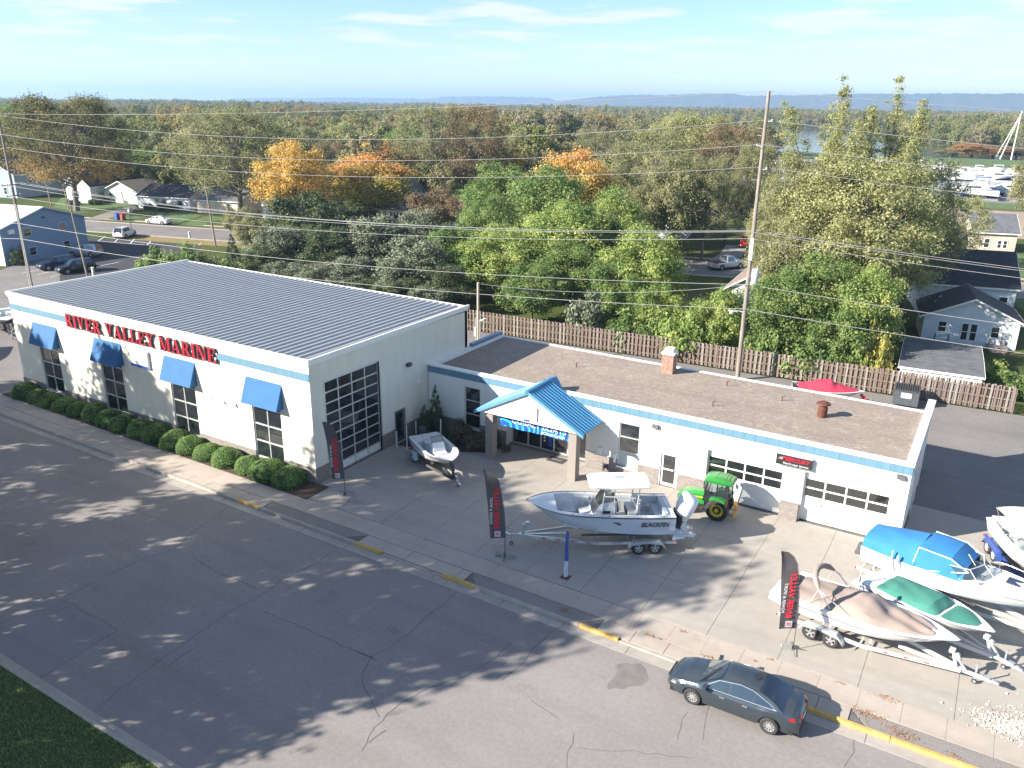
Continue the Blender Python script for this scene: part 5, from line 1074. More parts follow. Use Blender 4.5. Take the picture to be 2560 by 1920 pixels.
        if detail:
            ch_ = MB(); ch_.tube([(x, s*y, z) for x, y, z in [side(g0+.05, .06, .012), side(g0+.11, .62, .014), side(g1+.03, .97, .014), side((g1+g2)/2, 1.0, .012), side(g2+.03, .98, .012), side(g3-.05, .10, .012)]], .014); ch_.tube([(x, s*y, z) for x, y, z in [side(g0+.05, .05, .012), side(.5, .045, .012), side(g3-.05, .06, .012)]], .013); ch_.build('window_trim', CHROME, C)
            for u in (c0+.02, c2+.01): boxo('door_handle', CHROME, (X(u), s*(hw0*1.0)-.012, .80, X(u)+.19, s*(hw0*1.0)+.022, .835), C)
            for u in (c0-.01, (c1+c2)/2, c3+.075):
                sm = MB(); sm.tube([(X(u), s*hw0*lerp_tab(S['wid'], u)*1.0, .34), (X(u), s*hw0*lerp_tab(S['wid'], u)*1.002, .66), (X(u), s*hw0*lerp_tab(S['wid'], u)*.988, .84)], .0035, 4); sm.build('door_seam', BLACK, C)
        mr = MB(); mx_ = X(g3-.075); mr.prism([(mx_-.09, s*.90*hw0), (mx_+.07, s*.92*hw0), (mx_+.09, s*1.17*hw0), (mx_-.05, s*1.20*hw0)] if s > 0 else [(mx_-.05, s*1.20*hw0), (mx_+.09, s*1.17*hw0), (mx_+.07, s*.92*hw0), (mx_-.09, s*.90*hw0)], belt(g3)+.02, belt(g3)+.16, 'z'); mr.build('mirror', paint, C, 30)
        for u in S['wb']: wheel(C, X(u), s*(hw0-.115), r, r, .225, style)
        zt = lerp_tab(S['top'], .95); wl = hw0*lerp_tab(S['wid'], .955)
        hl = MB(); hl.grid([[(X(.915), s*(hw0*lerp_tab(S['wid'], .915)*.995+.006), zt-.16), (X(.955), s*(wl+.004), zt-.19), (X(.988), s*(hw0*lerp_tab(S['wid'], .988)*.9), zt-.24)], [(X(.905), s*(hw0*lerp_tab(S['wid'], .905)*.96+.006), zt-.05), (X(.95), s*(wl*.96+.008), zt-.10), (X(.990), s*(hw0*lerp_tab(S['wid'], .988)*.82), zt-.17)]] if s < 0 else [[(X(.905), s*(hw0*lerp_tab(S['wid'], .905)*.96+.006), zt-.05), (X(.95), s*(wl*.96+.008), zt-.10), (X(.990), s*(hw0*lerp_tab(S['wid'], .988)*.82), zt-.17)], [(X(.915), s*(hw0*lerp_tab(S['wid'], .915)*.995+.006), zt-.16), (X(.955), s*(wl+.004), zt-.19), (X(.988), s*(hw0*lerp_tab(S['wid'], .988)*.9), zt-.24)]]); hl.build('headlight', glass('headlight_lens', (.35, .37, .38), 0, .1), C, 60)
        w0 = hw0*lerp_tab(S['wid'], .03); w1 = hw0*lerp_tab(S['wid'], .085); tz = .80 if kind == 'sedan' else .95
        tl_ = MB(); P = [(X(.085), s*(w1+.006), tz+.05), (X(.035), s*(w0+.008), tz-.05), (X(.002), s*hw0*.70, tz-.01), (X(-.001), s*hw0*.42, tz+.06), (X(.006), s*hw0*.45, tz+.15), (X(.04), s*(w0*.985+.012), tz+.15)]
        tl_.quadface(P[0], P[1], P[5]); tl_.quadface(P[1], P[2], P[4], P[5]); tl_.quadface(P[2], P[3], P[4]); tl_.build('tail_light', mat('lamp_red', (.42, .008, .012), .2, coat=.5), C)
    gr = MB(); gr.box(X(.985), -hw0*.45, .42, X(1.0)+.012, hw0*.45, .62); gr.build('grille', BLACK, C)
    boxo('plate', TRIM, (X(-.002)-.012, -.17, .60, X(.01), .17, .74), C); MB().box(X(.002)-.01, -hw0*.7, .26, X(.03), hw0*.7, .40).build('bumper_trim', BLACK, C)
    if kind == 'sedan' and detail:
        fn = MB(); fn.prism([(X(.335), zr-.02), (X(.375), zr-.01), (X(.345), zr+.055)], -.02, .02, 'y'); fn.build('antenna_fin', BLACK, C)
    if kind == 'pickup':
        boxo('bed_floor', BLACK, (X(.02), -hw0*.80, 1.02, X(.355), hw0*.80, 1.118), C)
    return C
PAINT = mat('paint_graphite', (.05, .068, .086), .28, .55, var=.03, coat=1.0)
car('sedan', 'dark graphite sedan parked at the kerb in the foreground', 'sedan', PAINT, ((24.48+27.36)/2+.09, -4.93, -.10), pi)
WPAINT = mat('paint_white', (.70, .70, .70), .25, var=.02, coat=.6); DPAINT = mat('paint_navy', (.02, .03, .07), .25, .3, var=.02, coat=.8); KPAINT = mat('paint_black', (.012, .012, .016), .25, .2, var=.02, coat=.8); SPAINT = mat('paint_silver', (.42, .46, .50), .3, .6, coat=.6)
RPAINT = mat('paint_red', (.50, .012, .018), .3, var=.03, coat=.6)
bsr = atan2(.245, 1)
car('sedan', 'white sedan parked on the back street before the lawns', 'sedan', WPAINT, (*on_z(*Z5(1098, 995), -.1)[:2], -.1), bsr+pi, detail=False)
car('suv', 'white SUV backed into the parking lot near the lamp post', 'suv', WPAINT, (*on_z(*Z5(868, 1085), -.1)[:2], -.1), R(118), detail=False)
car('suv', 'silver SUV parked behind the two dark cars', 'suv', SPAINT, (*on_z(*HL(1110, 1350), -.1)[:2], -.1), R(205), detail=False)
car('sedan', 'dark blue car parked nearest the blue house wall', 'suv', DPAINT, (*on_z(*HL(740, 1510), -.1)[:2], -.1), R(-98), detail=False)
car('suv', 'black car parked beside the slanted wooden pole', 'suv', KPAINT, (*on_z(*HL(985, 1555), -.1)[:2], -.1), R(-98), detail=False)
car('suv', 'dark SUV with pale hood in the driveway past the back street', 'suv', DPAINT, (*on_z(*Z5(1665, 1020), -.1)[:2], -.1), R(195), detail=False)
car('pickup_truck', 'red pickup truck on the pale concrete driveway', 'pickup', RPAINT, (*on_z(*PZ(690, 480), -.1)[:2], -.1), R(-80), detail=False)
car('pickup_truck', 'silver pickup truck with black bed cover near the brown roof', 'pickup', SPAINT, (*on_z(*PZ(480, 710), -.1)[:2], -.1), R(60), detail=False)
# ------------------------------------------------------------ tractor
JG = mat('tractor_green', (.022, .22, .032), .35, var=.04, coat=.4); JY = mat('tractor_yellow', (.60, .47, .02), .45)
T = empty('tractor', 'green compact tractor with cab in front of the left garage door', 'tractor', (20.95, 9.0, 0), R(183))
for s in (1, -1):
    wheel(T, 0, s*.60, .60, .60, .40, 'yellow'); wheel(T, 1.72, s*.52, .40, .40, .26, 'yellow', s*0)
    fn = MB(); pr = [(-.48, .95), (-.42, 1.18), (-.2, 1.30), (.15, 1.32), (.42, 1.22)]; fn.grid([[(x, s*.40, z) for x, z in pr], [(x, s*.82, z-.01) for x, z in pr]] if s < 0 else [[(x, s*.82, z-.01) for x, z in pr], [(x, s*.40, z) for x, z in pr]]); fn.quadface(*[(x, s*.82, z) for x, z in ([(p[0], p[1]-.01) for p in pr]+[(p[0], p[1]-.10) for p in pr[::-1]])]); fn.build('fender', JG, T, 40)
    for (x0, z0, x1, z1) in ((.82, .95, .62, 2.12), (-.50, 1.05, -.46, 2.12), (.12, 1.3, .10, 2.12)): MB().tube([(x0, s*.58, z0), (x1, s*.56, z1)], .035).build('cab_post', BLACK, T)
    gl_ = MB(); gl_.quadface((.78, s*.585, .98), (.60, s*.565, 2.1), (.13, s*.565, 2.1), (.15, s*.585, 1.0)); gl_.quadface((.09, s*.585, 1.33), (.08, s*.565, 2.1), (-.44, s*.565, 2.1), (-.47, s*.585, 1.22)); gl_.build('cab_glass', CLEAR, T)
    boxo('step', BLACK, (.45, s*.62-.1, .45, .8, s*.62+.1, .5), T)
    mm_ = MB(); mm_.tube([(.66, s*.58, 1.9), (.70, s*.86, 1.85)], .015); mm_.box(.67, s*.86-.07, 1.62, .70, s*.86+.07, 1.9); mm_.build('mirror', BLACK, T); boxo('tail_lamp', RED, (-.52, s*.72-.07, 1.05, -.49, s*.72+.07, 1.22), T)
hd = MB(); rows = []
for x, wd_, zt in ((.78, .36, 1.30), (1.3, .35, 1.27), (1.9, .33, 1.16), (2.22, .27, .98), (2.28, .22, .80)): rows.append([(x, -wd_, .62), (x, -wd_, zt-.12), (x, -wd_*.6, zt), (x, wd_*.6, zt), (x, wd_, zt-.12), (x, wd_, .62)])
hd.grid(rows); hd.quadface(*rows[-1]); hd.build('hood', JG, T, 30)
for s in (1, -1):
    MB().quadface(*[(x, s*y, z) for x, y, z in ((.80, .365, 1.04), (2.0, .335, .98), (2.0, .335, .93), (.80, .365, .98))][::(1 if s < 0 else -1)]).build('hood_stripe', JY, T)
    MB().box(1.2, s*.354-.006, .72, 1.75, s*.354+.006, .9).build('hood_vent', BLACK, T)
boxo('grille', BLACK, (2.1, -.24, .6, 2.285, .24, .82), T)
MB().box(-.45, -.3, .45, 1.2, .3, .95).box(1.0, -.22, .35, 2.1, .22, .62).box(1.65, -.5, .33, 1.79, .5, .45).build('chassis', BLACK, T)
boxo('cab_floor', BLACK, (-.45, -.55, .95, .80, .55, 1.02), T); MB().box(-.3, -.24, 1.02, .2, .24, 1.32).box(-.36, -.24, 1.32, -.24, .24, 1.85).build('seat', BLACK, T)
sw = MB(); sw.lathe([(.17, -.012), (.19, 0), (.17, .012), (.15, 0)], (.52, 0, 1.42), 'x', 14, cap=False); sw.build('steering_wheel', BLACK, T)
gl_ = MB(); gl_.quadface((.82, -.57, .98), (.82, .57, .98), (.62, .55, 2.1), (.62, -.55, 2.1)); gl_.quadface((-.49, .57, 1.1), (-.49, -.57, 1.1), (-.46, -.55, 2.1), (-.46, .55, 2.1)); gl_.build('cab_glass', CLEAR, T)
rf = MB(); rows = []
for x, wd_, z in ((-.68, .50, 2.16), (-.60, .60, 2.26), (-.2, .66, 2.33), (.4, .66, 2.33), (.78, .60, 2.27), (.86, .48, 2.17)): rows.append([(x, -wd_, 2.10), (x, -wd_-.03, z-.08), (x, -wd_*.75, z), (x, 0, z+.02), (x, wd_*.75, z), (x, wd_+.03, z-.08), (x, wd_, 2.10)])
rf.grid(rows); rf.quadface(*rows[0][::-1]); rf.quadface(*rows[-1]); rf.grid([[r_[-1] for r_ in rows], [r_[0] for r_ in rows]]); rfo = rf.build('cab_roof', JG, T, 35, fix=True)
for k in range(5): MB().box(-.42+.16*k, -.44, 2.33, -.39+.16*k, .44, 2.352).build('roof_groove', mat('groove_green', (.02, .17, .025), .5), rfo)
hf = MB(); hf.tube([(-.85, -.36, .25), (-.80, 0, .95), (-.85, .36, .25)], .045); hf.tube([(-.85, -.42, .3), (-.85, .42, .3)], .04); hf.box(-.92, -.1, .85, -.75, .1, 1.02); hf.build('hitch_frame', mat('hitch_orange', (.65, .33, .06), .5), T); ha = MB()
for s in (1, -1): ha.tube([(-.3, s*.25, .4), (-.85, s*.36, .32)], .03)
ha.tube([(-.35, 0, .85), (-.8, 0, .95)], .025); ha.build('hitch_arm', JG, T)
# ================================================================== FLAGS, FENCE, POLES, WIRES, SMALL THINGS
FLAGB = mat('flag_cloth_black', (.085, .078, .084), .75, var=.12, scale=2)
FRED = mat('flag_red', (.66, .03, .05), .6); FPINK = mat('flag_red_outline', (.60, .18, .17), .6)
FD = Vector((-.857, -.515, 0))                      # the flags lean this way
def feather_flag(label, x, y, h, lean=1., tilt=0.):
    F = empty('feather_flag', label, 'flag', (x, y, 0), 0, 'feather flags along the forecourt')
    k = h/4.83
    edge = [(0, 1.10), (.02, 1.8), (.07, 2.5), (.16, 3.15), (.26, 3.75), (.36, 4.22), (.52, 4.55), (.78, 4.77), (1.08, 4.83)]
    left = [(.72, 1.04), (.76, 1.6), (.80, 2.2), (.85, 2.75), (.90, 3.3), (.95, 3.8), (1.0, 4.25), (1.05, 4.6), (1.10, 4.80)]
    nrm = Vector((FD.y, -FD.x, 0))                  # towards the street / camera
    if nrm.y > 0: nrm = -nrm
    def P(s, z, off=0): v = FD*(s*k*lean+tilt*z)+nrm*off; return (v.x, v.y, z*k)
    c = MB(); rows = []
    for (e, l) in zip(edge, left):
        row = []
        for j in range(7):
            u = j/6; s = e[0]+(l[0]-e[0])*u; z = e[1]+(l[1]-e[1])*u; row.append(P(s, z, .035*sin(z*2.1+u*4)*u))
        rows.append(row)
    c.grid(rows); c.build('cloth', FLAGB, F, 70)
    pl = MB(); pl.tube([P(0, .12), P(0, 1.1)]+[P(a-.02, b) for a, b in edge], [.018]*3+[.016]*5+[.010]*3, 6); pl.build('flag_pole', DGREY, F, 50)
    def T(body, size, z, s, m, off=.05, b=0.): place_text('lettering', text_mesh(body, size*k, .003, m, mirror=True, bold=b, spacing=1.0), F, P(s, z, off), nrm, -FD)
    T('RIVER VALLEY', .36, 2.75, .44, FRED, b=.012); T('POWER & SPORT', .19, 2.62, .70, SWHITE)
    e = MB(); q = [P(.22, 1.18, .05), P(.52, 1.18, .05), P(.52, 1.50, .05), P(.22, 1.50, .05)]; e.quadface(*q); e = e.build('emblem', mat('emblem_grey', (.45, .45, .48), .6), F)
    zg = MB()
    for (a, b, c_, d) in (((.27, 1.25), (.45, 1.31), (.45, 1.35), (.27, 1.29)), ((.27, 1.33), (.47, 1.37), (.47, 1.41), (.27, 1.38))): zg.quadface(*[P(s, z, .056) for s, z in (a, b, c_, d)])
    zg.build('emblem_mark', FRED, e)
    return F
f1 = feather_flag('black feather flag nearest the tall showroom corner', 2.33, -.17, 4.45)
f2 = feather_flag('black feather flag beside the big boat trailer hitch', 13.42, -.93, 4.75)
f3 = feather_flag('black feather flag beside the tan-covered runabout', 27.14, -.64, 4.6)
BLK = mat('cinder_block', (.26, .255, .25), .95, var=.15, scale=8, bump=.4)
for f, rz in ((f1, .5), (f2, .1), (f3, .35)):
    for k in (-1, 1):
        if f is f3 and k > 0: continue
        o = MB().box(-.2, -.1, 0, .2, .1, .2).box(-.16, -.07, .2, .16, -.065, .203).build('weight_block', BLK, f); o.location = (.27*k*cos(rz) if f is not f3 else -.26, .27*k*sin(rz)+.05, .0); o.rotation_euler = (0, 0, rz)
    cr_ = MB(); cr_.tube([(-.45, -.2, .04), (0, 0, .10), (.45, .2, .04)], .014); cr_.tube([(-.2, .45, .04), (0, 0, .10), (.2, -.45, .04)], .014); cr_.build('cross_base', DGREY, f)
fb = empty('furled_banner', 'furled blue banner on a short post in front of the big boat', 'banner', (16.76, -.885, 0))
p_ = MB(); p_.tube([(0, 0, 0), (0, 0, 2.45)], .022); p_.build('post', DGREY, fb); p_ = MB(); p_.box(-.2, -.2, 0, .2, .2, .035); p_.build('base_plate', RUST, fb)
def furl(z0, z1, r0, m, nm):
    b = MB(); rows = []
    for i in range(10):
        z = z0+(z1-z0)*i/9; rows.append([((r0*(1+.3*sin(3*a+i*.8)))*cos(a)*(1-.35*(i/9)), (r0*(1+.3*sin(3*a+i*.8)))*sin(a)*(1-.35*(i/9)), z) for a in np.linspace(0, 2*pi, 13)[:-1]])
    b.grid(rows, close=True); b.build(nm, m, fb, 60)
furl(.06, .92, .10, mat('banner_white', (.45, .55, .65), .7, var=.1), 'lower_cloth'); furl(.90, 2.40, .085, mat('banner_blue', (.03, .08, .34), .7, var=.15), 'upper_cloth')
# ------------------------------------------------------------ board fence behind the buildings
fence = empty('board_fence', 'long weathered wooden board fence behind the low service building', 'fence', (-14, 32.86, -.03), math.atan(.067))
WOODS = [mat('fence_wood%d' % k, c, .9, var=.3, scale=3, stretch=(6, 6, .6), bump=.3) for k, c in enumerate(((.15, .108, .088), (.19, .152, .13), (.25, .217, .195), (.17, .126, .103)))]
BM = []
for k in range(4):
    for v in range(2):
        w2 = .075; h = 1.93+.03*v; b = MB(); b.prism([(-w2, 0), (w2, 0), (w2, h-.04), (w2-.03, h), (-w2+.03, h), (-w2, h-.04)], -.011, .011, 'y'); BM.append(b.mesh('board', WOODS[k]))
n = 262; rf_ = random.Random(11)
for k in range(n):
    x = .185*k; wide = (k % 2)
    o = link('board', BM[rf_.randrange(8)], fence, (x, -.06 if wide else .06, .06+rf_.uniform(-.025, .025))); o.rotation_euler = (rf_.uniform(-.008, .008), rf_.uniform(-.014, .014), 0)
for k in range(int(n*.185/2.42)+1): boxo('fence_post', WOODS[0], (2.42*k-.05, -.045, 0, 2.42*k+.05, .045, 1.9), fence)
for z in (.35, 1.0, 1.65): boxo('rail', WOODS[1], (0, -.042, z-.045, n*.185, .042, z+.045), fence)
# ivy on the fence
# ------------------------------------------------------------ utility poles and wires
POLEW = mat('pole_wood', (.24, .17, .125), .9, var=.3, scale=2, stretch=(8, 8, .5), bump=.4); POLEG = mat('pole_grey_wood', (.23, .20, .175), .9, var=.3, scale=2, stretch=(8, 8, .5), bump=.4)
INS = mat('insulator', (.45, .45, .46), .3); WIREM = mat('wire', (.36, .36, .355), .5, .3, var=.1); TRAF = mat('transformer_grey', (.50, .54, .57), .4, .2)
def pole(label, base, top, r0=.17, r1=.11, m=POLEW, arms=(), name='utility_pole', tf=None, lamp=None, cat='pole', conduit=False):
    P = empty(name, label, cat, (base[0], base[1], -.1)); d = Vector(top)-Vector((base[0], base[1], -.1)); H_ = d
    p = MB(); p.tube([(0, 0, 0), tuple(d*.5), tuple(d)], [r0, (r0+r1)/2, r1], 10); p.build('pole_shaft', m, P, 50)
    dz = lambda z: d*((z+.1)/(top[2]+.1))
    for z, hw_, az in arms:
        c = dz(z); a = Vector((cos(az), sin(az), 0)); b = MB(); b.tube([tuple(c-a*hw_+Vector((0, 0, .0))), tuple(c+a*hw_)], .055, 4); b.build('crossarm', POLEG, P)
        for s in (-1, -.45, .45, 1):
            q = c+a*hw_*s*.93; i = MB(); i.lathe([(.05, .04), (.06, .12), (.03, .2)], tuple(q), n=8); i.build('insulator', INS, P)
    if tf:
        z, off = tf; c = dz(z)+Vector(off); t = MB(); t.lathe([(.26, -.55), (.28, -.5), (.28, .5), (.22, .58), (.05, .6)], tuple(c), n=14); t.tube([tuple(c+Vector((.1, 0, .6))), tuple(c+Vector((.1, 0, .85)))], .03); t.build('transformer', TRAF, P, 40)
    if lamp:
        z, off = lamp; c = dz(z); e = c+Vector(off); t = MB(); t.tube([tuple(c), tuple(c.lerp(e, .5)+Vector((0, 0, .12))), tuple(e)], .035); t.lathe([(.10, .12), (.2, .02), (.16, -.14)], tuple(e), n=12); t.build('yard_light', PIPE, P, 40)
    if conduit: c = dz(9.5); t = MB(); t.tube([(r0+.05, -.08, 0), (c.x+r0*.8, c.y-.06, c.z)], .06); t.build('conduit', ALU, P, 40)
    return P
WA_ = atan2(13, 80)
MP, LPo = (15.0, 32.4), (-65.0, 20.0)
mp_ = pole('tall weathered utility pole with transformer rising behind the service building', MP, (15.0, 32.4, 22.1), .19, .12, POLEG, tf=(8.6, (.55, -.2, 0)), lamp=(5.6, (-.95, -.25, .0)))
st_ = MB()
for z in (20.1, 18.35, 16.7):
    sx_ = .5 if z != 18.35 else -.5
    st_ = MB(); st_.tube([(0, 0, z), (sx_, 0, z+.03)], .03); st_.build('standoff', INS, mp_); st_ = MB(); st_.lathe([(.05, 0), (.06, .1), (.02, .16)], (sx_*.9, 0, z+.03), n=8); st_.build('insulator', INS, mp_)
for k, z in enumerate((19.6, 19.1, 15.9)): st_ = MB(); st_.tube([(0, 0, z), (-.55, 0, z+.02)], .012); st_.build('step_pin', INS, mp_)
boxo('pole_cabinet', INS, (-.14, -.2, 9.9, .16, -.1, 11.6), mp_)
lp_ = pole('leaning utility pole with crossarms at the left edge', LPo, (-65.3, 20.0, 19.0), .19, .12, POLEG, arms=((11.6, 1.25, WA_+pi/2), (10.4, .9, WA_+pi/2)), conduit=True)
pole('slim wooden pole beside the parked black car', (-64.2, 26.5), (-65.6, 26.5, 9.5), .13, .09, POLEG)
pole('grey wooden pole at the verge of the back street', (-70.75, 51.2), (-71.6, 51.2, 8.9), .14, .10, POLEG, arms=((8.5, .5, WA_),))
pole('reddish wooden pole in front of the small white house', (-87, 75.3), (-87.6, 75.3, 8.6), .14, .10, POLEW, arms=((8.3, .6, WA_),))
q = on_z(*Z5(355, 865), -.1); pole('grey pole carrying a transformer left of the big tree', (q.x, q.y), (q.x-1.3, q.y, 9.6), .14, .10, POLEG, tf=(7.2, (.45, 0, 0)))
q = on_z(*Z5(478, 893), -.1); pole('reddish pole standing before the white gabled house', (q.x, q.y), (q.x-1.4, q.y, 8.9), .14, .10, POLEW)
pole('short pale service post at the rear corner of the showroom', (-4.72, 24.0), (-4.72, 24.0, 7.1), .13, .11, mat('post_pale', (.42, .34, .27), .9), name='service_post', cat='post', conduit=False)
sp_ = MB(); sp_.tube([(-.22, -.05, 0), (-.22, -.05, 4.2)], .06); sp_.tube([(.22, -.05, 0), (.22, -.05, 4.0)], .05); sp_.box(-.35, -.15, 2.6, -.1, .0, 3.4); sp_.tube([(.22, -.05, 4.0), (.8, -.05, 4.3), (.9, -.05, 3.9)], .04); sp_.build('meter_conduit', ALU, bpy.data.objects['service_post'], 40)
q = on_z(*Z5(910, 1042), -.1); LM = empty('street_lamp', 'short black lamp post by the white SUV', 'lamp', (q.x, q.y, -.1)); l_ = MB(); l_.tube([(0, 0, 0), (0, 0, 3.0)], .06); l_.build('lamp_post', DGREY, LM); l_ = MB(); l_.lathe([(.09, 3.0), (.2, 3.15), (.18, 3.45), (.03, 3.6)], n=10); l_.build('lamp_head', TRIM, LM, 40)
HR = lambda x, y: (2240+x*.223, 580+y*.223)
q = on_z(*HR(1292, 830), -.1); LM = empty('street_lamp', 'dark lamp post on the lawn beside the dark-roofed house', 'lamp', (q.x, q.y, -.1)); l_ = MB(); l_.tube([(0, 0, 0), (.1, 0, 3.0)], .05); l_.build('lamp_post', BLACK, LM); l_ = MB(); l_.lathe([(.07, 2.95), (.13, 3.05), (.1, 3.3), (.02, 3.38)], (.1, 0, 0), n=10); l_.build('lamp_head', BLACK, LM, 40)
def wire(label, a, b, sag, r=.018, n=28):
    pts = []
    for i in range(n+1):
        u = i/n; p = Vector(a).lerp(Vector(b), u); p.z -= sag*4*u*(1-u); pts.append(tuple(p-Vector(a)))
    m = MB(); m.tube(pts, r, 4, cap=False); o = m.build('power_line', WIREM, None, 80); o.location = a; tag(o, label, 'wire', 'overhead lines between the poles'); return o
def span(nm, off, zl, zr, sag, sagr=None, r=.018):
    a = (LPo[0]+off[0], LPo[1]+off[1], zl); b = (MP[0]+off[0], MP[1]+off[1], zr); dx, dy = 80, 12.4
    wire('%s overhead line between the left pole and the tall pole' % nm, a, b, sag, r); wire('%s overhead line running right from the tall pole' % nm, b, (b[0]+dx, b[1]+dy, zr-1.2), sagr or sag, r); wire('%s overhead line running left from the leaning pole' % nm, (a[0]-dx, a[1]-dy, zl), a, sag, r)
span('highest', (.0, .45), 19.0, 20.1, 1.9); span('second highest', (.0, -.45), 17.1, 18.4, 1.9); span('third highest', (.0, .45), 15.6, 16.75, 1.8)
wire('thin topmost guard line over the treetops', (-150, 7, 21.5), (MP[0], MP[1], 22.1), 2.6, .016, 40); wire('thin topmost guard line right of the tall pole', (MP[0], MP[1], 22.1), (96, 45, 21.6), 1.6, .016)
for k, (o, zl, zr) in enumerate(((-1.1, 11.75, 12.1), (0.5, 11.75, 12.0), (1.1, 11.75, 11.9), (-.8, 10.5, 11.55))): span(('front', 'middle', 'rear', 'lower')[k]+' of the four bunched', (0, o), zl, zr, 1.6)
span('low telephone', (.1, -.2), 7.35, 7.9, 1.3, r=.022); span('lowest telephone', (.1, -.25), 5.6, 5.95, 1.2, r=.022)
wire('service line from the tall pole to the post behind the showroom', (MP[0], MP[1]-.2, 7.9), (-4.72, 24.0, 7.0), .7, .02)
# ------------------------------------------------------------ dumpster, bins, cabinets
D = empty('dumpster', 'dark grey steel dumpster with a white sign against the fence', 'dumpster', (27.35, 33.8, -.03), math.atan(.067))
b = MB(); b.prism([(-.75, .15), (.75, .15), (.9, 1.3), (-.9, 1.35)], -.85, .85, 'x'); b.build('bin_body', mat('dumpster_grey', (.075, .085, .095), .6, var=.15), D)
for k in range(11): boxo('lid_rib', DGREY, (-.83+.16*k, -.93, 1.34, -.77+.16*k, .9, 1.44), D)
boxo('lid', DGREY, (-.88, -.95, 1.30, .88, .92, 1.342), D); b = MB(); b.quadface((-.35, -.85, .75), (.35, -.85, .75), (.35, -.885, 1.15), (-.35, -.885, 1.15)); b.build('sign', SWHITE, D)
for s in (1, -1): boxo('fork_pocket', DGREY, (s*.90-.06, -.5, .75, s*.90+.06, .5, .95), D)
for k, (px, c, lb) in enumerate(((Z5(815, 965), (.02, .07, .36), 'blue wheeled trash bin by the driveway'), (Z5(852, 968), (.30, .05, .05), 'dark red wheeled trash bin by the driveway'))):
    q = on_z(*px, -.09); W = empty('trash_bin', lb, 'trash bin', (q.x, q.y, -.09)); m = mat('bin%d' % k, c, .5); b = MB(); b.prism([(-.28, 0), (.28, 0), (.36, 1.05), (-.36, 1.05)], -.35, .35, 'y'); b.build('bin_body', m, W); b = MB(); b.box(-.4, -.38, 1.05, .38, .38, 1.13); b.build('lid', m, W)
for px, lb in ((Z5(648, 1352), 'pale utility pedestal on dry grass behind the showroom'), (Z5(1312, 1095), 'pale utility pedestal on the back street verge')):
    q = on_z(*px, -.09); W = empty('utility_pedestal', lb, 'utility box', (q.x, q.y, -.1)); boxo('cabinet', mat('pedestal', (.42, .48, .45), .6), (-.13, -.13, 0, .13, .13, 1.0), W); boxo('cap', TRIM, (-.15, -.15, 1.0, .15, .15, 1.06), W)
# ------------------------------------------------------------ tripod of masts by the marina
Z7 = lambda x, y: (1760+x*.36166, 200+y*.36166)
a, b_, c_ = on_z(*Z7(2122, 553), -.04), on_z(*Z7(2016, 538), -.04), on_z(*Z7(2048, 543), -.04); top = Vector((a.x+.2, a.y+2, 19.2))
TR = empty('mast_tripod', 'tall white tripod of leaning masts on the island lawn', 'tripod', (a.x, a.y, -.04))
for k, f in enumerate((a, b_, c_)): m = MB(); e = top+(top-f)*(.03+.03*k); m.tube([tuple(f-a), tuple(e-a)], [.32, .26], 8); m.build('mast', mat('mast_white', (.62, .60, .56), .7), TR, 50)
m = MB(); m.tube([tuple(top-a+Vector((0, 0, -1.2))), tuple(top-a+Vector((0, 0, .4)))], .45, 8); m.build('lashing', mat('rope', (.4, .42, .4), .8), TR)
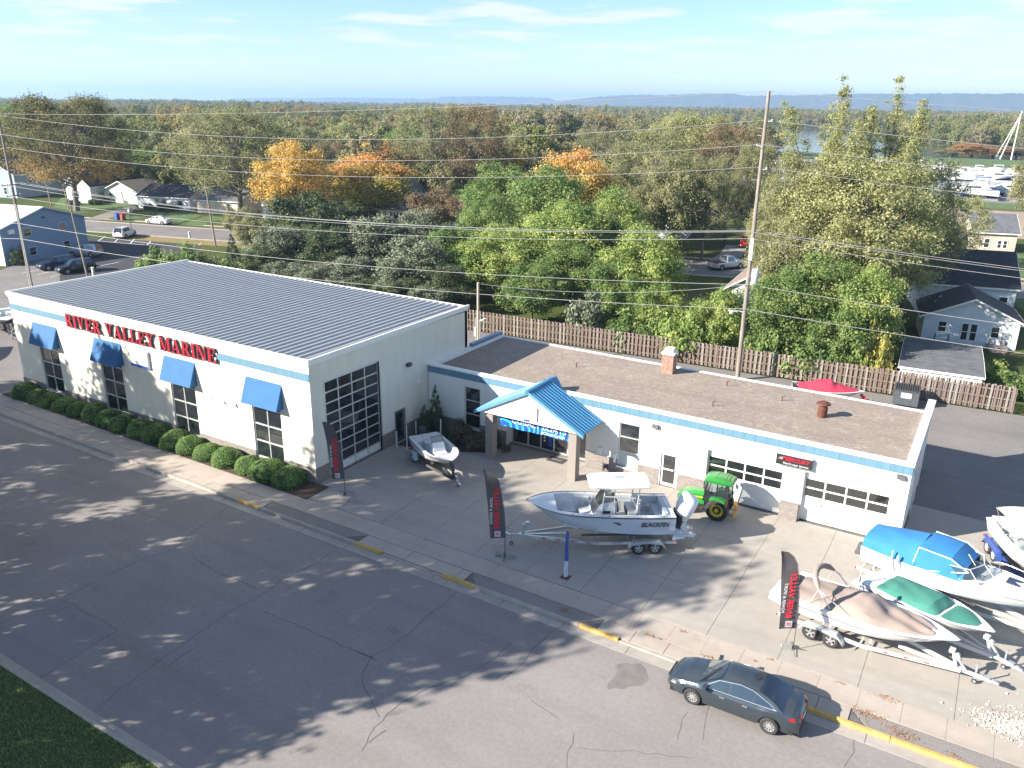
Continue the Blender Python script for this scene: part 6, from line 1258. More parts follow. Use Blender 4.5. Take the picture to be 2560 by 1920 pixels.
# ================================================================== HOUSES AND MARINA
def siding(name, c): return mat(name, c, .7, var=.05, scale=1.0, stretch=(.2, .2, 9))
def shingle(name, c): return mat(name, c, .95, var=.22, scale=1.4, bump=.5, bscale=6)
HG = glass('house_glass', (.03, .035, .045), 0)
def house(name, label, loc, rz, w, d, eave, ridge, wallm, roofm, wins=(), doors=(), axis='x', over=.35, hip=0., gable=None, cat='house', trim=None):
    """footprint w (x) by d (y) centred on loc; ridge along `axis`; wins = (side, u, z0, width, height) with side in 'frbl' (f = -y)"""
    Hs = empty(name, label, cat, (loc[0], loc[1], -.1), rz); trim = trim or TRIM
    hw, hd = w/2, d/2
    b = MB(); b.box(-hw, -hd, 0, hw, hd, eave); b.build('wall', wallm, Hs)
    g = MB(); zg = ridge-.10
    if hip == 0:
        if axis == 'x': g.prism([(-hd, eave), (hd, eave), (0, zg)], -hw, hw, 'x')
        else: g.prism([(-hw, eave), (hw, eave), (0, zg)], -hd, hd, 'y')
        g.build('gable', gable or wallm, Hs)
    W2, D2 = hw+over, hd+over; t = .12; run = hd if axis == 'x' else hw; sl = (ridge-eave)/run; ze = eave-over*sl
    for s in (1, -1):
        r = MB()
        if axis == 'x':
            hp = hip; A, B_, C_, Dd = (-W2, s*D2, ze), (W2, s*D2, ze), (W2-hp, 0, ridge), (-W2+hp, 0, ridge)
        else:
            hp = hip; A, B_, C_, Dd = (s*W2, -D2, ze), (s*W2, D2, ze), (0, D2-hp, ridge), (0, -D2+hp, ridge)
        up = [A, B_, C_, Dd]; lo = [(p[0], p[1], p[2]-t) for p in up]; flip = (s > 0) if axis == 'x' else (s < 0)
        if flip: up, lo = up[::-1], lo[::-1]
        r.quadface(*up); r.quadface(*lo[::-1])
        for i in range(4): j = (i+1) % 4; r.quadface(up[i], lo[i], lo[j], up[j])
        ro = r.build('roof', roofm, Hs)
        fa = MB()
        if axis == 'x': fa.box(-W2, s*D2, ze-t-.03, W2, s*(D2+.03), ze+.01)
        else: fa.box(s*W2, -D2, ze-t-.03, s*(W2+.03), D2, ze+.01)
        fa.build('gutter', trim, Hs)
        if hip == 0:
            for e in (1, -1):
                rk = MB()
                if axis == 'x': P = [(e*W2, s*D2, ze), (e*W2, 0, ridge), (e*W2, 0, ridge-t-.06), (e*W2, s*D2, ze-t-.04)]; Q = [(e*(W2+.03), p[1], p[2]+.004) for p in P]
                else: P = [(s*W2, e*D2, ze), (0, e*D2, ridge), (0, e*D2, ridge-t-.06), (s*W2, e*D2, ze-t-.04)]; Q = [(p[0], e*(D2+.03), p[2]+.004) for p in P]
                rk.grid([P+[P[0]], Q+[Q[0]]]); rk.quadface(*Q); rk.build('rake_board', trim, Hs)
        if hip:
            h2 = MB(); 
            if axis == 'x': T3 = [(s*W2, -D2, ze), (s*W2, D2, ze), (s*(W2-hip), 0, ridge)]
            else: T3 = [(D2*0-W2, s*D2, ze), (W2, s*D2, ze), (0, s*(D2-hip), ridge)]
            h2.quadface(*T3); h2.quadface(*[(p[0], p[1], p[2]-t) for p in T3]); h2.build('roof', roofm, Hs)
    def fit(side, u, z0, wd_, ht, nm, m):
        e = .03; o = {'f': (0, -hd), 'b': (0, hd), 'r': (hw, 0), 'l': (-hw, 0)}[side]; along = side in 'fb'; sg = -1 if side in 'fl' else 1
        def bx(a0, a1, z0_, z1, q0, q1):
            q0, q1 = sorted((q0, q1))
            return (a0, o[1]+q0, z0_, a1, o[1]+q1, z1) if along else (o[0]+q0, a0, z0_, o[0]+q1, a1, z1)
        f = MB(); k = .09
        f.box(*bx(u-wd_/2-k, u-wd_/2, z0-k, z0+ht+k, 0, sg*.06)); f.box(*bx(u+wd_/2, u+wd_/2+k, z0-k, z0+ht+k, 0, sg*.06)); f.box(*bx(u-wd_/2, u+wd_/2, z0+ht, z0+ht+k, 0, sg*.059)); f.box(*bx(u-wd_/2, u+wd_/2, z0-k, z0, 0, sg*.07)); f.box(*bx(u-wd_/2, u+wd_/2, z0+ht*.48, z0+ht*.52, 0, sg*.045))
        f = f.build(nm, trim, Hs); p = MB(); p.box(*bx(u-wd_/2, u+wd_/2, z0, z0+ht, sg*.005, sg*.03)); p.build('pane' if nm == 'window' else 'leaf', m, f); return f
    for wdw in wins: fit(*wdw, 'window', HG)
    for dr in doors: fit(*dr[:5], 'door', dr[5] if len(dr) > 5 else DOORW)
    return Hs
# --- blue two-storey block at the left
bl = house('apartment_house', 'blue two-storey house with pale metal roof beside the parking lot', (-88.0, 30.6), R(14), 12.5, 14.2, 4.9, 6.95, siding('siding_blue', (.20, .29, .42)), mat('metal_roof_pale', (.62, .66, .68), .4, .2, var=.04), wins=[('r', -3.0, 3.35, 1.15, 1.0), ('r', 2.9, 3.35, 1.15, 1.0), ('r', -2.6, .75, 1.0, 1.0), ('r', 3.2, .75, 1.0, 1.0), ('f', 1.5, 1.0, 1.0, 1.1)], doors=[('f', 5.2, 0, .95, 2.0)], axis='x', trim=mat('trim_pale_blue', (.42, .52, .62), .5))
MB().box(-6.25, -7.16, 0, 6.26, -7.1, 4.88).build('street_face', mat('siding_pale', (.62, .62, .60), .7, var=.04), bl); boxo('air_conditioner', TRIM, (6.25, -6.0, 4.0, 6.6, -5.2, 4.55), bl); boxo('wall_light', DGREY, (6.25, -.3, 5.4, 6.4, .1, 5.6), bl)
S = siding
W_ = siding('siding_white', (.62, .63, .62)); WB_ = siding('siding_bluewhite', (.60, .64, .68)); CR = siding('siding_cream', (.60, .50, .42))
DK = shingle('shingle_dark', (.045, .047, .056)); GY = shingle('shingle_grey', (.105, .11, .12)); BR = shingle('shingle_brown', (.20, .155, .13)); RDR = shingle('shingle_red', (.15, .075, .075))
house('cottage', 'pale blue-grey house at the far left behind the blue house', (-163, 74), R(14), 12, 16, 5.2, 8.2, siding('siding_slate', (.30, .37, .46)), DK, wins=[('f', -3, 3.4, .9, 1.4), ('f', 0, 3.4, .9, 1.4), ('r', -4, 3.2, .9, 1.3), ('r', 0, .8, .9, 1.3), ('f', 3, .8, .9, 1.4)], axis='y')
house('gabled_house', 'white house with bay window and shutters on the back lawn', (-139.2, 76.6), R(14), 6.4, 11, 3.6, 6.4, W_, DK, wins=[('f', -.8, 1.0, 1.9, 1.4)], axis='y')
house('garage_wing', 'low white wing with tan roof attached right of the bay-window house', (-131.4, 80.2), R(14), 8.5, 9, 2.7, 4.6, W_, shingle('shingle_tan', (.19, .16, .13)), wins=[('r', -2, 1.0, .9, 1.1), ('r', 1, 1.0, .9, 1.1), ('f', -2.5, .9, .9, 1.1)], doors=[('f', .5, 0, .9, 2.0)], axis='y')
house('bungalow', 'low grey-roofed bungalow with a tan gable side', (-115.6, 79.2), R(14), 12.5, 9.5, 2.6, 4.5, WB_, DK, wins=[('f', -1.5, .8, 1.0, 1.3), ('f', .2, .8, 1.0, 1.3), ('f', 4, .9, 1.2, 1.0), ('r', -1, 1.3, .7, .6), ('r', 2, 1.0, .8, 1.0)], axis='x', gable=siding('siding_tan', (.42, .36, .31)))
house('cottage', 'tan house with peach garage behind the olive tree', (-101.2, 80.5), R(14), 9.5, 9, 2.7, 4.4, CR, GY, wins=[('f', 2.5, 1, 1.0, 1.1)], doors=[('f', -2, 0, 2.4, 2.0, siding('door_peach', (.62, .48, .38)))], axis='x')
house('cottage', 'small white house under the yellow maple', (-87.9, 81.5), R(14), 4.6, 8, 3.4, 5.4, W_, GY, wins=[('f', .3, 1.2, .8, 1.4), ('r', 0, 1.2, .8, 1.2)], axis='y')
house('cottage', 'brown house half hidden behind the orange maple', (-80.5, 91), R(14), 8, 8, 3.2, 5.2, siding('siding_brown', (.22, .14, .07)), DK, wins=[('f', 2, 1, .9, 1.3), ('r', 0, 1, .9, 1.3)], axis='x')
yh = house('yellow_house', 'yellow house with white porch windows and grey roof', (-65.6, 92.4), R(14), 5.8, 7.5, 3.1, 5.1, siding('siding_yellow', (.46, .28, .075)), GY, wins=[('r', -1, 1.2, .8, 1.3)], axis='x')
pc = MB(); pc.box(-3.4, -6.0, 0, 2.9, -3.75, 2.5); pc.build('porch', W_, yh); pr_ = MB(); pr_.prism([(-6.3, 2.5), (-3.7, 3.0), (-3.7, 3.12), (-6.3, 2.62)], -3.6, 3.1, 'x'); pr_.build('porch_roof', GY, yh)
for k in range(5): boxo('porch_window', HG, (-3.0+1.2*k, -6.03, .9, -2.2+1.2*k, -6.0, 2.1), yh)
house('tower_wing', 'grey peaked roof rising behind the yellow house', (-70.5, 97), R(14), 6, 7, 4.2, 7.4, siding('siding_ochre', (.36, .22, .08)), GY, axis='y', wins=[('f', 0, 2.2, .8, 1.2)])
house('ranch_house', 'low white house with a dark red shingle roof', (-52.6, 92.6), R(14), 10, 8, 2.7, 4.5, W_, RDR, wins=[('f', -2.8, .9, 2.0, 1.2), ('f', 1.5, .9, 1.2, 1.2)], axis='x')
house('backyard_shed', 'white shed glimpsed between the grey-green trees behind the fence', (-13.2, 47.5), R(14), 5, 4, 2.5, 3.6, W_, GY, doors=[('f', 0, 0, 1.2, 2.0)], axis='x')
house('bungalow', 'dark-roofed bungalow hidden behind the big green maples', (-7.5, 56.5), R(14), 11, 8, 2.8, 5.0, WB_, DK, wins=[('f', 2, 1, 1, 1.2), ('r', 0, 1, 1, 1.2)], axis='y')
house('garage', 'white garage with brown shingle roof beside the tall pole', (9.3, 62.0), R(5), 5.8, 15, 2.9, 4.7, W_, BR, wins=[('f', 1.0, 1.0, .8, 1.1), ('l', -3, 1, .9, 1.1)], axis='y')
house('cottage', 'peach gabled house behind the red pickup', (0.5, 110), R(12), 6, 9, 3.4, 5.6, siding('siding_peach', (.55, .40, .30)), GY, wins=[('f', 0, 1.2, .9, 1.3)], axis='y')
house('cottage', 'tall white gabled house glimpsed through the right cottonwood', (11.0, 96), R(12), 8, 10, 5.0, 8.0, W_, GY, wins=[('f', -2, 1.2, .9, 1.4), ('f', 1.5, 3.6, .9, 1.3), ('f', 1.5, 1.2, .9, 1.4)], axis='y')
house('cottage', 'grey-blue house across the street behind the olive trees', (-19, 103), R(12), 9, 8, 3.0, 5.0, WB_, GY, wins=[('f', 0, 1.0, 1.2, 1.2)], axis='x')
# --- right: white annex, dark-roofed house behind it, flat grey shed roof in front
an = house('white_house', 'white house with double windows facing the fence at the right', (29.75, 58.1), R(9.2), 8.0, 6.6, 2.75, 4.6, WB_, DK, wins=[('f', -2.35, 1.15, .62, .95), ('f', 2.1, 1.05, .62, .95), ('f', -.42, .55, .5, 1.55), ('f', .32, .55, .5, 1.55)], doors=[('f', 3.0, .1, .7, 1.5, glass('storm_door', (.2, .25, .3), 0))], axis='y', hip=0, over=.45)
for x in (-2.9, -1.75, 1.7, 2.65): boxo('rail_post', DGREY, (x, -3.75, 0, x+.1, -3.65, 1.0), an)
MB().box(1.6, -4.6, .0, 3.2, -3.35, .42).box(1.7, -5.0, 0, 3.1, -4.6, .2).build('porch_step', mat('porch_wood', (.2, .17, .15), .9), an)
house('dark_roof_house', 'larger house with a broad dark roof behind the white house', (28.0, 73.2), R(13), 9.4, 9.6, 3.4, 6.4, WB_, DK, wins=[('r', 0, 1, .9, 1.3), ('f', 3.6, 1, .8, 1.2)], axis='x')
sh = house('flat_garage', 'low garage with a flat grey shingle roof just behind the fence', (28.9, 41.0), R(4), 5.6, 9.2, 2.3, 2.42, WB_, GY, axis='x', over=.15, cat='garage')
house('stone_house', 'small pale stone house with dark roof near the landing road', (29.2, 121), R(16), 6.2, 7.5, 3.2, 5.6, mat('limestone', (.50, .43, .36), .9, var=.2, scale=2), shingle('shingle_slate', (.10, .105, .125)), wins=[('f', .8, .7, .5, 1.1), ('f', 1.6, .7, .5, 1.1), ('f', -1, .7, .7, 1.3)], axis='x')
house('tan_building', 'peach wall of a far house glimpsed through the cottonwood leaves', (18.5, 118), R(14), 9, 7, 3.2, 5.4, siding('siding_peach2', (.50, .38, .33)), DK, wins=[('f', 0, 1, 1, 1.2)], axis='x')
# ------------------------------------------------------------ moored boats
def cruiser(label, loc, rz, L, fly=True, group='boats moored in the marina'):
    C = empty('motor_cruiser', label, 'boat', (loc[0], loc[1], -.25), rz, group); H = Hull(L, L*.30, L*.13, L*.17, .9, 2.2)
    build_hull(C, H, GEL, SBLUE, n=10)
    d = MB(); ts = np.linspace(0, .99, 9); d.grid([[(H.L*t, -H.hb(t), H.sh(t)) for t in ts], [(H.L*t, H.hb(t), H.sh(t)) for t in ts]]); d.build('deck', GEL, C)
    c = MB(); w_ = L*.115; z0 = L*.13; c.prism([(L*.22, z0), (L*.78, z0+.1), (L*.60, z0+L*.085), (L*.24, z0+L*.10)], -w_, w_, 'y'); c.build('cabin', GEL, C)
    for s in (1, -1): q = MB(); q.quadface(*[(x, s*(w_+.02), z) for x, z in ((L*.3, z0+L*.04), (L*.58, z0+L*.04), (L*.53, z0+L*.07), (L*.31, z0+L*.075))]); q.build('cabin_window', BLACK, C)
    if fly:
        f = MB(); f.prism([(L*.20, z0+L*.10), (L*.5, z0+L*.095), (L*.40, z0+L*.17), (L*.22, z0+L*.15)], -w_*.8, w_*.8, 'y'); f.build('flybridge', GEL, C)
        r = MB(); r.box(L*.16, -w_*.85, z0+L*.225, L*.42, w_*.85, z0+L*.235); r.tube([(L*.18, w_*.7, z0+L*.1), (L*.18, w_*.7, z0+L*.225)], .05); r.tube([(L*.18, -w_*.7, z0+L*.1), (L*.18, -w_*.7, z0+L*.225)], .05); r.tube([(L*.4, w_*.7, z0+L*.15), (L*.4, w_*.7, z0+L*.225)], .05); r.tube([(L*.4, -w_*.7, z0+L*.15), (L*.4, -w_*.7, z0+L*.225)], .05); r.build('bimini', SBLUE if L > 11 else GEL, C)
    return C
c1 = cruiser('white flybridge cruiser moored alone nearest the quay', (*on_z(*Z7(2030, 812), -.1)[:2],), R(188), 14, True)
cruiser('white cruiser cut off by the right edge at the quay', (*on_z(*Z7(2330, 815), -.1)[:2],), R(184), 15, True)
fr = random.Random(4); base = None
for k in range(15):
    u = 1560+45*k; v = 700+fr.uniform(-8, 6)-(k % 3)*14
    q = on_z(*Z7(u+40, v), -.1)
    if base is None: base = cruiser('white motor boat moored in the packed far row of the marina', (q.x, q.y), R(200), 10.5, True)
    else:
        c = copy_tree(base); c.location = (q.x, q.y, -.25); c.rotation_euler = (0, 0, R(fr.choice((200, 20, 185, 15))+fr.uniform(-8, 8))); s = fr.uniform(.85, 1.2); c.scale = (s, s, s)
base2 = None
for k in range(7):
    q = on_z(*Z7(1230+52*k, 610+fr.uniform(-10, 10)), -.1)
    c = copy_tree(base); c['label'] = 'white boat in the rear basin glimpsed through the right tree'; c.location = (q.x, q.y, -.25); c.rotation_euler = (0, 0, R(fr.uniform(180, 210)))
dk = MB()
for y in (232, 268): dk.box(-70, y, -.1, 120, y+2.0, .35)
dk = dk.build('dock', mat('dock_grey', (.35, .34, .33), .9)); dk['kind'] = 'structure'
for k in range(7):
    q = on_z(*Z7(1800+62*k, 603+fr.uniform(-6, 6)), -.05); o = MB().tube([(0, 0, 0), (0, 0, 2.2)], .07, 6).build('post', DGREY); o.location = (q.x, q.y, -.05); tag(o, 'slim post standing along the far marina bank', 'post', 'posts along the far bank')
# ================================================================== PLANTS
def rnd_unit(r, n): v = r.normal(0, 1, (n, 3)); return v/np.linalg.norm(v, axis=1)[:, None]
def leaves(r, cen, rad, n, size, m, name='crown', squash=.8, out=.55, ctint=.45):
    """leaf blades spread through clumps: cen (k,3), rad (k,)"""
    k = len(cen); wgt = rad**1.5/np.sum(rad**1.5); idx = r.choice(k, n, p=wgt)
    d = rnd_unit(r, n); rr = np.abs(r.normal(.62, .34, n))
    P = cen[idx]+d*(rad[idx]*rr)[:, None]*np.array([1, 1, squash])
    nv = d*out+rnd_unit(r, n)*(1-out)+np.array([0, 0, .25]); nv /= np.linalg.norm(nv, axis=1)[:, None]
    a = np.cross(nv, rnd_unit(r, n)); a /= np.linalg.norm(a, axis=1)[:, None]+1e-9; b = np.cross(nv, a)
    s = size*r.uniform(.55, 1.25, n)[:, None]; asp = r.uniform(.5, .85, n)[:, None]
    V = np.stack([P-a*s, P-b*s*asp+nv*s*.12, P+a*s, P+b*s*asp+nv*s*.12], 1)
    ct = r.random(k)
    return tri_mesh(name, V, 4, m, ct[idx]*ctint+r.random(n)*(1-ctint))
BARK = mat('bark', (.10, .078, .06), .95, var=.3, scale=3, stretch=(4, 4, .7), bump=.6); BARKG = mat('bark_grey', (.17, .15, .13), .95, var=.3, scale=3, stretch=(4, 4, .7), bump=.6)
def limbs(r, H, cen, rad, r0, m, nl=26, fork=.35, top=.82):
    b = MB(); zt = H*top
    sway = [(0, 0, 0), (r.uniform(-.02, .02)*H, r.uniform(-.02, .02)*H, H*.3), (r.uniform(-.04, .04)*H, r.uniform(-.04, .04)*H, zt)]
    b.tube(sway, [r0, r0*.72, r0*.12], 8)
    def tr(z):
        if z < H*.3: u = z/(H*.3); A, B_ = Vector(sway[0]), Vector(sway[1])
        else: u = min(1, (z-H*.3)/(zt-H*.3)); A, B_ = Vector(sway[1]), Vector(sway[2])
        return A.lerp(B_, u)
    order = np.argsort(-rad)[:nl]
    for i in order:
        c = Vector(cen[i]); hz = min(zt*.97, max(H*fork*.6, c.z*r.uniform(.42, .7))); s = tr(hz); q = s.lerp(c, .5)+Vector((0, 0, -.06*(c-s).length))
        rs = r0*.42*(1-hz/H*.6); b.tube([tuple(s), tuple(q), tuple(c)], [rs, rs*.55, rs*.12], 5, cap=False)
    return b.mesh('trunk', m, 60)
def clumps(r, kind, H, Rr, n):
    C, Rd = [], []
    if kind in ('maple', 'round'):
        zc, hz = (.58*H, .43*H) if kind == 'maple' else (.52*H, .47*H)
        while len(C) < n:
            d = rnd_unit(r, 1)[0]; u = r.uniform(.35, 1)**.5*.86; lob = 1+.16*sin(3*atan2(d[1], d[0])+d[2]*4)+.10*sin(7*d[0]+5*d[1])
            p = np.array([d[0]*Rr*u*lob, d[1]*Rr*u*lob, zc+d[2]*hz*u*(1.0 if d[2] > 0 else .92)]); C.append(p); Rd.append(Rr*r.uniform(.15, .30))
    elif kind == 'open':
        while len(C) < n:
            a = r.uniform(0, 2*pi); z = r.uniform(.28, .95); w_ = Rr*(.45+.75*sin(pi*min(1, (z-.1)/.95))**1.0)*r.uniform(.25, 1)**.6*.85
            C.append(np.array([cos(a)*w_, sin(a)*w_, z*H])); Rd.append(Rr*r.uniform(.11, .25))
    elif kind == 'spire':
        tops = [(0, 0, 1.0)]+[(r.uniform(-.5, .5)*Rr, r.uniform(-.5, .5)*Rr, r.uniform(.62, .95)) for _ in range(7)]
        for t in tops:
            for z in np.linspace(.72, .995, 9): C.append(np.array([t[0]*(.35+.65*z)*1.2+r.normal(0, .035)*Rr, t[1]*(.35+.65*z)*1.2+r.normal(0, .035)*Rr, z*t[2]*H])); Rd.append(Rr*(.20-.12*(z-.72)/.28))
        while len(C) < n:
            t = tops[r.integers(len(tops))]; z = r.uniform(.12, 1)**.8*t[2]; w_ = Rr*.62*(1-(z/t[2])**2.2)**.8*r.uniform(.3, 1)
            a = r.uniform(0, 2*pi); k = .35+.65*z/t[2]; C.append(np.array([t[0]*k*1.2+cos(a)*w_, t[1]*k*1.2+sin(a)*w_, z*H])); Rd.append(Rr*r.uniform(.10, .2)*(1.05-.6*z))
    elif kind == 'cone':
        while len(C) < n:
            z = r.random()**1.25; w_ = Rr*(1-z)**.75*r.uniform(.55, 1); a = r.uniform(0, 2*pi); C.append(np.array([cos(a)*w_, sin(a)*w_, H*(.04+.94*z)])); Rd.append(Rr*(.32*(1-z)+.08))
    elif kind == 'shrub':
        while len(C) < n:
            d = rnd_unit(r, 1)[0]; d[2] = abs(d[2]); u = r.uniform(.3, 1)**.5*.85; C.append(np.array([d[0]*Rr*u, d[1]*Rr*u, H*.12+d[2]*H*.8*u])); Rd.append(Rr*r.uniform(.2, .34))
    return np.array(C), np.array(Rd)
O = lambda *a: [tuple(x) for x in a]
LM_ = {
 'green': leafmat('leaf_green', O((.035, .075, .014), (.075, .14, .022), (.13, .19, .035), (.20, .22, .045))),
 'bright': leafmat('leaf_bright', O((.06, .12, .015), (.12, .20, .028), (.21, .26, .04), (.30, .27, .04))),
 'olive': leafmat('leaf_olive', O((.075, .088, .03), (.125, .138, .048), (.18, .18, .068), (.235, .215, .09))),
 'dolive': leafmat('leaf_dark_olive', O((.035, .045, .014), (.075, .08, .022), (.12, .11, .032), (.20, .15, .035)), zmix=(.45, .2, O((.14, .10, .02), (.22, .14, .02), (.26, .16, .03), (.12, .12, .03)), .5)),
 'yolive': leafmat('leaf_yellow_olive', O((.10, .115, .036), (.165, .18, .052), (.225, .23, .075), (.29, .27, .095))),
 'brown': leafmat('leaf_brown', O((.07, .05, .025), (.13, .09, .04), (.17, .12, .055), (.15, .14, .05))),
 'yellow': leafmat('leaf_yellow', O((.17, .13, .015), (.34, .21, .015), (.42, .27, .018), (.19, .18, .03)), zmix=(.30, .05, O((.08, .11, .02), (.14, .16, .025), (.24, .20, .02), (.12, .14, .03)), .8)),
 'orange': leafmat('leaf_orange', O((.20, .085, .02), (.29, .14, .025), (.26, .18, .035), (.14, .14, .03))),
 'turning': leafmat('leaf_turning', O((.07, .13, .018), (.15, .19, .022), (.28, .24, .022), (.36, .25, .02)), zmix=(.42, .78, O((.36, .12, .014), (.44, .20, .02), (.40, .26, .03), (.22, .19, .03)), .9)),
 'lemon': leafmat('leaf_lemon', O((.13, .15, .02), (.24, .23, .025), (.34, .30, .03), (.16, .19, .03))),
 'grey': leafmat('leaf_grey_green', O((.045, .06, .032), (.08, .10, .055), (.125, .145, .085), (.16, .17, .10)), .25),
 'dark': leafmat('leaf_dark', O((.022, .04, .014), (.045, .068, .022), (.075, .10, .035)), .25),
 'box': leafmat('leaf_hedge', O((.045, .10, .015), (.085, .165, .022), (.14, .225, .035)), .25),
 'barb': leafmat('leaf_barberry', O((.05, .045, .02), (.10, .075, .035), (.12, .10, .05)), .25),
}
PROTO = {}
def proto(key, kind, H, Rr, ncl, nlf, size, seed, trunk=.28, nl=26, bark=None, fork=.35):
    r = np.random.default_rng(seed); c, rd = clumps(r, kind, H, Rr, ncl)
    PROTO[key] = (leaves(r, c, rd, nlf, size, LM_['green']), limbs(r, H, c, rd, trunk, bark or BARK, nl, fork) if trunk else None, H, Rr)
proto('maple_a', 'maple', 12, 5.2, 130, 30000, .135, 1, .26); proto('maple_b', 'maple', 12, 5.4, 115, 28000, .14, 2, .26); proto('round', 'round', 9, 4.6, 90, 17000, .15, 3, .2)
proto('open_a', 'open', 17, 6.8, 240, 44000, .115, 4, .34, 60, BARKG); proto('open_b', 'open', 17, 6.2, 190, 28000, .115, 5, .34, 60, BARKG)
proto('spire_a', 'spire', 22, 6.0, 420, 60000, .085, 6, .36, 150, BARKG); proto('spire_b', 'spire', 21, 5.6, 380, 54000, .085, 7, .34, 150, BARKG)
proto('cone', 'cone', 8, 2.6, 70, 9000, .13, 8, .16, 10); proto('juniper', 'round', 9, 3.2, 90, 16000, .115, 9, .18, 16); proto('shrub', 'shrub', 3, 2.2, 40, 6500, .12, 10, .05, 12)
def plant(name, label, cat, key, m, loc, H, Rr, group=None, rz=None):
    cm, tm, h0, r0 = PROTO[key]; T = empty(name, label, cat, loc, rz if rz is not None else random.uniform(0, 6.28), group)
    sc = (Rr/r0, Rr/r0, H/h0)
    o = link('crown', cm, T, scale=sc); o.material_slots[0].link = 'OBJECT'; o.material_slots[0].material = LM_[m]
    if tm: link('trunk', tm, T, scale=sc)
    return T
K = 1.15732
def tree(u, vt, hw, Y, key, m, label, dx=0, name='tree', group='background trees', wide=1.12):
    p = on_y(u*K, vt*K, Y); dist = (p-Vector(CAM)).length; Rr = hw*K*dist/FPX*wide
    return plant(name, label, 'tree' if name == 'tree' else 'shrub', key, m, (p.x+dx, Y, -.1), p.z+.1, Rr, group)
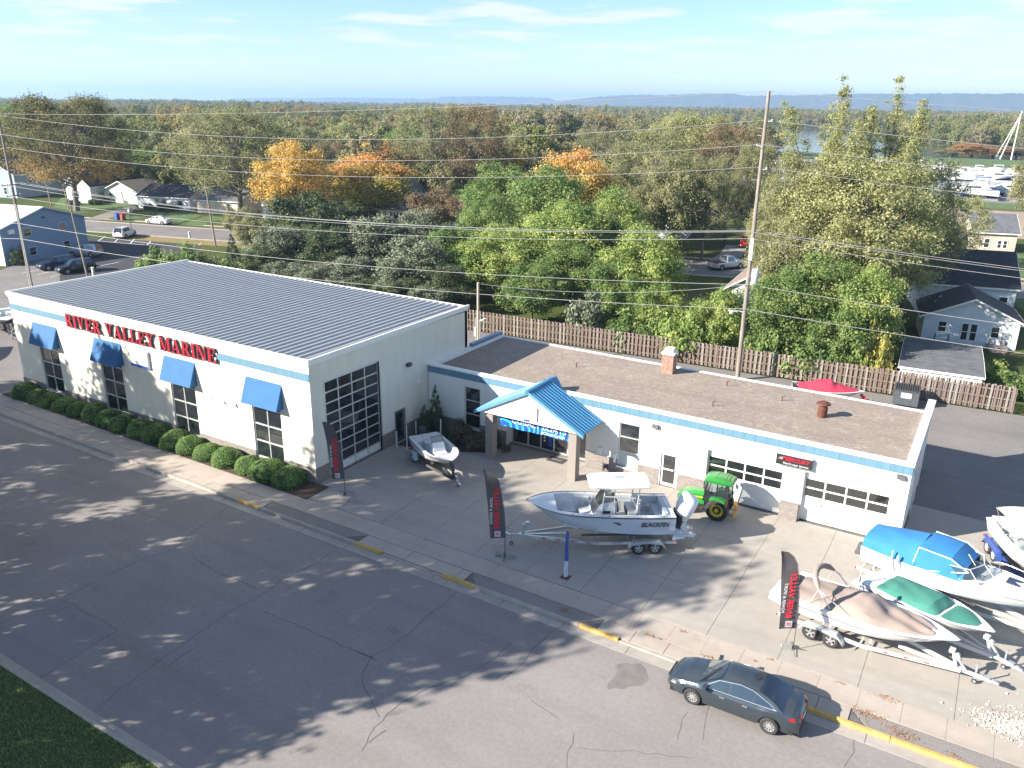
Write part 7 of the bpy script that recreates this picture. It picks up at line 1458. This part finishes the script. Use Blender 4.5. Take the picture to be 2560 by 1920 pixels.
TREES = [
 (125, 198, 98, 63, 'open_a', 'dolive', 'large dark olive tree with yellowing lower leaves at the far left'),
 (12, 222, 45, 92, 'maple_a', 'green', 'green tree cut by the left edge of the picture'), (218, 232, 42, 135, 'maple_b', 'yolive', 'yellow-green tree behind the large left tree'),
 (285, 318, 78, 92, 'maple_b', 'green', 'dark green rounded tree behind the white gabled house'), (350, 268, 55, 128, 'round', 'olive', 'olive tree above the bungalow roof'), (395, 345, 50, 98, 'maple_a', 'olive', 'low olive tree right of the bungalow'),
 (495, 226, 104, 73.5, 'open_a', 'olive', 'tall olive street tree left of the yellow maple'), (575, 262, 52, 120, 'maple_a', 'green', 'green tree peeping between olive tree and yellow maple'),
 (628, 298, 74, 69, 'maple_b', 'yellow', 'bright yellow maple over the small white house'), (708, 305, 42, 112, 'open_b', 'brown', 'brownish tree between yellow and orange maples'), (740, 262, 50, 150, 'maple_a', 'yolive', 'pale yellow-green tree behind the orange maple'),
 (795, 330, 92, 84, 'maple_a', 'turning', 'orange and green maple in front of the yellow house'), (838, 297, 62, 108, 'round', 'orange', 'orange tree behind the yellow house'),
 (935, 222, 82, 112, 'open_b', 'olive', 'tall olive tree with bare limbs in the middle distance'), (1030, 222, 70, 114, 'open_b', 'brown', 'tall brown half-bare tree beside the olive one'), (1090, 312, 44, 122, 'round', 'yellow', 'small yellow tree beneath the tall brown tree'),
 (1085, 345, 84, 66, 'maple_b', 'green', 'green maple left of the orange-topped maple'), (1180, 352, 92, 60, 'maple_a', 'green', 'large green maple in the middle of the backyards'),
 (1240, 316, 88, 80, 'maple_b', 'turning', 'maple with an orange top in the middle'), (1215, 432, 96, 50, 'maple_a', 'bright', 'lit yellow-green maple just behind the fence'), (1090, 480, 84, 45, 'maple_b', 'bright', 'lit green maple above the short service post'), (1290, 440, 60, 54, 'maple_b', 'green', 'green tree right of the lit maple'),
 (1420, 268, 85, 90, 'open_b', 'olive', 'olive tree left of the tall pole'), (1500, 236, 88, 108, 'open_a', 'yolive', 'tall yellow-olive tree left of the tall pole'), (1590, 262, 78, 102, 'open_b', 'brown', 'brownish tree just left of the tall pole'), (1640, 300, 45, 92, 'open_a', 'olive', 'olive tree behind the tall pole'), (1350, 300, 55, 118, 'maple_a', 'olive', 'rounded olive tree behind the orange-topped maple'),
 (1400, 482, 86, 43, 'maple_b', 'bright', 'bright green tree right against the fence left of the pole'), (1562, 606, 56, 37.5, 'round', 'bright', 'small green tree at the foot of the tall pole'), (1268, 610, 46, 37, 'shrub', 'grey', 'grey-green shrub poking over the fence'),
 (1828, 166, 118, 58, 'spire_a', 'yolive', 'tall cottonwood with a pointed top right of the pole'), (1945, 168, 104, 62, 'spire_b', 'yolive', 'second tall cottonwood spire at the right'), (1752, 330, 84, 54, 'open_a', 'olive', 'olive tree immediately right of the tall pole'), (1880, 330, 140, 52, 'open_a', 'yolive', 'broad leafy tree below the cottonwood spires'), (2005, 335, 82, 66, 'open_b', 'olive', 'half-bare tree at the right of the cottonwoods'),
 (2078, 418, 58, 98, 'open_b', 'yolive', 'thin yellowish tree beside the stone house'),
 (1700, 575, 78, 39.5, 'maple_a', 'green', 'green tree over the fence right of the pole'), (1800, 545, 98, 41, 'maple_b', 'green', 'dense green tree behind the red-covered boat'), (1885, 570, 70, 40, 'maple_a', 'bright', 'leafy green tree left of the grey garage roof'),
 (655, 398, 72, 52, 'round', 'dark', 'dark green tree below the yellow maple'), (598, 478, 62, 41, 'juniper', 'grey', 'grey-green juniper behind the metal roof, leftmost'), (700, 480, 58, 42, 'juniper', 'dark', 'dark juniper behind the metal roof'), (800, 452, 66, 47, 'juniper', 'grey', 'tall grey-green juniper below the orange maple'), (905, 498, 74, 40, 'juniper', 'grey', 'silvery juniper above the showroom roof corner'), (968, 560, 46, 37.5, 'juniper', 'dark', 'small dark juniper near the service post'), (850, 540, 52, 37, 'juniper', 'grey', 'low grey juniper behind the roof edge'), (755, 545, 52, 36.5, 'juniper', 'grey', 'low juniper in the middle behind the metal roof'), (560, 525, 48, 35.5, 'juniper', 'dark', 'low dark juniper behind the back roof corner'),
 (498, 505, 20, 40, 'cone', 'dark', 'small pointed spruce behind the shrubs'),
 (2030, 470, 46, 104, 'maple_a', 'yolive', 'yellowing tree in front of the stone house'),
 (2105, 306, 40, 424, 'round', 'orange', 'orange-brown tree on the island left of the tripod'), (2150, 316, 40, 428, 'round', 'orange', 'orange-brown tree behind the tripod'), (2200, 318, 34, 430, 'round', 'brown', 'brown tree right of the tripod'), (2060, 320, 30, 426, 'round', 'olive', 'olive tree on the island at the left end'),
 (-30, 250, 60, 75, 'maple_b', 'olive', 'olive tree mostly outside the left edge'), (2250, 330, 40, 150, 'maple_a', 'olive', 'olive tree outside the right edge'),
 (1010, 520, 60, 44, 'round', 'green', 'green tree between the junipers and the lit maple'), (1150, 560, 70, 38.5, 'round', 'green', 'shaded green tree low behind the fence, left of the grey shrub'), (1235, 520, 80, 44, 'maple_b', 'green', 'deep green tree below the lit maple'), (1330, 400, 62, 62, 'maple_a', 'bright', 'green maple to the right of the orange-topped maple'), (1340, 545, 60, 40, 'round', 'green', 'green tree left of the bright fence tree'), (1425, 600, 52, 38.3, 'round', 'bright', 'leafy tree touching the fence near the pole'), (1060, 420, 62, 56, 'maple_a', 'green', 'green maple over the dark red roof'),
 (940, 400, 60, 80, 'round', 'brown', 'low brown tree by the dark red roof'), (905, 455, 40, 66, 'round', 'olive', 'olive tree in front of the yellow house'), (730, 430, 52, 62, 'round', 'dark', 'dark tree left of the orange maple trunk'), (640, 480, 66, 45, 'juniper', 'dark', 'dark juniper in front of the dark green tree'), (520, 440, 36, 60, 'round', 'olive', 'olive tree by the grey verge pole'), (870, 590, 60, 35.6, 'juniper', 'dark', 'dark juniper close to the showroom rear wall'), (930, 610, 52, 35.4, 'juniper', 'grey', 'grey juniper close to the service post'), (700, 560, 60, 35.6, 'juniper', 'grey', 'grey juniper close behind the metal roof'), (620, 560, 52, 35.4, 'juniper', 'grey', 'grey-green juniper near the back roof corner'), (790, 590, 52, 35.5, 'juniper', 'dark', 'dark low juniper at the middle of the roof edge'),
 (1740, 470, 84, 46, 'maple_b', 'olive', 'olive-green tree below the cottonwood on its left'), (1850, 460, 100, 47, 'maple_a', 'yolive', 'yellow-green tree filling the foot of the cottonwood'), (1700, 400, 60, 60, 'open_a', 'yolive', 'slender yellow-green tree right of the tall pole'), (1830, 650, 60, 37.4, 'round', 'green', 'small green tree behind the red canvas cover'),
 (1535, 330, 52, 84, 'open_b', 'olive', 'olive tree above the silver pickup'), (1470, 330, 66, 82, 'maple_a', 'olive', 'rounded olive tree above the driveway'), (1390, 390, 54, 78, 'maple_b', 'olive', 'olive maple hiding the grey-blue house'),
 (450, 300, 60, 112, 'maple_b', 'yolive', 'yellow-olive tree behind the tan house'), (330, 350, 50, 108, 'round', 'green', 'low green tree behind the bungalow'), (180, 300, 60, 110, 'maple_a', 'olive', 'olive tree behind the white gabled house'), (660, 270, 50, 140, 'maple_b', 'olive', 'olive tree behind the yellow maple'), (880, 262, 50, 140, 'maple_a', 'green', 'green tree behind the orange tree'), (760, 380, 40, 100, 'round', 'yellow', 'low yellow tree beside the brown house'), (1140, 270, 60, 140, 'maple_b', 'olive', 'rounded olive tree right of the tall brown tree'), (1290, 275, 60, 145, 'open_b', 'olive', 'half-bare olive tree far behind the orange top'),
 (980, 470, 66, 48, 'round', 'green', 'green tree hiding the back street beside the junipers'), (900, 440, 56, 56, 'juniper', 'grey', 'tall grey-green juniper in front of the yellow house'), (556, 452, 46, 50, 'round', 'olive', 'olive tree at the street side of the junipers'), (840, 470, 56, 50, 'juniper', 'dark', 'dark juniper between the two grey ones'), (1030, 455, 50, 58, 'maple_b', 'green', 'green maple filling the gap right of the yellow house'),
]
for t in TREES: tree(*t)
for k, (u, vt, hw, Y, m, lb) in enumerate(((330, 520, 38, 30, 'green', 'rounded green shrub at the back left corner of the metal roof'), (385, 508, 44, 31, 'green', 'larger green shrub behind the metal roof'), (445, 528, 36, 32, 'dark', 'dark shrub behind the metal roof'), (500, 545, 34, 33, 'green', 'green shrub near the small spruce'), (1905, 672, 36, 37.6, 'lemon', 'yellow sumac leaning over the fence'), (1860, 690, 40, 37.2, 'bright', 'green sumac beside the yellow one'), (2150, 772, 40, 43, 'bright', 'bright green bush beyond the fence end'), (2195, 790, 40, 41, 'green', 'green bush at the right edge beyond the fence'), (198, 545, 14, 44, 'dark', 'dark bush at the corner of the blue house'), (33, 520, 12, 26.5, 'dark', 'climbing shrub at the near corner of the blue house'), (1480, 640, 60, 36.4, 'bright', 'low bright foliage over the fence left of the pole'), (1380, 650, 60, 36.6, 'green', 'low green foliage over the fence'), (1668, 668, 46, 36.8, 'green', 'green foliage over the fence right of the pole'), (1760, 690, 60, 36.9, 'green', 'leafy bush over the fence behind the red cover'))):
    tree(u, vt, hw, Y, 'shrub', m, lb, name='shrub', group='shrubs and bushes')
for px, lb, s in ((Z5(505, 865), 'round bush left of the bay window', 1.5), (Z5(665, 862), 'round bush right of the bay window', 1.6), (Z5(725, 850), 'bush beside the white garage wing', 1.3), (Z5(1160, 905), 'dark round bush before the bungalow', 2.0), (Z5(1030, 895), 'low bush before the bungalow windows', 1.3)):
    q = on_z(*px, -.1); plant('shrub', lb, 'shrub', 'shrub', 'dark', (q.x, q.y, -.1), s*1.1, s, 'shrubs and bushes')
# street trees on the lawn across the street, outside the picture: their shade falls on the street and the showroom wall
proto('street_a', 'maple', 19.5, 7.6, 190, 18000, .28, 21, .42, 40); proto('street_b', 'maple', 20, 5.6, 130, 11500, .28, 22, .38, 40)
for x, y, H_, r_, key, lb in ((-1.2, -27, 12.5, 3.6, 'street_b', 'small street tree across the street behind the tall one'), (-6.8, -25.2, 21.8, 8.2, 'street_a', 'tall street tree across the street, nearest the camera'), (-16.1, -24, 21.8, 5.6, 'street_b', 'slim street tree across the street, second from the camera'), (-34.0, -21.0, 20.5, 5.6, 'street_b', 'street tree across the street facing the showroom'), (-28.5, -27.5, 17.0, 5.0, 'street_b', 'broad street tree across the street, third from the camera'), (-45.0, -21.0, 20.5, 5.2, 'street_b', 'last street tree across the street')):
    plant('street_tree', lb, 'tree', key, 'olive', (x, y, -.02), H_, r_, 'street trees across the street', rz=1.2)
# ------------------------------------------------------------ clipped hedge balls along the showroom
HB = []
for k in range(3):
    r = np.random.default_rng(40+k); n = 5200; d = rnd_unit(r, n); d[:, 2] = np.abs(d[:, 2])*1.0-.25*(r.random(n) < .3); R0 = (.84+.035*np.sin(d[:, 0]*5+k)+.03*np.sin(d[:, 1]*7+2*k)+r.normal(0, .018, n))[:, None]
    P = d*R0*np.array([1.0, .92, .80])+np.array([0, 0, .22]); nv = d*.6+rnd_unit(r, n)*.5; nv /= np.linalg.norm(nv, axis=1)[:, None]; a = np.cross(nv, rnd_unit(r, n)); a /= np.linalg.norm(a, axis=1)[:, None]; b = np.cross(nv, a); s = r.uniform(.02, .042, n)[:, None]
    V = np.stack([P-a*s, P-b*s*.6, P+a*s, P+b*s*.6], 1); me = tri_mesh('foliage', V, 4, LM_['box'], r.random(n)*.7+.3*(.5+.5*np.sin(d[:, 0]*6+d[:, 1]*5)))
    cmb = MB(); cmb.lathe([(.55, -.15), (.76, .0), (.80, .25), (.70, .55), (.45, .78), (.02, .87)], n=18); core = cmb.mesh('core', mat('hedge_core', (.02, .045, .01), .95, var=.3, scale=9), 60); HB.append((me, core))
for k in range(17):
    x = -28.4+1.69*k+random.uniform(-.14, .14); T = empty('hedge_ball', 'clipped round green bush, %s from the left under the awning windows' % ('first second third fourth fifth sixth seventh eighth ninth tenth eleventh twelfth thirteenth fourteenth fifteenth sixteenth last'.split()[k]), 'bush', (x, -.88+random.uniform(-.06, .06), .03), random.uniform(0, 6), 'clipped bushes along the showroom'); s = random.uniform(.98, 1.26); T.scale = (s*random.uniform(.94, 1.1), s, s*random.uniform(.86, 1.08))
    me, core = HB[k % 3]; link('foliage', me, T); link('core', core, T)
# corner planting and pot plant
plant('arborvitae', 'dark narrow arborvitae in the shaded inner corner', 'shrub', 'cone', 'dark', (1.35, 9.75, .04), 3.5, .62, 'corner planting'); plant('arborvitae', 'smaller dark arborvitae beside the tall one', 'shrub', 'cone', 'dark', (.85, 9.2, .04), 2.2, .6, 'corner planting')
for x, y, h, r_, m, lb in ((2.4, 9.6, 1.1, .95, 'dark', 'dark low shrub at the back of the planting bed'), (3.4, 9.7, 1.75, .95, 'barb', 'brownish barberry under the tall window'), (2.9, 8.7, .9, .8, 'dark', 'low shrub at the front of the planting bed'), (4.9, 9.5, 1.25, .95, 'barb', 'brownish shrub left of the entrance column'), (5.5, 10.2, 1.3, .6, 'dark', 'dark shrub against the wall by the entrance'), (1.5, 8.2, .7, .8, 'dark', 'low dark shrub near the side door'), (6.75, 9.9, .55, .35, 'barb', 'small red-leaved shrub behind the entrance column')):
    plant('shrub', lb, 'shrub', 'shrub', m, (x, y, .04), h, r_, 'corner planting')
PP = empty('potted_plant', 'potted green plant behind the entrance glass', 'plant', (9.25, 11.95, .02)); b = MB(); b.lathe([(.14, 0), (.20, .4), (.18, .4), (.17, .36)], n=14); b.build('pot', TRIM, PP, 40); b = MB(); b.tube([(0, 0, .35), (.03, .02, 1.0)], .03); b.build('stem', BARK, PP)
r = np.random.default_rng(77); c = np.array([(0, 0, 1.05), (.15, -.1, .95), (-.15, .05, 1.15)]); link('foliage', leaves(r, c, np.array([.32, .28, .28]), 260, .11, LM_['bright'], 'foliage'), PP)
# ================================================================== FLOODPLAIN WOODS, BLUFFS, HAZE
FST = {}
def forestmat(name, sets):
    m = bpy.data.materials.new(name); m.use_nodes = True; t = m.node_tree; b = t.nodes['Principled BSDF']; b.inputs['Roughness'].default_value = .8; b.inputs['Specular IOR Level'].default_value = .1
    oi = N(t, 'ShaderNodeObjectInfo'); r = N(t, 'ShaderNodeValToRGB'); e = r.color_ramp.elements; r.color_ramp.interpolation = 'LINEAR'
    while len(e) < len(sets): e.new(.5)
    for k, (p, c) in enumerate(sets): e[k].position = p; e[k].color = (*c, 1)
    t.links.new(oi.outputs['Random'], r.inputs[0]); a = N(t, 'ShaderNodeAttribute', attribute_name='tint')
    mr = N(t, 'ShaderNodeMapRange'); mr.inputs[3].default_value = 1.5; mr.inputs[4].default_value = 2.6; t.links.new(a.outputs['Fac'], mr.inputs[0])
    x = N(t, 'ShaderNodeMix', data_type='RGBA', blend_type='MULTIPLY'); x.inputs[0].default_value = 1; t.links.new(r.outputs[0], x.inputs[6]); t.links.new(mr.outputs[0], x.inputs[7]); t.links.new(x.outputs[2], b.inputs['Base Color'])
    tl_ = N(t, 'ShaderNodeBsdfTranslucent'); t.links.new(x.outputs[2], tl_.inputs[0]); mx = N(t, 'ShaderNodeMixShader'); mx.inputs[0].default_value = .3; o = t.nodes['Material Output']; t.links.new(b.outputs[0], mx.inputs[1]); t.links.new(tl_.outputs[0], mx.inputs[2]); t.links.new(mx.outputs[0], o.inputs[0])
    return m
FM = forestmat('forest_leaf', [(0, (.115, .125, .045)), (.2, (.085, .10, .040)), (.4, (.145, .145, .058)), (.55, (.135, .125, .065)), (.72, (.165, .145, .095)), (.84, (.105, .12, .045)), (.95, (.19, .155, .055)), (1, (.17, .12, .05))])
protos = []
for k, (kind, H_, r_, nc, nl, sz) in enumerate((('maple', 17, 6, 80, 6000, .33), ('open', 18, 5.5, 90, 5000, .31), ('round', 19, 6.5, 90, 6000, .34), ('round', 13, 5.5, 75, 5500, .33), ('open', 17, 5, 70, 2200, .27))):
    r = np.random.default_rng(60+k); c, rd = clumps(r, kind, H_, r_, nc); me = leaves(r, c, rd, nl, sz, FM, 'woods_tree')
    tm = limbs(r, H_, c, rd, .25, BARKG, 10 if k < 4 else 30); b = bmesh.new(); b.from_mesh(me); nf = len(b.faces); b.from_mesh(tm); lay = b.faces.layers.float.get('tint'); b.faces.ensure_lookup_table()
    for f in b.faces[nf:]: f.material_index = 1
    b.to_mesh(me); b.free(); me.materials.append(BARKG); protos.append(bpy.data.objects.new('woods_tree', me))
r = np.random.default_rng(99); pts = []; sc = []; ix = []
RIV = [(-110, 396), (140, 405), (140, 475), (-15, 480), (-52, 600), (-80, 905), (-340, 905), (-200, 640), (-140, 480)]
def inpoly(x, y, P):
    c = False
    for i in range(len(P)):
        (x0, y0), (x1, y1) = P[i], P[i-1]
        if (y0 > y) != (y1 > y) and x < (x1-x0)*(y-y0)/(y1-y0)+x0: c = not c
    return c
rad = 128.
while rad < 4200:
    s = 7.2+rad*.0105; na = int(2*R(37)*rad/s)
    for q in range(na):
        a = YAW+R(-37)+2*R(37)*(q+r.random())/na; d = rad+r.uniform(-.5, .5)*s; x, y = CAM[0]+sin(a)*d, CAM[1]+cos(a)*d
        off = (y-(55.25+.245*(x+73.3)))*.971
        if off < 40: continue
        if x > -48 and y < 122+(x+48)*.0: continue
        if x > -60 and 122 < y < 432: continue
        if -130 < x <= -60 and 200 < y < 318: continue
        if inpoly(x, y, RIV): continue
        if rad < 260 and r.random() < .12: continue
        pts.append((x, y, -.3)); sc.append((.60+r.random()*.34+.16*sin(x*.021+1)*sin(y*.017)+.10*sin(x*.006+y*.009))*(1+.12*(rad > 1200))); ix.append(r.integers(0, 5))
    rad += s*.92
me = bpy.data.meshes.new('woods'); me.from_pydata(pts, [], [])
for nm, typ, v in (('scl', 'FLOAT', sc), ('pick', 'INT', ix), ('rot', 'FLOAT', list(r.random(len(pts))*6.283))): at = me.attributes.new(nm, typ, 'POINT'); at.data.foreach_set('value', v)
woods = link('woods', me); tag(woods, 'autumn floodplain woods stretching to the horizon', 'woods', kind='stuff')
ng = bpy.data.node_groups.new('woods', 'GeometryNodeTree'); ng.interface.new_socket('Geometry', in_out='INPUT', socket_type='NodeSocketGeometry'); ng.interface.new_socket('Geometry', in_out='OUTPUT', socket_type='NodeSocketGeometry')
gi, go_ = N(ng, 'NodeGroupInput'), N(ng, 'NodeGroupOutput'); ip = N(ng, 'GeometryNodeInstanceOnPoints'); jg = N(ng, 'GeometryNodeJoinGeometry')
for p in protos[::-1]:
    oi = N(ng, 'GeometryNodeObjectInfo'); oi.inputs['Object'].default_value = p; oi.inputs['As Instance'].default_value = True; ng.links.new(oi.outputs['Geometry'], jg.inputs[0])
def attr(nm, typ): a = N(ng, 'GeometryNodeInputNamedAttribute', data_type=typ); a.inputs['Name'].default_value = nm; return a.outputs['Attribute']
ip.inputs['Pick Instance'].default_value = True; ng.links.new(gi.outputs[0], ip.inputs['Points']); ng.links.new(jg.outputs[0], ip.inputs['Instance']); ng.links.new(attr('pick', 'INT'), ip.inputs['Instance Index'])
cx_ = N(ng, 'ShaderNodeCombineXYZ'); ng.links.new(attr('rot', 'FLOAT'), cx_.inputs[2]); ng.links.new(cx_.outputs[0], ip.inputs['Rotation']); ng.links.new(attr('scl', 'FLOAT'), ip.inputs['Scale']); ng.links.new(ip.outputs[0], go_.inputs[0])
woods.modifiers.new('scatter', 'NODES').node_group = ng
# ---- bluffs across the valley
BL = mat('bluff_woods', (.035, .05, .022), .95, rgb2=(.12, .10, .05), scale=.012, coords='World', stretch=(1, 1, 3)); CLIFF = mat('bluff_rock', (.42, .33, .25), .95, var=.2, scale=.02, coords='World')
def bluff(nm, prof, D, dep, seed):
    rr = np.random.default_rng(seed); us = np.linspace(prof[0][0], prof[-1][0], 150); rows = [[], [], [], []]
    for u in us:
        v = np.interp(u, [p[0] for p in prof], [p[1] for p in prof]); d = pix(u*K, v*K); h = Vector((d.x, d.y)).length; t = D/h
        zt = max(2., CAM[2]+d.z*t+rr.normal(0, 2.2)); ux, uy = d.x/h, d.y/h
        for k, (dd, zz_) in enumerate(((-dep*.5, -.3), (-dep*.22, zt*.55+rr.normal(0, 2)), (0, zt), (dep*.6, zt*.9))):
            rows[k].append((CAM[0]+ux*(D+dd), CAM[1]+uy*(D+dd), zz_))
    b = MB(); b.grid(rows); o = b.build(nm, BL, None, 180); o['kind'] = 'structure'; return o
bluff('far_bluff', [(470, 219), (500, 213), (560, 211), (650, 212), (720, 210), (840, 211.5), (930, 213), (950, 209), (1040, 207.5), (1130, 209), (1185, 211), (1200, 217), (1225, 218)], 8200, 1500, 1)
bluff('near_bluff', [(1205, 219), (1240, 215), (1290, 209), (1370, 204), (1420, 206), (1480, 203.5), (1560, 201), (1610, 207), (1680, 206), (1750, 205), (1850, 202), (1950, 203.5), (2050, 201), (2140, 202.5), (2260, 201)], 6300, 1300, 2)
hz = MB().box(-10100, -1600, -1.2, 10100, 10100, 150).build('haze', MATS['wire']); hz.data.materials.clear()
m = bpy.data.materials.new('haze'); m.use_nodes = True; t = m.node_tree; t.nodes.clear(); o = N(t, 'ShaderNodeOutputMaterial'); v = N(t, 'ShaderNodeVolumePrincipled'); v.inputs['Color'].default_value = (.42, .66, 1.0, 1); v.inputs['Density'].default_value = 1.7e-4; v.inputs['Anisotropy'].default_value = .2; t.links.new(v.outputs[0], o.inputs['Volume']); hz.data.materials.append(m)
tag(hz, 'thin blue haze over the whole valley', 'haze', kind='stuff')
